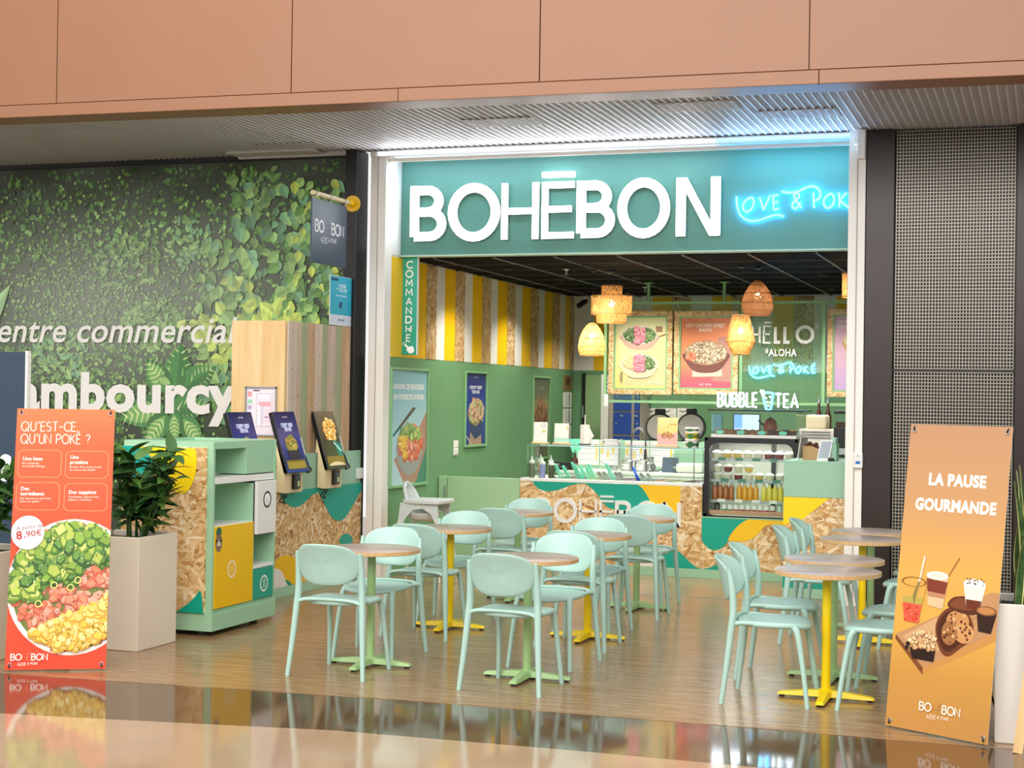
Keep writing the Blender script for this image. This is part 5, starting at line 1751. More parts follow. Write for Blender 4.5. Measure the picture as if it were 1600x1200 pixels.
def make_chair(label):
    """moulded mint chair: curved back shell, thin seat, rear legs running up beside the back"""
    t = thing('cafe_chair', label, 'chair', (0, 0, 0))
    W = dict(world=False)
    # seat shell
    n = 36
    rings = [(.0, .452), (.35, .453), (.62, .457), (.82, .462), (.93, .463), (.985, .458), (1.0, .448), (.985, .436), (.93, .430), (.55, .426), (.0, .424)]
    vs, fs = [], []
    for r_, z in rings:
        for i in range(n):
            x, y = sup(2 * PI * i / n, 2.5)
            yy = .015 + y * r_ * .212
            vs.append((x * r_ * .213, yy, z - .016 * max(0, (yy - .10) / .12) ** 2))
    for k in range(len(rings) - 1):
        for i in range(n):
            fs.append((k * n + i, k * n + (i + 1) % n, (k + 1) * n + (i + 1) % n, (k + 1) * n + i))
    MB().add(vs, fs).build('seat', MINT, t, smooth=True, **W)
    # back shell: rounded rectangle bent around the sitter and leaning back
    rings = [.0, .3, .6, .82, .94, 1.0]
    vs, fs = [], []
    def bp(x, z, off):
        s_ = x / .205
        y = -.268 + .092 * s_ * s_ - .24 * (z - .62) - .9 * max(0, z - .69) ** 2 + off
        return (x, y, z)
    for off, rr in ((0.0, rings), (-.013, rings[::-1])):
        for r_ in rr:
            for i in range(n):
                x, z = sup(2 * PI * i / n, 2.9)
                zz = .685 + z * r_ * .127
                k = 1 - .05 * max(0, -z * r_)
                vs.append(bp(x * r_ * .203 * k, zz, off - (.004 if r_ > .97 else 0) * (1 if off == 0 else -1)))
    m_ = 2 * len(rings)
    for k in range(m_ - 1):
        for i in range(n):
            fs.append((k * n + (i + 1) % n, k * n + i, (k + 1) * n + i, (k + 1) * n + (i + 1) % n))
    MB().add(vs, fs).build('backrest', MINT, t, smooth=True, **W)
    for sx in (-1, 1):
        p = smooth_path([(sx * .250, -.238, 0), (sx * .232, -.212, .22), (sx * .218, -.192, .42), (sx * .211, -.184, .52), (sx * .209, -.192, .64), (sx * .2085, -.206, .715), (sx * .208, -.212, .752)], 4, False)
        k = len(p) - 1
        MB().tube(p, [.0135 + .0075 * math.sin(PI * min(1, i / k * 1.15)) for i in range(k + 1)], 10).build('leg', MINT, t, smooth=50, **W)
    for sx in (-1, 1):
        p = smooth_path([(sx * .206, .236, 0), (sx * .190, .205, .22), (sx * .176, .172, .40), (sx * .168, .150, .437)], 4, False)
        k = len(p) - 1
        MB().tube(p, [.0135 + .009 * (i / k) ** 1.5 for i in range(k + 1)], 10).build('leg', MINT, t, smooth=50, **W)
    m = MB()
    m.tube(smooth_path([(-.216, -.190, .432), (-.195, -.192, .452), (-.14, -.193, .464), (0, -.196, .468), (.14, -.193, .464), (.195, -.192, .452), (.216, -.190, .432)], 4, False), .0145, 8, flatten=.8)
    for sx in (-1, 1):
        m.tube(smooth_path([(sx * .214, -.188, .445), (sx * .205, -.14, .452), (sx * .188, -.06, .450)], 4, False), [.015] * 4 + [.013] * 4 + [.010], 8)
    m.build('seat_frame', MINT, t, smooth=True, **W)
    for sx, sy in ((-.25, -.238), (.25, -.238), (-.206, .236), (.206, .236)):
        MB().cyl((sx, sy, -.001), (sx, sy, .006), .012, .012, 10).build('glide', STEEL, t, **W)
    return t

def make_table(label, metal):
    t = thing('cafe_table', label, 'table', (0, 0, 0))
    W = dict(world=False)
    top = MB().lathe([(1e-4, .738), (.298, .738), (.301, .7365), (.301, .712), (.298, .710), (1e-4, .710)], n=48).build('tabletop', OAK_TOP, t, smooth=40, **W)
    MB().lathe([(.3005, .7115), (.304, .7125), (.304, .7355), (.3005, .7365)], n=48).build('edge_band', EDGE_WOOD, t, smooth=40, **W)
    MB().box(-.14, -.14, .7, .14, .14, .7105).build('mounting_plate', BLACK, t, None, .004, **W)
    MB().lathe([(.0265, .03), (.0265, .70)], n=20).build('column', metal, t, smooth=40, **W)
    MB().lathe([(.05, .03), (.045, .052), (.027, .062)], n=20).build('hub', metal, t, smooth=40, **W)
    for k in range(4):
        a = PI / 2 * k
        ca, sa = math.cos(a), math.sin(a)
        prof = [(.0, .014, .052, .038), (.08, .014, .050, .031), (.19, .012, .038, .029), (.26, .012, .030, .027), (.275, .012, .02, .024)]
        vs, fs = [], []
        for r_, z0, z1, hw in prof:
            for x, y, z in ((r_, -hw, z0), (r_, hw, z0), (r_, hw * .72, z1), (r_, -hw * .72, z1)):
                vs.append((x * ca - y * sa, x * sa + y * ca, z))
        for i in range(4):
            for j in range(4):
                fs.append((i * 4 + j, i * 4 + (j + 1) % 4, i * 4 + 4 + (j + 1) % 4, i * 4 + 4 + j))
        fs += [(3, 2, 1, 0), (16, 17, 18, 19)]
        MB().add(vs, fs).build('foot', metal, t, None, .003, **W)
        MB().cyl((.25 * ca, .25 * sa, 0), (.25 * ca, .25 * sa, .013), .016, .016, 10).build('glide', BLACK, t, **W)
    return t

GREEN_T = make_table('round oak topped table on a pale green cross foot, front left of the terrace', GREEN_METAL)
YEL_T = make_table('round oak topped table on a yellow cross foot in the left column, behind the front left table', YELLOW_METAL)
TG = 'round cafe tables'
tables = [
    (GREEN_T, (-4.02, 9.06), 'round table on a pale green foot, front left, between two mint chairs'),
    (GREEN_T, (-2.965, 9.01), 'round table on a pale green foot, front centre, nearest the shop floor edge'),
    (YEL_T, (-4.145, 10.76), 'round table on a yellow foot, left column, behind the front left green footed table'),
    (YEL_T, (-3.075, 10.70), 'round table on a yellow foot, middle column, behind the front centre green footed table'),
    (GREEN_T, (-3.15, 12.38), 'round table on a green foot, farthest in the middle column before the counter letters'),
    (GREEN_T, (-4.22, 12.52), 'round table on a green foot, farthest in the left column before the light green gate'),
    (YEL_T, (-1.19, 9.09), 'round table on a yellow foot, nearest in the right hand row beside the golden banner'),
    (GREEN_T, (-1.24, 9.78), 'round table on a dark green foot, second in the right hand row'),
    (YEL_T, (-1.235, 11.30), 'round table on a yellow foot, third in the right hand row before the white post'),
    (GREEN_T, (-1.25, 12.0), 'round table on a green foot, farthest in the right hand row by the dark pillar'),
]
used = set()
for proto, (x, y), lab in tables:
    if proto.name not in used:
        used.add(proto.name)
        proto.location = (x, y, 0)
        tag(proto, lab, 'table', TG)
    else:
        dup(proto, (x, y, 0), 0, lab, TG)
D = math.radians
CH = make_chair('mint chair')
CG = 'mint moulded cafe chairs'
chairs = [
    ((-4.07, 8.755), D(-1), 'mint chair seen from behind at the front left green footed table'),
    ((-4.15, 9.46), D(180), 'mint chair facing the viewer across the front left green footed table'),
    ((-2.945, 8.72), D(-4), 'mint chair seen from behind at the front centre table, nearest the camera'),
    ((-2.99, 9.58), D(178), 'mint chair facing the viewer across the front centre green footed table'),
    ((-4.175, 10.39), D(-2), 'mint chair seen from behind at the yellow footed table of the left column'),
    ((-4.245, 11.10), D(180), 'mint chair facing the viewer behind the yellow footed table of the left column'),
    ((-3.03, 10.39), D(-3), 'mint chair seen from behind at the yellow footed table of the middle column'),
    ((-3.14, 10.99), D(180), 'mint chair facing the viewer behind the yellow footed table of the middle column'),
    ((-3.06, 12.0), D(-3), 'mint chair seen from behind at the farthest table of the middle column'),
    ((-3.16, 12.67), D(180), 'mint chair facing the viewer in front of the last counter letter'),
    ((-4.185, 12.16), D(-1), 'mint chair seen from behind at the farthest table of the left column'),
    ((-4.295, 12.82), D(180), 'mint chair facing the viewer before the left end of the lettered counter'),
    ((-1.48, 8.955), D(-90), 'mint chair in side view left of the nearest yellow footed table of the right row'),
    ((-.85, 8.98), D(90), 'mint chair half hidden by the golden banner at the nearest yellow footed table'),
    ((-1.55, 9.74), D(-90), 'mint chair in side view left of the second table of the right row'),
    ((-.83, 9.70), D(90), 'mint chair half hidden by the golden banner at the second table of the right row'),
    ((-1.53, 11.26), D(-90), 'mint chair left of the third table of the right row, before the strand board counter'),
    ((-.86, 11.26), D(90), 'mint chair right of the third table of the right row, mostly hidden'),
    ((-1.53, 12.02), D(-90), 'mint chair left of the farthest table of the right row'),
    ((-.86, 12.02), D(90), 'mint chair right of the farthest table of the right row, before the dark pillar'),
]
for i, ((x, y), rz, lab) in enumerate(chairs):
    if i == 0:
        CH.location, CH.rotation_euler = (x, y, 0), (0, 0, rz)
        tag(CH, lab, 'chair', CG)
    else:
        dup(CH, (x, y, 0), rz, lab, CG)

# high chair by the green wall: faces right, tray in front
hc = thing('high_chair', 'pale grey baby high chair with a tray by the green left wall', 'high chair', (-5.42, 13.5, 0))
GREY_PL = paint('pale_grey_plastic', 'cfd6d2', .4, grain=.02)
ARM = paint('cream_metal_leg', 'dcdcc8', .4, grain=.02)
W = dict(world=False)
vs, fs = [], []
n, k = 10, 8
for i in range(k + 1):            # seat shell: a tall bucket back
    t_ = i / k
    z = .56 + .26 * t_
    hw = .15 * math.sqrt(max(0.0, 1 - max(0, (t_ - .35) / .65) ** 2.4)) + .002
    for j in range(n + 1):
        s_ = -1 + 2 * j / n
        vs.append((-.20 - .07 * t_ + .10 * s_ * s_ * (1 - .6 * t_), hw * s_, z))
for i in range(k):
    for j in range(n):
        fs.append((i * (n + 1) + j, i * (n + 1) + j + 1, (i + 1) * (n + 1) + j + 1, (i + 1) * (n + 1) + j))
o = MB().add(vs, fs).build('backrest', GREY_PL, hc, smooth=True, **W)
md = o.modifiers.new('thickness', 'SOLIDIFY')
md.thickness = .02
MB().lathe([(1e-4, .50), (.10, .50), (.15, .53), (.17, .575), (.15, .575), (1e-4, .555)], (-.06, 0, 0), 24).build('seat', GREY_PL, hc, smooth=50, **W)
m = MB()
pts = smooth_path([(-.20, .19), (.14, .22), (.20, .16), (.21, 0), (.20, -.16), (.14, -.22), (-.20, -.19), (-.14, -.10), (-.10, 0), (-.14, .10)], 4)
m.prism(pts, flat(0), .655, .69)
m.build('tray', GREY_PL, hc, None, .008, **W)
for sy in (-1, 1):
    arch = [(-.24, .66), (.16, .655), (.17, .50), (.13, .50), (.09, .57), (.0, .615), (-.1, .60), (-.18, .53), (-.22, .46), (-.27, .46)]
    MB().prism(arch, Fr((0, sy * .17, 0), (1, 0, 0), (0, 0, 1)), -.012, .012).build('side_arch', GREY_PL, hc, None, .004, **W)
    MB().tube([(-.35, sy * .25, 0), (-.25, sy * .18, .50)], [.013, .016], 8).build('leg', ARM, hc, smooth=50, **W)
    MB().tube([(.22, sy * .25, 0), (.15, sy * .18, .52)], [.013, .016], 8).build('leg', ARM, hc, smooth=50, **W)
hc.scale = (.92, .92, 1.08)

# ================================================================ THE SERVICE COUNTER
CY = 14.75
cf = front(CY)
ctr = thing('service_counter', 'long strand board counter with teal and yellow shapes and white letters', 'counter', (-3.6, 15.1, 0))
CL, CR, CM = -4.955, -2.19, -3.12
box_obj('body', (CL, CY + .02, .07, CM, CY + .75, .875), MINT_LAM, ctr)
box_obj('body', (CM + .002, CY + .02, .07, CR, CY + .75, .575), MINT_LAM, ctr)
box_obj('plinth', (CL, CY - .008, 0, CR, CY + .6, .085), MINT_LAM, ctr, .002)
sbd = box_obj('strand_board', (CL, CY, .086, CM - .001, CY + .02, .872), OSB, ctr, .0015)
flakes(sbd, front(CY), CL + .001, .088, CM - .003, .870, 33, 1000, .13)
sbd = box_obj('strand_board', (CM + .001, CY, .086, CR, CY + .02, .578), OSB, ctr, .0015)
flakes(sbd, front(CY), CM + .003, .088, CR - .001, .576, 34, 1000, .13)
box_obj('top_trim', (CL, CY - .004, .872, CM, CY + .02, .8755), WHITE, ctr, .001)
box_obj('top_trim', (CM, CY - .004, .578, CR, CY + .02, .59), MINT_LAM, ctr, .001)
for k_, (pts, c) in enumerate((([(-4.853,0.938),(-4.821,0.865),(-4.781,0.815),(-4.719,0.784),(-4.649,0.778),(-4.542,0.798),(-4.42,0.846),(-4.329,0.863),(-4.268,0.858),(-4.206,0.812),(-4.152,0.755),(-4.098,0.685),(-4.037,0.636),(-3.932,0.618),(-3.813,0.611),(-3.709,0.663),(-3.624,0.719),(-3.667,0.801),(-3.727,0.857),(-3.787,0.905),(-3.967,0.965),(-4.422,0.966)], '00a58c'), ([(-3.862,0.954),(-3.772,0.881),(-3.712,0.843),(-3.659,0.772),(-3.614,0.702),(-3.554,0.693),(-3.488,0.678),(-3.429,0.637),(-3.384,0.581),(-3.348,0.626),(-3.335,0.712),(-3.333,0.827),(-3.338,0.97),(-3.595,0.976)], 'fbc712'), ([(-3.709,0.176),(-3.646,0.241),(-3.571,0.275),(-3.483,0.285),(-3.407,0.282),(-3.344,0.248),(-3.281,0.196),(-3.205,0.127),(-3.13,0.091),(-3.044,0.104),(-2.946,0.145),(-2.897,0.154),(-2.895,-0.004),(-3.668,-0.044)], '00a58c'), ([(-3.747,0.174),(-3.595,0.159),(-3.506,0.136),(-3.461,0.089),(-3.41,0.006),(-3.719,-0.01)], 'f0ece2'),)):
    P = Print(front(CY), step=.0003, lift=.0052 + .0003 * k_, clip=(CL, .087, CM - .002, .871))
    P.poly(smooth_path(pts, 5), c)
    P.build('painted_shape', ctr)
for k_, (pts, c) in enumerate((([(-3.126,0.631),(-3.126,0.46),(-3.116,0.363),(-3.071,0.304),(-3.009,0.274),(-2.948,0.285),(-2.899,0.318),(-2.869,0.361),(-2.845,0.423),(-2.791,0.492),(-2.731,0.543),(-2.659,0.582),(-2.66,0.648)], '00a58c'), ([(-2.61,0.602),(-2.701,0.565),(-2.767,0.517),(-2.821,0.454),(-2.863,0.38),(-2.82,0.367),(-2.741,0.367),(-2.668,0.382),(-2.608,0.421),(-2.566,0.465),(-2.536,0.503),(-2.501,0.528),(-2.441,0.537),(-2.356,0.526),(-2.308,0.518),(-2.31,0.614)], 'fbc712'), ([(-3.142,0.075),(-3.093,0.092),(-3.044,0.104),(-2.946,0.145),(-2.848,0.159),(-2.775,0.172),(-2.797,0.013),(-3.141,-0.017)], '00a58c'), ([(-2.925,-0.005),(-2.896,0.081),(-2.848,0.15),(-2.775,0.214),(-2.702,0.23),(-2.642,0.221),(-2.611,0.18),(-2.596,0.108),(-2.602,0.011)], 'fbc712'),)):
    P = Print(front(CY), step=.0003, lift=.0052 + .0003 * k_, clip=(CM + .001, .087, CR, .577))
    P.poly(smooth_path(pts, 5), c)
    P.build('painted_shape', ctr)
for ch, (xa, xb) in zip('BOHEBON', ([(-4.784,0.506),(-4.618,0.513)], [(-4.598,0.514),(-4.356,0.523)], [(-4.336,0.512),(-4.155,0.519)], [(-4.129,0.52),(-3.987,0.525)], [(-3.974,0.507),(-3.795,0.514)], [(-3.77,0.497),(-3.536,0.506)], [(-3.51,0.495),(-3.322,0.503)])):
    ov = .008 if ch == 'O' else 0
    sign_letter(ctr, ch, (xa[0], .478 - ov), (xb[0], .712 + ov), .022 if ch in 'HE' else .038, 0, .018, front(CY), WHITE, WHITE)
xa, xb = [(-4.126,0.725),(-3.99,0.724)]
MB().slab(front(CY), xa[0], .735, xb[0], .755, 0, .018).build('macron', WHITE, ctr)

# refrigerated well with its inserts
well = thing('salad_bar_well', 'white topped ingredient well of the counter behind the glass guard', 'counter top', (-4.0, 15.1, .88))
box_obj('rim', (CL, CY + .0, .876, CM, CY + .06, .90), WHITE, well, .003)
box_obj('rim', (CL, CY + .62, .876, CM, CY + .75, .90), WHITE, well, .003)
box_obj('rim', (CL, CY + .06, .876, CL + .3, CY + .62, .90), WHITE, well, .003)
box_obj('rim', (CM - .05, CY + .06, .876, CM, CY + .62, .90), WHITE, well, .003)
nn = 9
fc = ['7fae4a', 'e86a4c', 'f2c14e', 'd8d2c0', 'a34a6a', '4e7a3a', 'e9a06a', 'c9d27a', '8a5a3a']
for i in range(nn):
    xa = CL + .3 + (CM - .05 - CL - .3) * i / nn
    xb = CL + .3 + (CM - .05 - CL - .3) * (i + 1) / nn
    m = MB()
    for b in ((xa + .004, CY + .065, xa + .012, CY + .615), (xb - .012, CY + .065, xb - .004, CY + .615), (xa + .012, CY + .065, xb - .012, CY + .073), (xa + .012, CY + .607, xb - .012, CY + .615)):
        m.box(b[0], b[1], .877, b[2], b[3], .905)
    m.build('pan', STEEL, well)
    MB().box(xa + .013, CY + .075, .876, xb - .013, CY + .605, .882).build('food_filling', paint('filling_%d' % i, fc[i], .6, grain=.2, scale=60, bump=.5), well)
gd = thing('sneeze_guard', 'clear glass guard box standing on the long counter', 'glass guard', (-4.0, 15.0, .9))
GL, GR, GZ = -4.90, -3.125, 1.225
MB().box(GL, CY + .03, .901, GR, CY + .036, GZ).build('front_pane', GLASS, gd)
MB().box(GL, CY + .036, .901, GL + .006, CY + .42, GZ).build('side_pane', GLASS, gd)
MB().box(GR - .006, CY + .036, .901, GR, CY + .42, GZ).build('side_pane', GLASS, gd)
MB().box(GL - .01, CY + .015, GZ, GR + .01, CY + .44, GZ + .01).build('top_pane', GLASS, gd)
box_obj('light_strip', (GL + .02, CY + .40, GZ - .014, GR - .02, CY + .41, GZ - .001), SOFT_LED, gd)
d = bpy.data.lights.new('counter_lamp', 'AREA')
d.shape, d.size, d.size_y, d.energy, d.color = 'RECTANGLE', 1.7, .06, 2.5, (.95, .96, 1)
o = bpy.data.objects.new('counter_lamp', d)
COL.objects.link(o)
o.location = (-4.0, CY + .34, GZ - .02)
EDGE_G = paint('green_glass_edge', '5fa58c', .2)
MB().box(GL - .01, CY + .012, GZ, GR + .01, CY + .015, GZ + .01).build('pane_edge', EDGE_G, gd)
MB().box(GL - .003, CY + .029, .901, GL + .0, CY + .037, GZ).build('pane_edge', EDGE_G, gd)
MB().box(GR, CY + .029, .901, GR + .003, CY + .037, GZ).build('pane_edge', EDGE_G, gd)
MB().cyl((GR - .09, CY + .05, .901), (GR - .09, CY + .05, GZ), .006, .006, 8).build('post', STEEL, gd)

def on_guard(px0, px1):
    return px0, px1
# things standing on the glass
def stand_card(label, xa, xb, z1, draw):
    z0 = GZ + .0105
    t = thing('counter_card', label, 'card', ((xa + xb) / 2, CY + .16, z0))
    MB().box(xa - .012, CY + .13, z0, xb + .012, CY + .20, z0 + .018).build('wooden_base', PINE, t, bevel=.003)
    fr = Fr((0, CY + .155 - .06 * z0, 0), (1, 0, 0), (0, .06, 1))
    MB().slab(fr, xa, z0 + .012, xb, z1, -.004, 0).build('card', CARD, t)
    P = Print(fr, lift=.0006, step=.0002, clip=(xa + .002, z0 + .014, xb - .002, z1 - .002))
    draw(P, xa, xb, z0 + .018, z1)
    P.build('print', t)
def card_a(P, a, b, z0, z1):
    P.rect(a, z0, b, z1, 'fbfaf4').ring(a + (b - a) * .7, z0 + (z1 - z0) * .83, .02, .004, '8fb89a').circ(a + (b - a) * .75, z0 + (z1 - z0) * .55, .025, 'dfe89a', .015).rect(a + .01, z0 + .012, b - .05, z0 + .02, 'd8d2b8')
def card_b(P, a, b, z0, z1):
    P.rect(a, z0, b, z1, 'fbfaf0').rect(a, z0, b, z0 + (z1 - z0) * .26, 'b5e3d4').circ(b - .015, z0 + (z1 - z0) * .75, .01, 'f0d8a0', .025)
def card_c(P, a, b, z0, z1):
    P.grad(a, z0, b, z1, [(0, 'f6b8b4'), (.3, 'f8c4a4'), (.4, 'f8d478'), (1, 'fbe3a0')])
    P.poly(smooth_path([(a, z0), (a, z0 + (z1 - z0) * .42), (a + (b - a) * .4, z0 + (z1 - z0) * .36), (b, z0 + (z1 - z0) * .45), (b, z0)], 4), 'f4b3ae')
    food(P, (a + b) / 2, z0 + (z1 - z0) * .36, .055, .03, [('a8683c', 'd89a58'), ('8a5230', 'c88a4a')], 26, .013)
    P.rect(a + (b - a) * .6, z1 - .07, b - .012, z1 - .06, 'd89a48').circ((a + b) / 2, z0 + (z1 - z0) * .68, .008, 'e0a040')
q = [(-4.874,1.258),(-4.73,1.261),(-4.657,1.263),(-4.507,1.266),(-3.606,1.288),(-3.406,1.292)]
h1 = [(-4.83,1.457),(-4.629,1.448),(-3.524,1.526)]
stand_card('left white menu card on the glass guard, with a green dot', q[0][0], q[1][0], h1[0][1], card_a)
stand_card('white menu card with a mint lower band on the glass guard', q[2][0], q[3][0], h1[1][1], card_b)
stand_card('peach and yellow dessert card on the glass guard beside the stacked tubs', q[4][0], q[5][0], h1[2][1], card_c)
(px_, pz_) = (-4.352,1.428)
pr = thing('paper_towel_roll', 'white paper towel roll on a black holder standing on the glass guard', 'paper towel', (px_, CY + .2, GZ + .0105))
MB().lathe([(.001, 0), (.06, 0), (.06, .012), (.001, .012)], (px_, CY + .2, GZ + .0105), 20).build('holder_base', BLACK, pr, smooth=40)
MB().lathe([(.02, .012), (.046, .012), (.046, .20), (.02, .20)], (px_, CY + .2, GZ + .0105), 24).build('roll', CARD, pr, smooth=40)
MB().cyl((px_, CY + .2, GZ + .02), (px_, CY + .2, GZ + .31), .005, .005, 8).build('rod', WHITE, pr)
MB().add([(px_ + .045, CY + .195, GZ + .19), (px_ + .10, CY + .18, GZ + .1), (px_ + .075, CY + .18, GZ + .075), (px_ + .09, CY + .17, GZ + .016), (px_ + .045, CY + .195, GZ + .03)], [(0, 1, 2, 3, 4)]).build('loose_sheet', CARD, pr)
(tx_, _) = (-3.261,1.296)
zt = GZ + .0105
for k, (hh, dx, tone) in enumerate(((.085, 0, '3f7d4a'), (.07, .002, '4a8a50'), (.04, -.004, '3f7d4a'))):
    t = thing('paper_tub', ('bottom', 'middle', 'top')[k] + ' printed paper tub of the stack on the glass guard', 'tub', (tx_ + dx, CY + .17, zt), 'stacked paper tubs')
    MB().lathe([(.001, 0), (.058, 0), (.068, hh - .012), (.001, hh - .012)], (tx_ + dx, CY + .17, zt), 24).build('bowl', YELLOW if k == 1 else CARD, t, smooth=40)
    MB().lathe([(.071, hh - .014), (.073, hh - .004), (.066, hh - .0), (.001, hh - .002)], (tx_ + dx, CY + .17, zt), 24).build('lid', CARD, t, smooth=40)
    vs, fs = [], []
    for i in range(13):
        w = PI + PI * i / 12
        r0, r1 = .0595, .0685
        za, zb2 = hh * (.12 + .16 * math.sin(i * .9)), hh * (.62 + .15 * math.cos(i * 1.1))
        for z in (za, zb2):
            rr_ = .0592 + (.0686 - .0592) * z / max(.001, hh - .012)
            vs.append((tx_ + dx + rr_ * math.cos(w), CY + .17 + rr_ * math.sin(w), zt + z))
    fs = [(i * 2, i * 2 + 2, i * 2 + 3, i * 2 + 1) for i in range(12)]
    MB().add(vs, fs).build('printed_wave', paint('tub_green_%d' % k, tone, .5), t)
    zt += hh + .0005
(ex_, _) = (-3.358,1.241)
MBt = thing('table_bell', 'little white knob dispenser on the glass guard beside the tubs', 'dispenser', (ex_, CY + .3, GZ + .0105))
MB().lathe([(.012, 0), (.008, .03), (.02, .04), (.018, .052), (.001, .056)], (ex_, CY + .3, GZ + .0105), 14).build('knob', WHITE, MBt, smooth=40)

# squeeze bottles in the left corner of the well
for i, (px0, Yb, hgt, c, lab) in enumerate(((831, 14.86, .20, '6d7058', 'olive green'), (840, 14.93, .215, 'e0b49a', 'peach'), (846, 14.85, .19, '9a98cc', 'lilac'), (853, 14.95, .21, 'e8cfa0', 'cream'), (858, 14.86, .18, '4c4a34', 'dark brown'))):
    xx = (-4.87, -4.80, -4.755, -4.70, -4.665)[i]
    t = thing('squeeze_bottle', lab + ' sauce squeeze bottle in the left corner of the glass guard', 'bottle', (xx, Yb, .9005), 'sauce bottles in the counter')
    MB().lathe([(.001, 0), (.027, 0), (.029, .01), (.029, hgt * .68), (.025, hgt * .74)], (xx, Yb, .9005), 16).build('body', paint('sauce_%d' % i, c, .35), t, smooth=40)
    MB().lathe([(.028, hgt * .72), (.028, hgt * .82), (.012, hgt * .86), (.009, hgt * .9), (.004, hgt * 1.08), (.001, hgt * 1.08)], (xx, Yb, .9005), 16).build('nozzle_cap', WHITE, t, smooth=40)
# tongs and spoons standing in the pans
TONG_MINT = paint('mint_tongs', '7fe6ca', .35, grain=.02)
def tong(label, x, y, L, lean, mat, name='serving_tongs'):
    t = thing(name, label, 'tongs', (x, y, .885), 'serving tongs in the counter pans')
    d = Vector((lean, -.18 if lean < 0 else -.1, 1)).normalized()
    for k in (-1, 1):
        off = Vector((.012 * k, .0, 0))
        p0 = Vector((x, y, .883)) + off * 1.6
        p1 = Vector((x, y, .883)) + d * L + off * .5
        m = MB()
        s_ = Vector((0, 1, 0)) * .012
        vs = [p0 - s_, p0 + s_, p1 + s_, p1 - s_]
        w = Vector((.006, 0, 0))
        m.add([v - w for v in vs] + [v + w for v in vs], [(3, 2, 1, 0), (4, 5, 6, 7), (0, 1, 5, 4), (1, 2, 6, 5), (2, 3, 7, 6), (3, 0, 4, 7)])
        m.build('arm', mat, t)
    c = Vector((x, y, .883)) + d * L
    MB().ball(tuple(c), .012, 8).build('hinge', mat, t, smooth=True)
tx = [(-4.568,0.915)[0], (-4.502,0.917)[0], (-4.402,0.921)[0], (-4.363,0.922)[0], (-4.323,0.923)[0], (-4.277,0.924)[0], (-4.218,0.926)[0], (-4.042,0.932)[0]]
nm = ['first', 'second', 'third', 'fourth', 'fifth', 'sixth', 'seventh', 'last']
for i, x in enumerate(tx):
    tong(nm[i] + ' mint green tongs from the left in the counter pans', x, 14.92 + .03 * (i % 3), (.17, .15, .19, .16, .15, .14, .18, .19)[i], -.45, TONG_MINT)
for i, px0 in enumerate(((-4.755,0.892)[0], (-4.622,0.909)[0], (-4.122,0.9)[0], (-4.076,0.901)[0], (-3.947,0.905)[0], (-3.915,0.906)[0], (-3.696,0.9)[0], (-3.632,0.902)[0])):
    tong(('first', 'second', 'third', 'fourth', 'fifth', 'sixth', 'seventh', 'last')[i] + ' steel tongs from the left in the counter pans', px0, 14.85 + .02 * (i % 2), .11, -.55, STEEL)
bx = (-3.779,0.922)[0]
bl = thing('blue_scoop', 'bright blue scoop standing in the counter pans right of the middle', 'scoop', (bx, 14.9, .885))
m = MB()
d = Vector((-.4, -.1, 1)).normalized()
m.tube([Vector((bx, 14.9, .884)), Vector((bx, 14.9, .884)) + d * .09, Vector((bx, 14.9, .884)) + d * .16], [.022, .012, .014], 8, flatten=.5)
m.build('scoop', paint('bright_blue_plastic', '1560e8', .35), bl, smooth=True)

# ---------------------------------------------------------------- preparation counter behind
BY = 16.0
bc = thing('back_counter', 'white preparation counter with paper sheets, behind the glass guard', 'counter', (-4.0, 16.3, 0))
box_obj('body', (-4.95, BY, 0, -2.82, BY + .6, .90), WHITE, bc)
box_obj('worktop', (-4.97, BY - .02, .90, -2.80, BY + .62, .93), WHITE, bc, .004)
box_obj('splash_panel', (-4.95, BY + .56, .93, -3.0, BY + .59, 1.25), SAGE_LAM, bc)
P = None
for i, (pa, pb) in enumerate(((901, 934), (936, 967), (975, 1012), (1014, 1051))):
    xa, xb = [((-4.893,1.047)[0], (-4.653,1.053)[0]), ((-4.638,1.054)[0], (-4.415,1.06)[0]), ((-4.358,1.061)[0], (-4.094,1.068)[0]), ((-4.08,1.069)[0], (-3.819,1.076)[0])][i]
    t = thing('planning_sheet', ('first', 'second', 'third', 'fourth')[i] + ' white planning sheet with yellow marks from the left, behind the glass guard', 'sheet', ((xa + xb) / 2, BY + .55, 1.1), 'planning sheets behind the counter')
    box_obj('board', (xa, BY + .545, .97, xb, BY + .56, 1.24), CARD, t, .002)
    P = Print(front(BY + .545), step=.0002, clip=(xa, .97, xb, 1.24))
    w = xb - xa
    P.rect(xa + .008, .978, xb - .008, 1.232, 'eceaf0')
    for u, v0, v1, ww in ((.04, .45, .95, .1), (.35, .3, .6, .09), (.62, .5, .75, .1), (.85, .2, .9, .08)):
        if (i + int(u * 10)) % 3:
            P.rect(xa + w * u, .98 + .25 * v0, xa + w * (u + ww), .98 + .25 * v1, 'e8cf4e')
    for v in (.2, .45, .68, .85):
        P.line([(xa + .01, .98 + .25 * v), (xb - .01, .98 + .25 * v)], .005, '8f9098' if v > .8 else 'bdbcc8')
    P.build('print', t)
def on_worktop(x):
    return (x, BY + .2, .93)
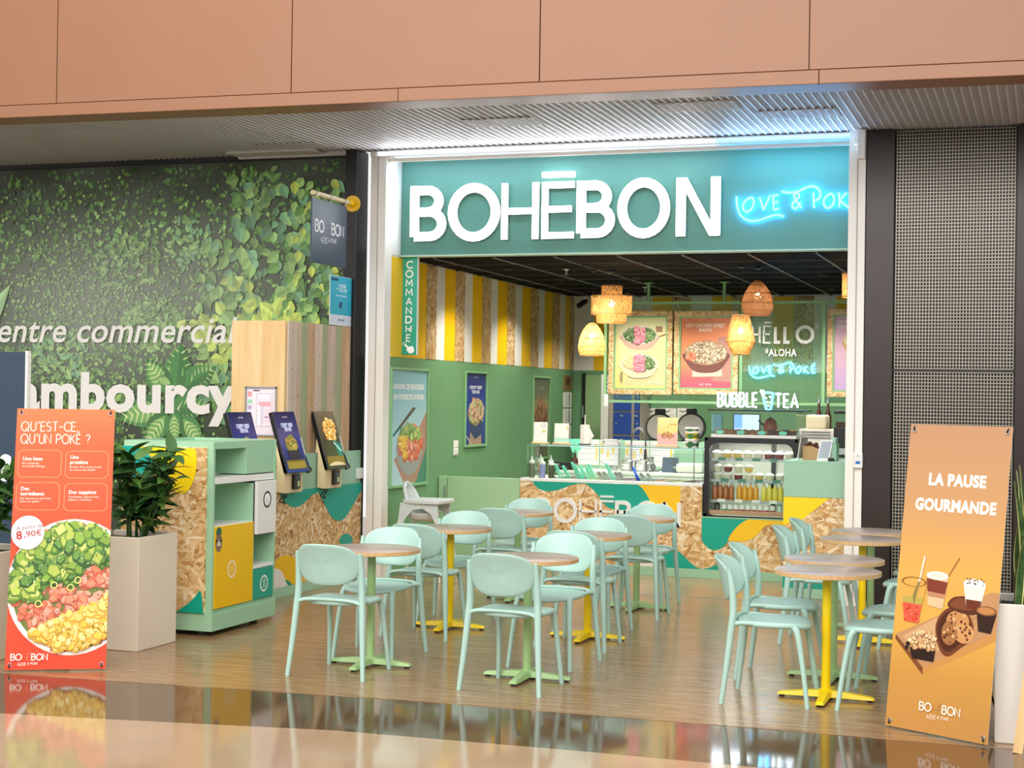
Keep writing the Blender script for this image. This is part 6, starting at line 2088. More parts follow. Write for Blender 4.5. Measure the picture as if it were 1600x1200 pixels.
def pot(label, x, y=BY + .2):
    t = thing('sauce_pot', label, 'pot', (x, y, .93), 'steel pots behind the counter glass')
    MB().lathe([(.001, 0), (.062, 0), (.068, .01), (.068, .10), (.072, .105), (.064, .103), (.06, .012), (.001, .01)], (x, y, .9302), 24).build('body', STEEL, t, smooth=40)
    MB().lathe([(.07, .106), (.06, .118), (.012, .125), (.012, .138), (.001, .14)], (x, y, .9302), 24).build('lid', STEEL, t, smooth=40)
    P = Print(front(y - .0695), lift=0, step=.0002)
    P.rect(x - .035, .955, x + .035, 1.01, 'f2f0e8').circ(x - .02, .985, .006, '222222')
    P.build('label_sticker', t)
    return t
xs_ = [(-4.244,1.043)[0], (-4.091,1.047)[0], (-3.987,1.05)[0], (-3.767,1.056)[0], (-3.562,1.062)[0], (-4.924,1.024)[0], (-4.795,1.028)[0], (-3.897,1.019)[0]]
pot('left steel pot with a white label behind the counter glass', xs_[0])
pot('right steel pot with a white label behind the counter glass', xs_[1])
t = thing('sauce_pan', 'small steel pan with a slanting handle left of the labelled pots', 'pan', (xs_[0] - .13, BY + .12, .93))
MB().lathe([(.001, 0), (.05, 0), (.055, .06), (.05, .06), (.046, .006), (.001, .004)], (xs_[0] - .14, BY + .12, .9302), 20).build('body', STEEL, t, smooth=40)
MB().tube([(xs_[0] - .19, BY + .12, .985), (xs_[0] - .28, BY + .1, 1.04)], [.008, .006], 8).build('handle', STEEL, t, smooth=40)
t = thing('shaker', 'steel shaker with a dark rim right of the labelled pots', 'shaker', (xs_[2], BY + .2, .93))
MB().lathe([(.001, 0), (.04, 0), (.046, .09), (.034, .10), (.036, .15), (.001, .155)], (xs_[2], BY + .2, .9302), 18).build('body', STEEL, t, smooth=40)
MB().lathe([(.037, .142), (.039, .15), (.03, .158), (.001, .159)], (xs_[2], BY + .2, .9302), 18).build('cap', BLACK, t, smooth=40)
t = thing('kitchen_scale', 'dark square tablet leaning behind the counter glass beside the clear tub', 'tablet', (xs_[3], BY + .18, .93))
fr = Fr((0, BY + .14, .9305), (1, 0, 0), (0, .25, 1))
MB().slab(fr, xs_[3] - .085, 0, xs_[3] + .085, .165, -.02, 0).build('body', NAVY, t, bevel=.004)
MB().slab(fr, xs_[3] + .04, .05, xs_[3] + .055, .065, 0, .003).build('button', WHITE, t)
MB().box(xs_[3] - .07, BY + .165, .9305, xs_[3] + .07, BY + .25, .945).build('foot', BLACK, t)
MB().tube(smooth_path([(xs_[3] - .09, BY + .2, .96), (xs_[3] - .14, BY + .16, .94), (xs_[3] - .19, BY + .15, .96), (xs_[3] - .20, BY + .15, 1.0), (xs_[3] - .16, BY + .15, 1.0), (xs_[3] - .17, BY + .15, .95), (xs_[3] - .22, BY + .15, .937)], 5, False), .006, 6).build('cable', BLACK, t, smooth=True)
CLEAR_PL = glass('clear_plastic', (.9, .93, .9), .07)
t = thing('clear_tub', 'big clear plastic tub behind the right end of the counter glass', 'tub', (xs_[4], BY + .22, .93))
MB().prism([(xs_[4] - .15, .931), (xs_[4] + .15, .931), (xs_[4] + .175, 1.13), (xs_[4] - .175, 1.13)], front(BY + .2), -.2, .1).build('body', CLEAR_PL, t)
MB().box(xs_[4] - .14, BY + .12, .932, xs_[4] + .14, BY + .38, 1.03).build('rice_filling', CARD, t, bevel=.03)
t = thing('black_box', 'flat black box with small white print behind the mint tongs', 'box', (xs_[5], BY + .1, .93))
MB().box(xs_[5] - .115, BY + .02, .9302, xs_[5] + .115, BY + .2, 1.01).build('body', BLACK, t, bevel=.003)
P = Print(front(BY + .02), step=.0002)
P.rect(xs_[5] - .09, .985, xs_[5] - .02, .995, 'd8d8d8').rect(xs_[5] - .09, .965, xs_[5] + .06, .971, '8a8a8a').rect(xs_[5] - .09, .945, xs_[5] - .07, .955, 'c8c8c8').rect(xs_[5] + .03, .945, xs_[5] + .07, .952, 'c8c8c8')
P.build('print', t)
t = thing('sauce_bottle', 'dark red glass bottle with a green cap behind the mint tongs', 'bottle', (xs_[6], BY + .1, .93))
AMBER = paint('dark_red_bottle', '4a1418', .2)
MB().lathe([(.001, 0), (.036, 0), (.038, .01), (.038, .10), (.028, .125), (.013, .14), (.012, .16)], (xs_[6], BY + .1, .9302), 18).build('body', AMBER, t, smooth=40)
MB().lathe([(.0385, .02), (.0385, .07)], (xs_[6], BY + .1, .9302), 18).build('label_band', paint('grey_label', '8a8a84', .5), t)
MB().lathe([(.015, .158), (.015, .175), (.006, .185), (.005, .215), (.001, .216)], (xs_[6], BY + .1, .9302), 14).build('cap', paint('dark_green_cap', '1f4a2c', .4), t, smooth=40)
# mint cloth hanging behind
t = thing('mint_cloth', 'mint cleaning cloth hanging above the black box behind the glass', 'cloth', (xs_[5] - .05, BY + .5, 1.2))
m = MB()
xa = xs_[5] - .08
m.prism([(xa, 1.249), (xa + .14, 1.249), (xa + .14, 1.12), (xa + .05, 1.10), (xa + .03, 1.15)], front(BY + .545), 0, .006)
m.build('cloth', TONG_MINT, t)

# ---------------------------------------------------------------- far wall: door, lockers, notices, rice cookers, tap
dr = thing('staff_door', 'pale green door leaf at the back of the shop left of the blue lockers', 'door', (-5.45, YB, 0))
q = [(-5.699,1.881),(-5.63,1.882),(-5.332,1.886),(-5.29,1.886),(-5.606,1.981)]
MB().box(q[0][0], YB - .03, 0, q[1][0] - .02, YB - .002, 2.02).build('frame_post', BLACK, dr)
MB().box(q[1][0] - .02, YB - .05, .005, q[2][0] + .05, YB - .003, 2.0).build('leaf', paint('pale_green_door', '93b981', .45), dr, bevel=.003)
MB().box(q[0][0] + .01, YB - .055, 1.45, q[0][0] + .03, YB - .03, 1.6).build('closer_arm', STEEL, dr)
q = [(-5.167,1.562),(-4.936,1.565),(-4.903,1.566),(-4.838,1.567)]
lk = thing('locker_unit', 'blue metal lockers in a pale frame at the back of the shop', 'locker', ((q[0][0] + q[3][0]) / 2, 19.1, 0))
box_obj('carcass', (q[0][0] - .06, 19.03, 0, q[3][0] + .02, YB - .002, 2.0), paint('locker_frame', 'b5aca0', .45), lk)
zz = [.02, .5, .83, 1.13, 1.5, 1.9]
zz = [.05, .38, .72, 1.05, 1.175, 1.56, 1.95]
zl = [(-5.062,1.155)[1], (-5.063,1.243)[1], (-5.068,1.539)[1]]
rows = [(zl[0] - .38, zl[1] - .012), (zl[1] + .012, zl[2] - .012), (zl[2] + .012, zl[2] + .36)]
for za_, zb_2 in rows:
    for xa, xb in ((q[0][0], q[1][0]), (q[2][0] + .005, q[3][0] + .01)):
        d_ = box_obj('locker_door', (xa, 19.01, za_, xb, 19.03, zb_2), BLUE_LOCKER, lk, .002)
        MB().box((xa + xb) / 2 - .03, 19.004, zb_2 - .05, (xa + xb) / 2 + .01, 19.01, zb_2 - .03).build('vent_tab', STEEL, d_)
        MB().cyl((xa + .04, 19.0, (za_ + zb_2) / 2), (xa + .04, 19.01, (za_ + zb_2) / 2), .012, .012, 8).build('lock', STEEL, d_)
box_obj('side_post', (q[0][0] - .16, 19.0, 0, q[0][0] - .065, 19.02, 2.0), WHITE, lk)
for i, (pa, pb) in enumerate(((((-4.863,1.525)), ((-4.67,1.407))), (((-4.664,1.528)), ((-4.463,1.411))), (((-4.449,1.532)), ((-4.25,1.415))))):
    t = thing('wall_notice', ('left', 'middle', 'right')[i] + ' pale notice pinned on the back wall above the rice cookers', 'notice', ((pa[0] + pb[0]) / 2, YB, 1.6), 'notices above the rice cookers')
    box_obj('sheet', (pa[0], YB - .006, pb[1] - .1, pb[0], YB - .001, pa[1] + .06), CARD, t)
    P = Print(front(YB - .006), step=.0003)
    P.line([(pa[0] + .03, pa[1] + .03), (pa[0] + .08, pa[1] + .01), (pa[0] + .12, pa[1] + .035)], .012, '3a6a3c')
    for k in range(3):
        P.line([(pa[0] + .03, pa[1] - .03 - .025 * k), (pb[0] - .03, pa[1] - .03 - .025 * k)], .006, 'c9b08a')
    P.build('print', t)
sh = thing('rear_counter', 'low steel counter under the rice cookers at the back of the shop', 'counter', (-3.9, 17.7, 0))
box_obj('body', (-4.75, 17.55, 0, -2.5, 18.1, 1.02), SAGE_LAM, sh)
box_obj('worktop', (-4.77, 17.53, 1.02, -2.48, 18.12, 1.05), STEEL, sh, .003)
for i, px0 in enumerate(((-4.328,1.372), (-3.951,1.38))):
    x, z = px0
    t = thing('rice_cooker', ('left', 'right')[i] + ' rice cooker with its round lid open, behind the counter', 'rice cooker', (x, 17.8, 1.05), 'open rice cookers')
    r_ = .172
    MB().lathe([(.001, 0), (.15, 0), (.17, .02), (.175, .16), (.16, .175), (.14, .17), (.13, .08), (.001, .07)], (x, 17.8, 1.0502), 28).build('body', BLACK, t, smooth=40)
    fr = Fr((x, 17.99, z), (1, 0, 0), (0, .12, 1))
    circ = lambda rr: [(rr * math.cos(2 * PI * k / 32), rr * math.sin(2 * PI * k / 32)) for k in range(32)]
    MB().prism(circ(r_), fr, -.06, 0).build('lid', BLACK, t, bevel=.008)
    MB().prism(circ(r_ - .026), fr, 0, .012).build('inner_lid', paint('grey_inner_lid_%d' % i, 'cfc8ba', .35), t, bevel=.003)
    MB().slab(fr, -.06, r_ - .02, .06, r_ + .045, -.05, .02).build('latch', BLACK, t, bevel=.008)
    MB().cyl(fr.p(.02, -.09, .012), fr.p(.02, -.09, .03), .024, .022, 14).build('steam_cap', STEEL, t)
    MB().box(x - .10, 17.955, 1.05, x + .1, 18.0, z - r_ + .03).build('hinge', BLACK, t, bevel=.006)
tp = thing('spray_tap', 'coiled steel spray tap arching behind the glass guard', 'tap', (-4.0, 16.42, .93))
xa, xb = (-4.256,1.239)[0], (-4.1,1.243)[0]
zt_ = (-4.18,1.386)[1]
MB().cyl((xa, 16.42, .9302), (xa, 16.42, 1.22), .012, .011, 10).build('riser', STEEL, tp, smooth=40)
c = ((xa + xb) / 2, (xb - xa) / 2)
archp = [(c[0] - c[1] * math.cos(w), 16.42, 1.22 + (zt_ - 1.22) * math.sin(w)) for w in [PI * i / 20 for i in range(21)]]
MB().tube(archp + [(xb, 16.42, 1.14)], .008, 8).build('hose', BLACK, tp, smooth=True)
m = MB()
for i in range(0, 20):
    p = Vector(archp[i]).lerp(Vector(archp[i + 1]), .3)
    d = (Vector(archp[i + 1]) - Vector(archp[i])).normalized()
    m.tube([p, p + d * .008], .014, 10)
stuff(m.build('coil', STEEL, tp, smooth=40))
MB().tube([(xb, 16.42, 1.15), (xb, 16.42, 1.05)], [.014, .02], 10).build('spray_head', BLACK, tp, smooth=40)
tp2 = thing('mixer_tap', 'low chrome mixer tap with a flat spout left of the coiled spray tap', 'tap', (-4.3, 16.42, .93))
xa, xb = (-4.577,1.239)[0], (-4.391,1.243)[0]
zt_ = (-4.477,1.248)[1]
MB().tube(smooth_path([(xb, 16.42, .931), (xb, 16.42, 1.15), (xb - .01, 16.42, zt_ - .01), (xb - .06, 16.42, zt_), (xa, 16.42, zt_)], 5, False), .011, 10).build('spout', STEEL, tp2, smooth=True)
MB().cyl((xa + .01, 16.42, zt_), (xa + .01, 16.42, zt_ - .035), .012, .012, 10).build('outlet', STEEL, tp2)

# ================================================================ DISPLAY FRIDGE
fg = thing('display_fridge', 'black framed glass display fridge between the long counter and the till', 'fridge', (-2.65, 15.0, .59))
FX0, FX1, FZ0, FZ1 = -3.105, -2.215, .591, 1.345
FB = 15.35
FW = paint('fridge_liner', 'dcdad2', .35, grain=.02)
m = MB()
# front frame with rounded inner corners
def rrect(x0, z0, x1, z1, r, k=6):
    pts = []
    for cx, cz, a0 in ((x1 - r, z1 - r, 0), (x0 + r, z1 - r, 90), (x0 + r, z0 + r * .3, 180), (x1 - r, z0 + r * .3, 270)):
        rz = r if a0 < 180 else r * .3
        pts += [(cx + r * math.cos(math.radians(a0 + 90 * i / k)), cz + rz * math.sin(math.radians(a0 + 90 * i / k))) for i in range(k + 1)]
    return pts
inn = rrect(FX0 + .045, FZ0 + .012, FX1 - .045, FZ1 - .05, .085)
outp = []
for x, z in inn:
    cx, cz = (FX0 + FX1) / 2, (FZ0 + FZ1) / 2
    dx, dz = x - cx, z - cz
    k = min((FX1 - cx) / abs(dx) if dx else 9, (FZ1 - cz) / abs(dz) if dz else 9)
    outp.append((cx + dx * k, cz + dz * k))
n = len(inn)
vs = [(x, CY - .005, z) for x, z in inn] + [(x, CY - .005, z) for x, z in outp] + [(x, CY + .03, z) for x, z in inn] + [(x, CY + .03, z) for x, z in outp]
fs = []
for i in range(n):
    j = (i + 1) % n
    fs += [(i, j, n + j, n + i), (2 * n + j, 2 * n + i, 3 * n + i, 3 * n + j), (i, 2 * n + i, 2 * n + j, j), (n + j, 3 * n + j, 3 * n + i, n + i)]
m.add(vs, fs)
for cx, cz in ((FX0, FZ0), (FX1, FZ0), (FX0, FZ1), (FX1, FZ1)):
    sx, sz = (1 if cx == FX0 else -1), (1 if cz == FZ0 else -1)
    m.box(cx, CY - .005, cz, cx + sx * .03, CY + .03, cz + sz * .03)
m.build('front_frame', BLACK, fg)
box_obj('front_glass', (FX0 + .03, CY + .004, FZ0 + .01, FX1 - .03, CY + .008, FZ1 - .04), GLASS, fg)
box_obj('back_wall', (FX0, FB, FZ0, FX1, FB + .03, FZ1), FW, fg)
box_obj('floor_panel', (FX0, CY + .03, FZ0, FX1, FB, FZ0 + .02), FW, fg)
box_obj('roof_panel', (FX0, CY + .03, FZ1 - .03, FX1, FB, FZ1), BLACK, fg)
box_obj('side_wall', (FX0, CY + .03, FZ0 + .02, FX0 + .02, FB, FZ1 - .03), BLACK, fg)
box_obj('side_wall', (FX1 - .02, CY + .03, FZ0 + .02, FX1, FB, FZ1 - .03), BLACK, fg)
box_obj('shelf_post', (-2.56, FB - .03, FZ0 + .02, -2.52, FB, FZ1 - .03), BLACK, fg)
box_obj('light_strip', (FX0 + .05, CY + .06, FZ1 - .045, FX1 - .05, CY + .09, FZ1 - .032), COOL_LED, fg)
for i in range(8):
    xa = FX0 + .03 + (FX1 - FX0 - .06) * i / 8
    box_obj('front_tile', (xa + .001, CY + .032, FZ0 + .02, xa + (FX1 - FX0 - .06) / 8 - .001, CY + .045, FZ0 + .062), paint('terracotta_tile', 'd9a07a', .5) if i == 0 else bpy.data.materials['terracotta_tile'], fg)
shelf_z = [(-2.82,1.142)[1], (-2.817,0.941)[1], (-2.814,0.746)[1]]
TAG = paint('green_price_tag', '4f8a78', .5)
for i, z in enumerate(shelf_z):
    box_obj('shelf', (FX0 + .022, CY + .07, z - .008, FX1 - .022, FB, z), GLASS, fg)
    box_obj('shelf_edge', (FX0 + .022, CY + .062, z - .02, FX1 - .022, CY + .07, z + .004), STEEL, fg)
    for k in range(5):
        xa = FX0 + .12 + k * .165 + .03 * (i % 2)
        box_obj('price_tag', (xa, CY + .056, z - .016, xa + .075, CY + .062, z + .014), TAG if i < 2 else CARD, fg)
d = bpy.data.lights.new('fridge_lamp', 'AREA')
d.shape, d.size, d.size_y, d.energy, d.color = 'RECTANGLE', .75, .2, 5, (1, .97, .9)
o = bpy.data.objects.new('fridge_lamp', d)
COL.objects.link(o)
o.location = (-2.66, CY + .22, FZ1 - .05)

def cup(label, x, y, z, c, s_=1.0):
    t = thing('dessert_cup', label, 'cup', (x, y, z), 'dessert cups in the display fridge')
    MB().lathe([(.001, 0), (.028 * s_, 0), (.036 * s_, .04 * s_), (.001, .04 * s_)], (x, y, z), 16).build('cup', c, t, smooth=40)
    MB().lathe([(.037 * s_, .038 * s_), (.039 * s_, .044 * s_), (.028 * s_, .055 * s_), (.012, .062 * s_), (.001, .063 * s_)], (x, y, z), 16).build('lid', CARD, t, smooth=40)
    MB().lathe([(.0325 * s_, .020 * s_), (.0345 * s_, .030 * s_)], (x, y, z), 16).build('label_band', c if c is not CARD else YELLOW, t)
CREAM = paint('cream_dessert', 'f0e6c8', .5)
GOLDEN = paint('mango_dessert', 'efc860', .5)
BERRY = paint('berry_dessert', '8a3a34', .5)
wx = [-3.01 + .1 * i for i in range(8)]
for i, x in enumerate(wx):
    cup('%s dessert cup from the left on the top shelf of the display fridge' % ('first', 'second', 'third', 'fourth', 'fifth', 'sixth', 'seventh', 'eighth', 'ninth')[i], x, CY + .12, shelf_z[0] + .0005, (CREAM, GOLDEN, GOLDEN, CREAM, CREAM, BERRY, BERRY, CREAM, CREAM)[i], 1.3)
for i in range(8):
    for k in range(2 if i < 4 else 1):
        cup('%s dessert cup from the left, %s layer, on the middle shelf of the fridge' % (('first', 'second', 'third', 'fourth', 'fifth', 'sixth', 'seventh', 'eighth')[i], ('lower', 'upper')[k]), -3.0 + .1 * i, CY + .13, shelf_z[1] + .0005 + k * .0765, (CREAM, CREAM, BERRY, CREAM, GOLDEN, CREAM, CREAM, CREAM)[(i + k) % 8], 1.2)
def juice(label, x, y, z, mat, h=.135, r_=.03, group='juice bottles in the display fridge', word=True):
    t = thing('juice_bottle', label, 'bottle', (x, y, z), group)
    MB().lathe([(.001, 0), (r_, 0), (r_, h * .68), (r_ * .5, h * .82), (r_ * .45, h * .88), (.001, h * .88)], (x, y, z), 14).build('body', mat, t, smooth=40)
    MB().lathe([(r_ * .5, h * .86), (r_ * .5, h), (.001, h)], (x, y, z), 12).build('cap', WHITE, t, smooth=40)
J1, J2, J3 = paint('tea_juice', 'b8642c', .2), paint('orange_juice', 'f0a81c', .2), paint('lemon_juice', 'f2dc4a', .2)
for gi, (mt, nm_) in enumerate(((J1, 'amber'), (J2, 'orange'), (J3, 'lemon yellow'))):
    for i in range(4):
        juice('%s juice bottle, %s of its four in the display fridge' % (nm_, ('first', 'second', 'third', 'last')[i]), -3.02 + gi * .235 + i * .053, CY + .11, shelf_z[2] + .0005, mt, .172, .0262)
RED, GRN = paint('red_label', 'c02434', .35), paint('green_label', '4f9a3a', .35)
z0 = FZ0 + .0205
for i in range(9):
    x = -2.93 + .058 * i
    t = thing('drink_carton', ('green', 'red')[i > 1] + ' banded drink carton, number %s from the left at the fridge bottom' % ('one', 'two', 'three', 'four', 'five', 'six', 'seven', 'eight', 'nine')[i], 'drink', (x, CY + .11, z0), 'drink cartons at the fridge bottom')
    MB().lathe([(.001, 0), (.025, 0), (.025, .05), (.001, .05)], (x, CY + .11, z0), 12).build('lower_band', GRN if i < 2 else RED, t, smooth=40)
    MB().lathe([(.025, .05), (.025, .085), (.018, .095), (.001, .095)], (x, CY + .11, z0), 12).build('upper_band', CARD, t, smooth=40)
juice('dark cola bottle with a red label at the left of the fridge bottom', -3.0, CY + .13, z0, paint('cola', '3a1a18', .2), .14, .026)
for i in range(3):
    juice('%s clear water bottle from the left at the fridge bottom' % ('first', 'second', 'third')[i], -2.40 + .058 * i, CY + .12, z0, paint('water_bottle', 'cfe0cc', .15) if i == 0 else bpy.data.materials['water_bottle'], .15, .026, 'water bottles in the display fridge')

# pastry showcase above the fridge and its neon
sc_ = thing('pastry_showcase', 'glass pastry showcase on top of the display fridge', 'showcase', (-2.65, 15.0, FZ1))
SZ = 1.60
box_obj('base', (FX0 + .06, CY + .0, FZ1 + .0005, FX1 - .02, FB, FZ1 + .03), WHITE, sc_, .003)
box_obj('front_glass', (FX0 + .06, CY + .01, FZ1 + .03, FX1 - .02, CY + .015, SZ), GLASS, sc_)
box_obj('side_glass', (FX0 + .06, CY + .015, FZ1 + .03, FX0 + .066, FB, SZ), GLASS, sc_)
box_obj('side_glass', (FX1 - .026, CY + .015, FZ1 + .03, FX1 - .02, FB, SZ), GLASS, sc_)
box_obj('top_plate', (FX0 + .03, CY - .01, SZ, FX1 + .04, FB, SZ + .014), BLACK, sc_, .002)
PASTRY = paint('baked_cookie', 'b07a48', .7, grain=.25, scale=70, bump=.8)
CHOC = paint('chocolate_cookie', '5a3520', .7, grain=.25, scale=70, bump=.8)
LEMONC = paint('yellow_cake', 'e2bc5a', .7, grain=.1, scale=70, bump=.5)
for i in range(12):
    x = FX0 + .12 + .064 * i
    mt, kind = (PASTRY, 'golden cookie') if i < 8 else (CHOC, 'chocolate cake')
    t = thing('pastry', '%s, number %s from the left in the pastry showcase' % (kind, ('one', 'two', 'three', 'four', 'five', 'six', 'seven', 'eight', 'nine', 'ten', 'eleven', 'twelve')[i]), 'pastry', (x, CY + .08, FZ1 + .0305), 'pastries in the glass showcase')
    if i < 8:
        MB().lathe([(.001, 0), (.036, 0), (.046, .018), (.034, .042), (.001, .052)], (x, CY + .08 + .02 * (i % 2), FZ1 + .0305), 14).build('crumb', mt, t, smooth=60)
    else:
        MB().box(x - .029, CY + .06, FZ1 + .0305, x + .029, CY + .13, FZ1 + .075).build('crumb', mt, t, bevel=.006)
        MB().box(x - .029, CY + .06, FZ1 + .0755, x + .029, CY + .13, FZ1 + .084).build('icing', LEMONC if i % 2 else CHOC, t, bevel=.003)
for i in range(4):
    xa = FX0 + .14 + .2 * i
    t = thing('price_label', ('first', 'second', 'third', 'fourth')[i] + ' oval mint price label from the left in the pastry showcase', 'label', (xa, CY + .03, FZ1 + .03), 'price labels in the pastry showcase')
    pl_ = MB().lathe([(.001, 0), (.04, 0), (.04, .004), (.001, .004)], (0, 0, 0), 18, sy=.5).build('plate', TONG_MINT, t, world=False)
    pl_.rotation_euler = (PI / 2 - .4, 0, 0)
    pl_.location = (0, 0, .021)
q = [(-2.98,1.559),(-2.727,1.42)]
mon = thing('blue_monitor', 'small lit blue order screen seen through the pastry showcase', 'screen', ((q[0][0] + q[1][0]) / 2, 15.58, 1.35))
box_obj('housing', (q[0][0] - .01, 15.56, q[1][1] - .04, q[1][0] + .01, 15.59, q[0][1] + .01), BLACK, mon, .003)
box_obj('stand', ((q[0][0] + q[1][0]) / 2 - .03, 15.59, (-2.616,1.187)[1] + .0002, (q[0][0] + q[1][0]) / 2 + .03, 15.63, q[0][1] - .05), BLACK, mon)
P = Print(front(15.56), step=.0002)
P.rect(q[0][0], q[1][1] - .03, q[1][0], q[0][1], 'b4d8fa').rect(q[0][0], q[1][1] - .03, q[0][0] + (q[1][0] - q[0][0]) * .33, q[0][1], '6a9ae8')
for k in range(3):
    P.circ(q[0][0] + .02 + .025 * k, q[1][1] + .0, .007, 'e8f2ff')
P.build('screen', mon, SCREEN)
tp_ = thing('tea_pot', 'terracotta jug with a dark spout at the back of the pastry showcase', 'jug', ((-2.562,1.491)[0], 15.25, FZ1 + .0305))
xq, zj = (-2.562,1.491)[0], FZ1 + .0305
zw = (-2.616,1.187)[1]
side_c = thing('side_counter', 'dark topped side counter behind the display fridge', 'counter', (-1.9, 15.7, 0))
box_obj('body', (-2.75, 15.53, 0, -1.0, 16.0, zw - .025), SAGE_LAM, side_c)
box_obj('worktop', (-2.77, 15.515, zw - .025, -.98, 16.0, zw), BLACK, side_c, .003)
MB().lathe([(.001, 0), (.058, 0), (.068, .06), (.06, .12), (.04, .145), (.012, .16), (.001, .175)], (xq, 15.25, zj), 18).build('body', paint('terracotta', 'b0552f', .45), tp_, smooth=40)
MB().tube([(xq - .055, 15.25, zj + .08), (xq - .10, 15.25, zj + .11), (xq - .115, 15.25, zj + .14)], [.014, .010, .009], 8).build('spout', BLACK, tp_, smooth=True)

nb = thing('neon_sign', 'glowing white bubble tea sign with a cyan cup on the pastry showcase', 'sign', (-2.6, CY + .02, SZ + .014))
n0, n1 = (-3.001,1.603), (-2.6,1.786)
n2, n3 = (-2.453,1.613), (-2.215,1.779)
box_obj('acrylic_back', (n0[0], CY + .04, SZ + .0145, n3[0], CY + .045, n1[1] + .02), CLEAR_PL, nb)
nf = front(CY + .04)
def neon_word(word, xa, xb, z0, z1, name):
    gl, tot = layout(word, 1, .30)
    for g_ in gl:
        m = MB()
        for ln in g_:
            pts = [(xa + .015 + a / tot * (xb - xa - .03), z0 + .012 + b * (z1 - z0 - .024)) for a, b in ln]
            for off in (-.0,):
                m.tube([nf.p(a, b, .02) for a, b in pts], .0085, 6)
        m.build('tube_letter', NEON_WHITE, nb, smooth=True)
neon_word('BUBBLE', n0[0], n1[0], SZ + .03, n1[1], 'word')
neon_word('TEA', n2[0], n3[0], SZ + .03, n3[1], 'word')
cupp = [(-2.564,1.78),(-2.531,1.642),(-2.513,1.618),(-2.483,1.624),(-2.461,1.775)]
neon(nb, 'tube_cup', [cupp, [cupp[0], cupp[4]]], nf, .009, NEON_CYAN, .02)
neon(nb, 'tube_straw', [[(-2.57,1.798),(-2.551,1.738)], [(-2.582,1.792),(-2.546,1.786)]], nf, .012, NEON_WHITE, .02)
for a, b in [(-2.527,1.726),(-2.491,1.739),(-2.514,1.69),(-2.484,1.685),(-2.507,1.654)]:
    MB().cyl(nf.p(a, b, .015), nf.p(a, b, .025), .008, .008, 8).build('tube_pearl', NEON_WHITE, nb)

# ================================================================ TILL BLOCK ON THE RIGHT
TY = 13.66
tb = thing('till_counter', 'till block with a sage top half, yellow shape and strand board base', 'counter', (-1.9, 14.1, 0))
TX0, TX1 = -2.172, -1.12
box_obj('body', (TX0, TY + .02, .08, TX1, TY + .62, 1.165), SAGE_LAM, tb)
box_obj('upper_panel', (TX0, TY, .872, TX1, TY + .02, 1.165), SAGE_LAM, tb, .0015)
sbd = box_obj('strand_board', (TX0, TY, .21, TX1, TY + .02, .870), OSB, tb, .0015)
flakes(sbd, front(TY), TX0 + .001, .212, TX1 - .001, .868, 35, 1000, .13)
box_obj('teal_band', (TX0, TY, .085, TX1, TY + .02, .208), TEAL, tb, .0015)
box_obj('plinth', (TX0, TY - .006, 0, TX1, TY + .5, .083), MINT_LAM, tb, .002)
box_obj('worktop', (TX0, TY, 1.165, TX1, TY + .64, 1.185), SAGE_LAM, tb, .002)
for k_, (pts, c) in enumerate((([(-2.197,0.903),(-1.763,0.896),(-1.79,0.862),(-1.844,0.816),(-1.887,0.779),(-1.941,0.735),(-1.995,0.689),(-2.05,0.662),(-2.105,0.651),(-2.194,0.642)], 'ffd90a'),)):
    P = Print(front(TY), step=.0003, lift=.0052 + .0003 * k_, clip=(TX0, .21, TX1, .870))
    P.poly(smooth_path(pts, 5), c)
    P.build('painted_shape', tb)
for k_, (pts, c) in enumerate((([(-2.209,0.136),(-2.153,0.122),(-2.12,0.109),(-2.097,0.086),(-2.074,0.01),(-2.207,0.002)], '0aa58c'),)):
    P = Print(front(TY), step=.0003, lift=.0052 + .0003 * k_, clip=(TX0, .085, TX1, .30))
    P.poly(smooth_path(pts, 5), c)
    P.build('painted_shape', tb)
wz = 1.1852
x, z = (-1.835,1.214)
pos = thing('till_terminal', 'white and mint till terminal with a grey display on the sage till block', 'till', (x, TY + .2, wz))
q = [(-1.914,1.179),(-1.804,1.182),(-1.774,1.377),(-1.884,1.375)]
fr = Fr((0, TY + .14 - .12 * wz, 0), (1, 0, 0), (0, .12, 1))
m = MB().prism([(p[0], max(p[1], wz)) for p in q], fr, -.012, 0)
m.build('display_back', WHITE, pos, bevel=.003)
P = Print(fr, step=.0002)
q2 = [(q[0][0] + .012, wz + .03), (q[1][0] - .008, wz + .03), (q[2][0] - .012, q[2][1] - .012), (q[3][0] + .012, q[3][1] - .012)]
P.poly(q2, 'a9b0bc')
P.build('display', pos)
MB().box(q[0][0] + .03, TY + .17, wz, q[1][0] + .06, TY + .34, wz + .15).build('housing', SAGE_LAM, pos, bevel=.01)
MB().box(q[1][0] + .005, TY + .17, wz + .15, q[1][0] + .05, TY + .32, wz + .20).build('housing_top', MINT, pos, bevel=.006)
MB().box(q[1][0] + .0, TY + .05, wz, q[1][0] + .05, TY + .10, wz + .03).build('card_slot', BLACK, pos, bevel=.004)
xa, xb = (-2.048,1.291)[0], (-1.909,1.295)[0]
bag = thing('pastry_bag', 'open brown paper bag of dark pastries on the till block', 'bag', ((xa + xb) / 2, TY + .3, wz))
MB().prism([(xa, wz), (xb, wz), (xb + .005, wz + .09), (xa + .07, wz + .125), (xa + .0, wz + .12)], front(TY + .24), -.14, 0).build('bag', KRAFT, bag)
for k in range(7):
    MB().ball((xa + .02 + .017 * k, TY + .3 + .02 * (k % 2), wz + .125 + .012 * (k % 3) - .003 * k), .022, 8).build('pastry', CHOC, bag, smooth=True)
q = [(-2.078,1.174),(-2.061,1.175),(-2.025,1.382),(-2.048,1.382)]
ct_ = thing('tilted_glass', 'thin tilted acrylic sign at the left end of the till block', 'sign', (q[0][0], TY + .15, wz))
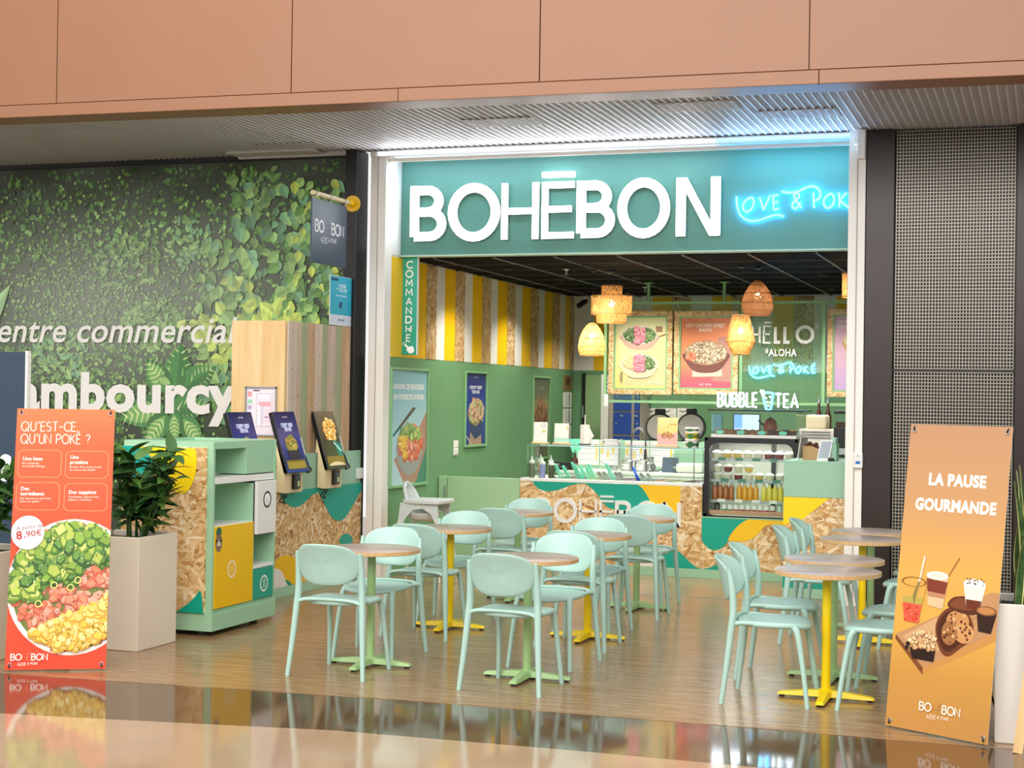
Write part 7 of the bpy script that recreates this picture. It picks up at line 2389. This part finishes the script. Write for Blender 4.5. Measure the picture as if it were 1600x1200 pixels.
MB().prism([(p[0], max(p[1], wz)) for p in q], front(TY + .12), -.16, 0).build('pane', CLEAR_PL, ct_)
MB().prism([(q[0][0] - .002, wz), (q[0][0] + .004, wz), (q[3][0] + .004, q[3][1]), (q[3][0] - .002, q[3][1])], front(TY + .118), 0, .004).build('edge', WHITE, ct_)
# coffee machine behind, on the side counter
SZt = zw + .0002
q = [(-2.334,1.429),(-1.984,1.399),(-2.273,1.569),(-2.071,1.441)]
em = thing('coffee_machine', 'white coffee machine with a perforated tray behind the till terminal', 'coffee machine', ((q[0][0] + q[1][0]) / 2, 15.75, SZt))
zt0 = q[0][1]
zlow = (-2.13,1.182)[1]
MB().prism([(q[0][0], SZt), (q[1][0] - .03, SZt), (q[1][0], zt0 - .03), (q[1][0] - .02, zt0), (q[0][0], zt0)], front(15.58), -.34, 0).build('body', WHITE_METAL, em, bevel=.006)
m = MB()
for i in range(15):
    for k in range(3):
        xx = q[0][0] + .04 + i * (q[1][0] - q[0][0] - .09) / 14
        m.box(xx - .006, 15.572, zt0 - .03 - .028 * k - .006, xx + .006, 15.581, zt0 - .03 - .028 * k + .006)
stuff(m.build('perforation', BLACK, em))
MB().box(q[2][0], 15.6, zt0 + .0005, q[3][0], 15.85, q[2][1]).build('cup_box', CREAM, em, bevel=.02)
q = [(-1.993,1.606),(-1.819,1.453),(-1.99,1.425)]
gr_ = thing('coffee_grinder', 'black coffee grinder with a clear hopper beside the right white post', 'grinder', ((q[0][0] + q[1][0]) / 2 + .03, 15.62, SZt))
gx = q[0][0] + .1
MB().box(gx - .10, 15.54, SZt, gx + .10, 15.75, q[1][1]).build('body', BLACK, gr_, bevel=.012)
MB().box(gx - .09, 15.56, q[1][1] + .0, gx + .09, 15.74, q[0][1] - .02).build('hopper', CLEAR_PL, gr_)
MB().box(gx - .08, 15.57, q[1][1] + .002, gx + .08, 15.73, q[1][1] + .05).build('beans', CHOC, gr_)
MB().box(gx - .10, 15.55, q[0][1] - .02, gx + .10, 15.75, q[0][1] + .01).build('lid', BLACK, gr_, bevel=.01)
MB().box(gx - .05, 15.535, SZt + .0, gx + .02, 15.54, SZt + .0 + .06).build('drip_front', STEEL, gr_)
q = [(-2.191,1.594),(-2.12,1.596)]
sr = thing('syrup_bottle', 'two tall syrup bottles with steel pourers behind the coffee machine', 'bottle', (q[0][0], 15.93, SZt))
sr['label'] = 'left tall syrup bottle with a steel pourer behind the coffee machine'
def syrup(t, x):
    MB().lathe([(.001, 0), (.035, 0), (.035, .36), (.013, .44), (.013, .50), (.001, .50)], (x, 15.93, SZt), 14).build('body', AMBER, t, smooth=40)
    MB().lathe([(.015, .495), (.015, .53), (.005, .54), (.005, .575), (.001, .575)], (x, 15.93, SZt), 10).build('pourer', STEEL, t, smooth=40)
syrup(sr, q[0][0])
sr2 = thing('syrup_bottle', 'right tall syrup bottle with a steel pourer behind the coffee machine', 'bottle', (q[1][0] + .02, 15.93, SZt))
syrup(sr2, q[1][0] + .02)

# ================================================================ LIGHT GREEN GATE BESIDE THE COUNTER
gt = thing('counter_gate', 'light green swing gate panels between the green wall and the counter', 'gate', (-5.4, 14.9, 0))
GATE = paint('light_green_laminate', 'a9d0a2', .45, grain=.02, scale=10)
box_obj('panel', (-5.728, CY, .03, CL - .004, CY + .03, .892), GATE, gt, .003)
box_obj('panel', (-5.822, CY - .0, .03, -5.736, CY + .028, .895), GATE, gt, .003)
MB().box(-5.76, CY - .025, .52, -5.745, CY - .012, .80).build('handle', STEEL, gt, bevel=.004)
for zz_ in (.56, .76):
    MB().box(-5.757, CY - .014, zz_, -5.748, CY, zz_ + .012).build('handle_bracket', STEEL, gt)
box_obj('plinth', (-5.82, CY + .002, 0, CL - .004, CY + .025, .03), DARK_METAL, gt)

# ================================================================ HANGING MESH SCREEN, MENU BOARDS, LAMPS
MY = 17.0
MFR = paint('green_mesh_frame', '8fc08c', .4, grain=.02)
MESH = paint('green_mesh_wire', '7fb37a', .4, grain=.02)
hm = thing('mesh_screen', 'green expanded metal screen hanging from the black ceiling over the counter', 'screen', (-3.3, MY, 1.65))
X0, X1, Z0, Z1 = -4.735, -1.1, 1.655, 2.785
xd1, xd2 = (-3.187,2.159)[0], (-2.295,2.165)[0]
for b in ((X0, Z0, X1, Z0 + .03), (X0, Z1 - .03, X1, Z1), (X0, Z0 + .03, X0 + .03, Z1 - .03), (xd1 - .015, Z0 + .03, xd1 + .015, Z1 - .03), (xd2 - .018, Z0 + .03, xd2 + .018, Z1 - .03), (X1 - .03, Z0 + .03, X1, Z1 - .03)):
    box_obj('frame_bar', (b[0], MY - .015, b[1], b[2], MY + .015, b[3]), MFR, hm, .002)
for xx in ((-3.381,2.93)[0], X0 + .5, X1 - .5):
    MB().cyl((xx, MY, Z1), (xx, MY, ZC - .002), .018, .018, 10).build('ceiling_post', MFR, hm, smooth=40)
    MB().lathe([(.001, 0), (.055, 0), (.055, .008), (.001, .008)], (xx, MY, ZC - .012), 14).build('ceiling_plate', MFR, hm)
MX1 = xd2 - .018
m = MB()
cw, chh, tw = .034, .048, .0055        # diamond pitch
import itertools
def diag(m, x0, z0, x1, z1, t, Y):
    d = Vector((x1 - x0, z1 - z0)).normalized()
    nx, nz = -d.y * t / 2, d.x * t / 2
    vs = [(x0 + nx, Y - .002, z0 + nz), (x0 - nx, Y - .002, z0 - nz), (x1 - nx, Y - .002, z1 - nz), (x1 + nx, Y - .002, z1 + nz)]
    m.add(vs + [(a, Y + .002, c) for a, _, c in vs], [(0, 1, 2, 3), (7, 6, 5, 4), (0, 4, 5, 1), (2, 6, 7, 3)])
slope = chh / cw
H_ = Z1 - Z0 - .06
run = H_ / slope
s0 = X0 + .03 - run
while s0 < MX1:
    for sgn in (1, -1):
        xa, xb = (s0, s0 + run)
        za, zb2 = (Z0 + .03, Z1 - .03) if sgn > 0 else (Z1 - .03, Z0 + .03)
        if xa < X0 + .03:
            za += (X0 + .03 - xa) / run * (zb2 - za)
            xa = X0 + .03
        if xb > MX1:
            zb2 -= (xb - MX1) / (xb - xa) * (zb2 - za)
            xb = MX1
        if xb - xa > .005:
            diag(m, xa, za, xb, zb2, tw, MY)
    s0 += cw
stuff(m.build('wire_mesh', MESH, hm))

def menu_board(label, pts, art, cut=None):
    (xa, za), (xb, zb2) = pts
    t = thing('menu_board', label, 'menu board', ((xa + xb) / 2, MY - .02, zb2))
    fw = .055
    Y0, Y1 = MY - .05, MY - .016
    for b in ((xa, zb2, xb, zb2 + fw), (xa, za - fw, xb, za), (xa, zb2 + fw, xa + fw, za - fw), (xb - fw, zb2 + fw, xb, za - fw)):
        o = box_obj('frame_board', (b[0], Y0, b[1], b[2], Y1, b[3]), OSB, t, .002)
        flakes(o, front(Y0), b[0] + .001, b[1] + .001, b[2] - .001, b[3] - .001, int(abs(b[0] * 999 + b[1] * 77)), 3500, .06, .95)
    ia, ib, ja, jb = xa + fw, xb - fw, zb2 + fw, za - fw
    for b in ((ia, ja, ib, ja + .018), (ia, jb - .018, ib, jb), (ia, ja + .018, ia + .018, jb - .018), (ib - .018, ja + .018, ib, jb - .018)):
        box_obj('inner_frame', (b[0], Y0 + .004, b[1], b[2], Y1, b[3]), GREEN_FRAME, t, .001)
    P = Print(front(Y0 + .02), step=.0002, clip=(ia + .016, ja + .016, ib - .016, jb - .016))
    art(P, ia, ib, ja, jb)
    P.build('print', t, PRINT_GLOSS)
    return t
PINKS = [('c8607a', 'e89aa8'), ('b8506a', 'f0b0b8')]
GREENS = [('4a6a3a', '7fa06a'), ('5a7a4a', 'a8c08a'), ('2f4a2a', '6d8a5a')]
BEIG = [('b9a06a', 'e0cf9a'), ('c8b07a', 'f0e2b8')]
def bowl(P, cx, cz, rx, rz, wall, rim):
    P.poly(smooth_path([(cx - rx, cz), (cx - rx * .9, cz - rz * .9), (cx - rx * .45, cz - rz * 1.55), (cx + rx * .45, cz - rz * 1.55), (cx + rx * .9, cz - rz * .9), (cx + rx, cz)], 5), wall)
    P.circ(cx, cz, rx, rim, rz)
def art_yellow(P, a, b, z0, z1):
    w, h = b - a, z1 - z0
    P.grad(a, z0, b, z1, [(0, 'e6d684'), (.5, 'ece0a0'), (1, 'dfe3b4')])
    P.poly([(a + w * .15, z0 + h * .05), (b, z0 + h * .05), (b, z0 + h * .55), (a + w * .7, z0 + h * .62)], 'd9c99a')
    P.rect(a + w * .78, z0 + h * .78, a + w * .9, z0 + h * .86, 'a8806a')
    P.line([(a + w * .6, z0 + h * .66), (a + w * .97, z0 + h * .75)], .014, '8a6a4a')
    for cz, c1 in ((.74, GREENS), (.36, BEIG)):
        cx, czz = a + w * .48, z0 + h * cz
        bowl(P, cx, czz, w * .33, h * .125, 'c9a898' if cz > .5 else 'd9cdb0', 'e8ddd0')
        food(P, cx, czz, w * .29, h * .105, GREENS, 130, .018, lambda x, y: x > cx + w * .08)
        food(P, cx, czz, w * .29, h * .105, c1, 130, .018, lambda x, y: x < cx - w * .07)
        food(P, cx, czz, w * .29, h * .105, PINKS, 110, .022, lambda x, y: abs(x - cx) < w * .09)
    P.rect(a + w * .13, z0 + h * .1, a + w * .18, z0 + h * .24, '9a8a6a')
    P.text('BO  BON', a + w * .78, z0 + h * .085, .028, 'f3efe2', mid=True)
def art_coral(P, a, b, z0, z1):
    w, h = b - a, z1 - z0
    P.grad(a, z0, b, z1, [(0, 'c9607a'), (.15, 'd86a70'), (.35, 'e8936a'), (1, 'e08a64')])
    P.poly([(b, z0 + h * .1), (b, z0 + h * .75), (a + w * .7, z0 + h * .7), (a + w * .85, z0 + h * .4), (a + w * .6, z0 + h * .12)], 'b88a80')
    P.text('HOT CHICKEN SWEET', (a + b) / 2 - .01, z0 + h * .85, .036, 'fbeee2', width=w * .72, bold=.03, mid=True)
    P.text('SHOYU', (a + b) / 2 - .01, z0 + h * .79, .036, 'fbeee2', width=w * .24, bold=.03, mid=True)
    P.poly([(a + w * .25, z0 + h * .33), (a + w * .78, z0 + h * .36), (a + w * .8, z0 + h * .18), (a + w * .25, z0 + h * .17)], 'd8c4b4')
    cx, cz = a + w * .5, z0 + h * .5
    bowl(P, cx, cz, w * .39, h * .17, '7a5048', 'b98a70')
    food(P, cx, cz, w * .36, h * .15, [('9a8a70', 'd8cbb0'), ('6d5a4a', 'c0a88c'), ('8a6a50', 'ecdcc0')], 260, .022)
    food(P, cx - w * .28, cz - h * .05, w * .09, h * .05, SAL, 14, .03)
    P.text('BO  BON', (a + b) / 2, z0 + h * .055, .022, 'f6dfe0', mid=True)
def art_lilac(P, a, b, z0, z1):
    w, h = b - a, z1 - z0
    P.grad(a, z0, b, z1, [(0, 'c0a4d4'), (.5, 'd8b4c8'), (1, 'c8a4b8')])
    P.text('LA PAUSE', a + .045, z0 + h * .885, .036, 'f4e8ee', bold=.03)
    P.text('GOURMANDE', a + .045, z0 + h * .82, .036, 'f4e8ee', bold=.03)
    bowl(P, a + w * .5, z0 + h * .66, w * .26, h * .1, 'c9a070', 'e6cc9a')
    food(P, a + w * .5, z0 + h * .66, w * .22, h * .08, BEIG, 70, .03)
menu_board('hanging menu board with two poke bowls on pale yellow', [(-4.671,2.679), (-3.947,1.75)], art_yellow)
menu_board('hanging coral menu board with one chicken bowl, middle of the three', [(-3.925,2.676), (-3.214,1.76)], art_coral)
p0, p1 = (-2.251,2.691), (-1.693,1.754)
menu_board('lilac menu board cut off by the right white post', [p0, p1], art_lilac)

hl = thing('greeting_lettering', 'white cut out greeting letters fixed on the green mesh screen', 'sign', (-2.7, MY - .02, 2.2))
def letters_line(parent, chars, boxes, th, fr, d0, d1, mat):
    for ch, (xa, za, xb, zb2) in zip(chars, boxes):
        w, st = GLYPH[ch]
        m = MB()
        t_ = th * (.6 if ch in 'H\u0112' and zb2 - za > .12 else 1)
        for line in st:
            solid_stroke(m, [(xa + t_ / 2 + a / w * (xb - xa - t_), za + t_ / 2 + b * (zb2 - za - t_)) for a, b in line], t_, fr, 0, 0, d0, d1)
        m.build('letter', mat, parent)
q = [(-3.068,2.319),(-2.973,2.52),(-2.949,2.319),(-2.855,2.52),(-2.831,2.319),(-2.744,2.52),(-2.728,2.32),(-2.641,2.52),(-2.597,2.32),(-2.395,2.52)]
letters_line(hl, 'H\u0112LLO', [(q[i][0], q[i][1], q[i + 1][0], q[i + 1][1]) for i in range(0, 10, 2)], .034, front(MY - .004), 0, .014, WHITE)
q = [(-2.4,2.431),(-2.341,2.547)]
letters_line(hl, '*', [(q[0][0], q[0][1] - .06, q[1][0], q[1][1])], .012, front(MY - .004), 0, .014, WHITE)
q = [(-2.892,2.188),(-2.583,2.265)]
P = Print(front(MY - .010), step=.0002)
P.text('*ALOHA', q[0][0] - .03, q[0][1], q[1][1] - q[0][1], 'fbfbf6', width=q[1][0] - q[0][0] + .03, bold=.02)
P.build('small_lettering', hl)
nl2 = thing('neon_sign', 'small cyan neon script on the green mesh screen under the greeting letters', 'sign', (-2.75, MY - .02, 2.0))
(ka, kz), (kb, kz2) = (-3.091,1.95), (-2.369,2.108)
src0 = (-2.619,3.28)
src1 = (-1.528,3.552)
for k_, pths in NP.items():
    pp = [[(ka + (a - src0[0]) / (src1[0] - src0[0]) * (kb - ka), kz + (b - src0[1]) / (src1[1] - src0[1]) * (kz2 - kz)) for a, b in pt_] for pt_ in pths]
    neon(nl2, 'tube_letter', pp, front(MY - .004), .0085, NEON_CYAN, .02)
wtag = thing('sensor_box', 'small white sensor box on the lower left corner of the mesh screen', 'sensor', (-4.75, MY - .02, 1.65))
q = [(-4.722,1.61),(-4.672,1.747)]
box_obj('housing', (q[0][0], MY - .045, q[0][1], q[1][0], MY - .016, q[1][1]), WHITE, wtag, .004)

def pendant(name, label, x, y, ztop, zbot, build, glow_z, power):
    t = thing(name, label, 'lamp', (x, y, zbot), 'woven pendant lamps')
    MB().lathe([(.001, 0), (.035, 0), (.035, -.02), (.008, -.03)], (x, y, ZC - .003), 14).build('ceiling_rose', BLACK, t, smooth=40)
    MB().cyl((x, y, ztop), (x, y, ZC - .03), .003, .003, 6).build('cord', BLACK, t)
    MB().lathe([(.014, 0), (.02, -.03), (.018, -.06), (.001, -.06)], (x, y, ztop + .005), 12).build('socket', BLACK, t, smooth=40)
    build(t, x, y, ztop, zbot)
    if glow_z:
        MB().ball((x, y, glow_z), .034, 12).build('bulb', BULB, t, smooth=True)
        d = bpy.data.lights.new('pendant_lamp', 'POINT')
        d.energy, d.color, d.shadow_soft_size = power, (1.0, .72, .42), .035
        o = bpy.data.objects.new('pendant_lamp', d)
        COL.objects.link(o)
        o.location = (x, y, glow_z - .0)
        o.location.z -= .05
    return t
def slats(t, prof, x, y, zb, n, w, mat, name='slat', tw=.0):
    """woven shade: upright canes following a profile of (radius, height)"""
    m = MB()
    pr = smooth_path(prof, 3, False)
    for k in range(n):
        a = 2 * PI * k / n
        vs, fs = [], []
        for i, (r_, z) in enumerate(pr):
            for s_ in (-1, 1):
                b = a + s_ * w / max(r_, .02) / 2 + tw * math.sin(i * 1.7 + k)
                vs.append((x + r_ * math.cos(b), y + r_ * math.sin(b), zb + z))
        for i in range(len(pr) - 1):
            fs.append((i * 2, i * 2 + 1, i * 2 + 3, i * 2 + 2))
        m.add(vs, fs)
    return stuff(m.build(name, mat, t))
def hoop(t, r_, x, y, z, mat, th=.005, name='hoop'):
    MB().tube([(x + r_ * math.cos(2 * PI * i / 28), y + r_ * math.sin(2 * PI * i / 28), z) for i in range(28)], th, 6, closed=True).build(name, mat, t, smooth=True)
RT_GLOW = None
def translucent(name, hx, holes=.3):
    m = bpy.data.materials.new(name)
    m.use_nodes = True
    nt = m.node_tree
    nt.nodes.clear()
    o = nd(nt, 'ShaderNodeOutputMaterial')
    mix = nd(nt, 'ShaderNodeMixShader')
    mix.inputs[0].default_value = .55
    df = nd(nt, 'ShaderNodeBsdfDiffuse')
    tl = nd(nt, 'ShaderNodeBsdfTranslucent')
    tc = nd(nt, 'ShaderNodeTexCoord')
    nz = nd(nt, 'ShaderNodeTexNoise', i_Scale=45.0, i_Detail=3.0)
    mp = nd(nt, 'ShaderNodeMapping')
    mp.inputs['Scale'].default_value = (1, 1, .25)
    nt.links.new(tc.outputs['Object'], mp.inputs[0])
    nt.links.new(mp.outputs[0], nz.inputs['Vector'])
    c = hexc(hx)
    r = nd(nt, 'ShaderNodeValToRGB')
    r.color_ramp.elements[0].position, r.color_ramp.elements[1].position = .3, .7
    r.color_ramp.elements[0].color = (c[0] * .55, c[1] * .5, c[2] * .45, 1)
    r.color_ramp.elements[1].color = c
    nt.links.new(nz.outputs['Fac'], r.inputs[0])
    for s_ in (df, tl):
        nt.links.new(r.outputs[0], s_.inputs[0])
    nt.links.new(df.outputs[0], mix.inputs[1])
    nt.links.new(tl.outputs[0], mix.inputs[2])
    # open weave: small gaps between the canes let the bulb show through
    tr = nd(nt, 'ShaderNodeBsdfTransparent')
    wv = nd(nt, 'ShaderNodeTexNoise', i_Scale=95.0, i_Detail=1.0)
    mp2 = nd(nt, 'ShaderNodeMapping')
    mp2.inputs['Scale'].default_value = (1, 1, .35)
    nt.links.new(tc.outputs['Object'], mp2.inputs[0])
    nt.links.new(mp2.outputs[0], wv.inputs['Vector'])
    th = nd(nt, 'ShaderNodeMath', operation='LESS_THAN')
    th.inputs[1].default_value = .33 + holes * .4
    nt.links.new(wv.outputs['Fac'], th.inputs[0])
    mix2 = nd(nt, 'ShaderNodeMixShader')
    nt.links.new(th.outputs[0], mix2.inputs[0])
    nt.links.new(mix.outputs[0], mix2.inputs[1])
    nt.links.new(tr.outputs[0], mix2.inputs[2])
    nt.links.new(mix2.outputs[0], o.inputs[0])
    return m
RAT_T = translucent('lit_rattan', 'ecc88a', .34)
RAT_B = translucent('brown_woven_cane', 'b08868', .12)
def shade_wall(t, prof, x, y, zb, mat, name='woven_shade', n=40):
    m = MB()
    pr = smooth_path(prof, 3, False)
    vs, fs = [], []
    for r_, z in pr:
        for j in range(n):
            w = 2 * PI * j / n
            vs.append((x + r_ * math.cos(w), y + r_ * math.sin(w), zb + z))
    for i in range(len(pr) - 1):
        for j in range(n):
            fs.append((i * n + j, i * n + (j + 1) % n, (i + 1) * n + (j + 1) % n, (i + 1) * n + j))
    m.add(vs, fs)
    return m.build(name, mat, t, smooth=True)
EGG = [(.118, 0), (.137, .05), (.14, .10), (.125, .18), (.09, .26), (.045, .315), (.018, .33)]
def b_egg(t, x, y, zt_, zb):
    shade_wall(t, [(r_ * .985, z) for r_, z in EGG], x, y, zb, RAT_T)
    slats(t, EGG, x, y, zb, 26, .006, RATTAN, 'cane', .02)
    for r_, z in ((.118, .0), (.134, .04), (.14, .09), (.128, .17), (.092, .255), (.05, .31)):
        hoop(t, r_ + .001, x, y, zb + z, RATTAN, .0035)
def b_two(t, x, y, zt_, zb):
    for r_, z0, z1 in ((.15, .0, .095), (.205, .085, .27), (.105, .26, .37)):
        shade_wall(t, [(r_, z0), (r_, z1)], x, y, zb, RAT_T)
        slats(t, [(r_ + .002, z0), (r_ + .002, z1)], x, y, zb, int(r_ * 330), .006, RATTAN, 'cane')
        hoop(t, r_ + .003, x, y, zb + z0, RATTAN, .005)
        hoop(t, r_ + .003, x, y, zb + z1, RATTAN, .005)
    m = MB()
    for k in range(3):
        a = 2 * PI * k / 3
        m.box(x - .002, y - .002, zb + .36, x + .002, y + .002, zb + .37)
        m.tube([(x, y, zb + .365), (x + .1 * math.cos(a), y + .1 * math.sin(a), zb + .365)], .003, 5)
    m.build('spider_arm', DARK_METAL, t)
def b_dia(t, x, y, zt_, zb):
    prof = [(.075, 0), (.138, .125), (.078, .375)]
    m = MB()
    for k in range(46):
        a = 2 * PI * k / 46
        m.tube([(x + r_ * math.cos(a), y + r_ * math.sin(a), zb + z) for r_, z in prof], .0042, 5)
    stuff(m.build('cane', RAT_T, t))
    shade_wall(t, [(.070, .005), (.130, .125)], x, y, zb, RAT_T, 'liner')
    shade_wall(t, [(.130, .125), (.072, .37)], x, y, zb, RAT_T, 'liner')
    for r_, z in prof:
        hoop(t, r_ + .003, x, y, zb + z, RATTAN, .005)
    m = MB()
    for k in range(3):
        a = 2 * PI * k / 3
        m.tube([(x, y, zb + .372), (x + .078 * math.cos(a), y + .078 * math.sin(a), zb + .372)], .003, 5)
    m.build('spider_arm', DARK_METAL, t)
TALL = [(.115, 0), (.145, .05), (.15, .12), (.125, .21), (.075, .29), (.03, .335)]
def b_tall(t, x, y, zt_, zb):
    shade_wall(t, TALL, x, y, zb, RAT_B)
    slats(t, [(r_ + .002, z) for r_, z in TALL], x, y, zb, 40, .005, RATTAN_BROWN, 'cane', .05)
    for r_, z in TALL:
        hoop(t, r_ + .003, x, y, zb + z, RATTAN_BROWN, .004)
def b_drum(t, x, y, zt_, zb):
    for r_, z0, z1 in ((.14, .0, .22), (.08, .21, .28)):
        shade_wall(t, [(r_, z0), (r_, z1)], x, y, zb, RAT_T)
        slats(t, [(r_ + .002, z0), (r_ + .002, z1)], x, y, zb, int(r_ * 330), .006, RATTAN, 'cane')
        hoop(t, r_ + .003, x, y, zb + z0, RATTAN, .005)
        hoop(t, r_ + .003, x, y, zb + z1, RATTAN, .005)
pendant('pendant_lamp', 'egg shaped lit rattan lamp, lowest at the left of the hanging lamps', -4.365, 15.2, 2.46, 2.13, b_egg, 2.33, 5)
pendant('pendant_lamp', 'two tier drum rattan lamp above the egg shaped one', -4.193, 15.3, 2.83, 2.465, b_two, 2.66, 5)
pendant('pendant_lamp', 'diamond shaped lit cane lamp in front of the coral menu board', -2.805, 14.92, 2.515, 2.14, b_dia, 2.37, 5)
pendant('pendant_lamp', 'brown tall woven lamp behind the diamond shaped one', -2.68, 15.1, 2.86, 2.525, b_tall, 2.72, 1.2)
pendant('pendant_lamp', 'drum rattan lamp cut off by the right white post', -1.72, 15.0, 2.97, 2.69, b_drum, 2.8, 4)
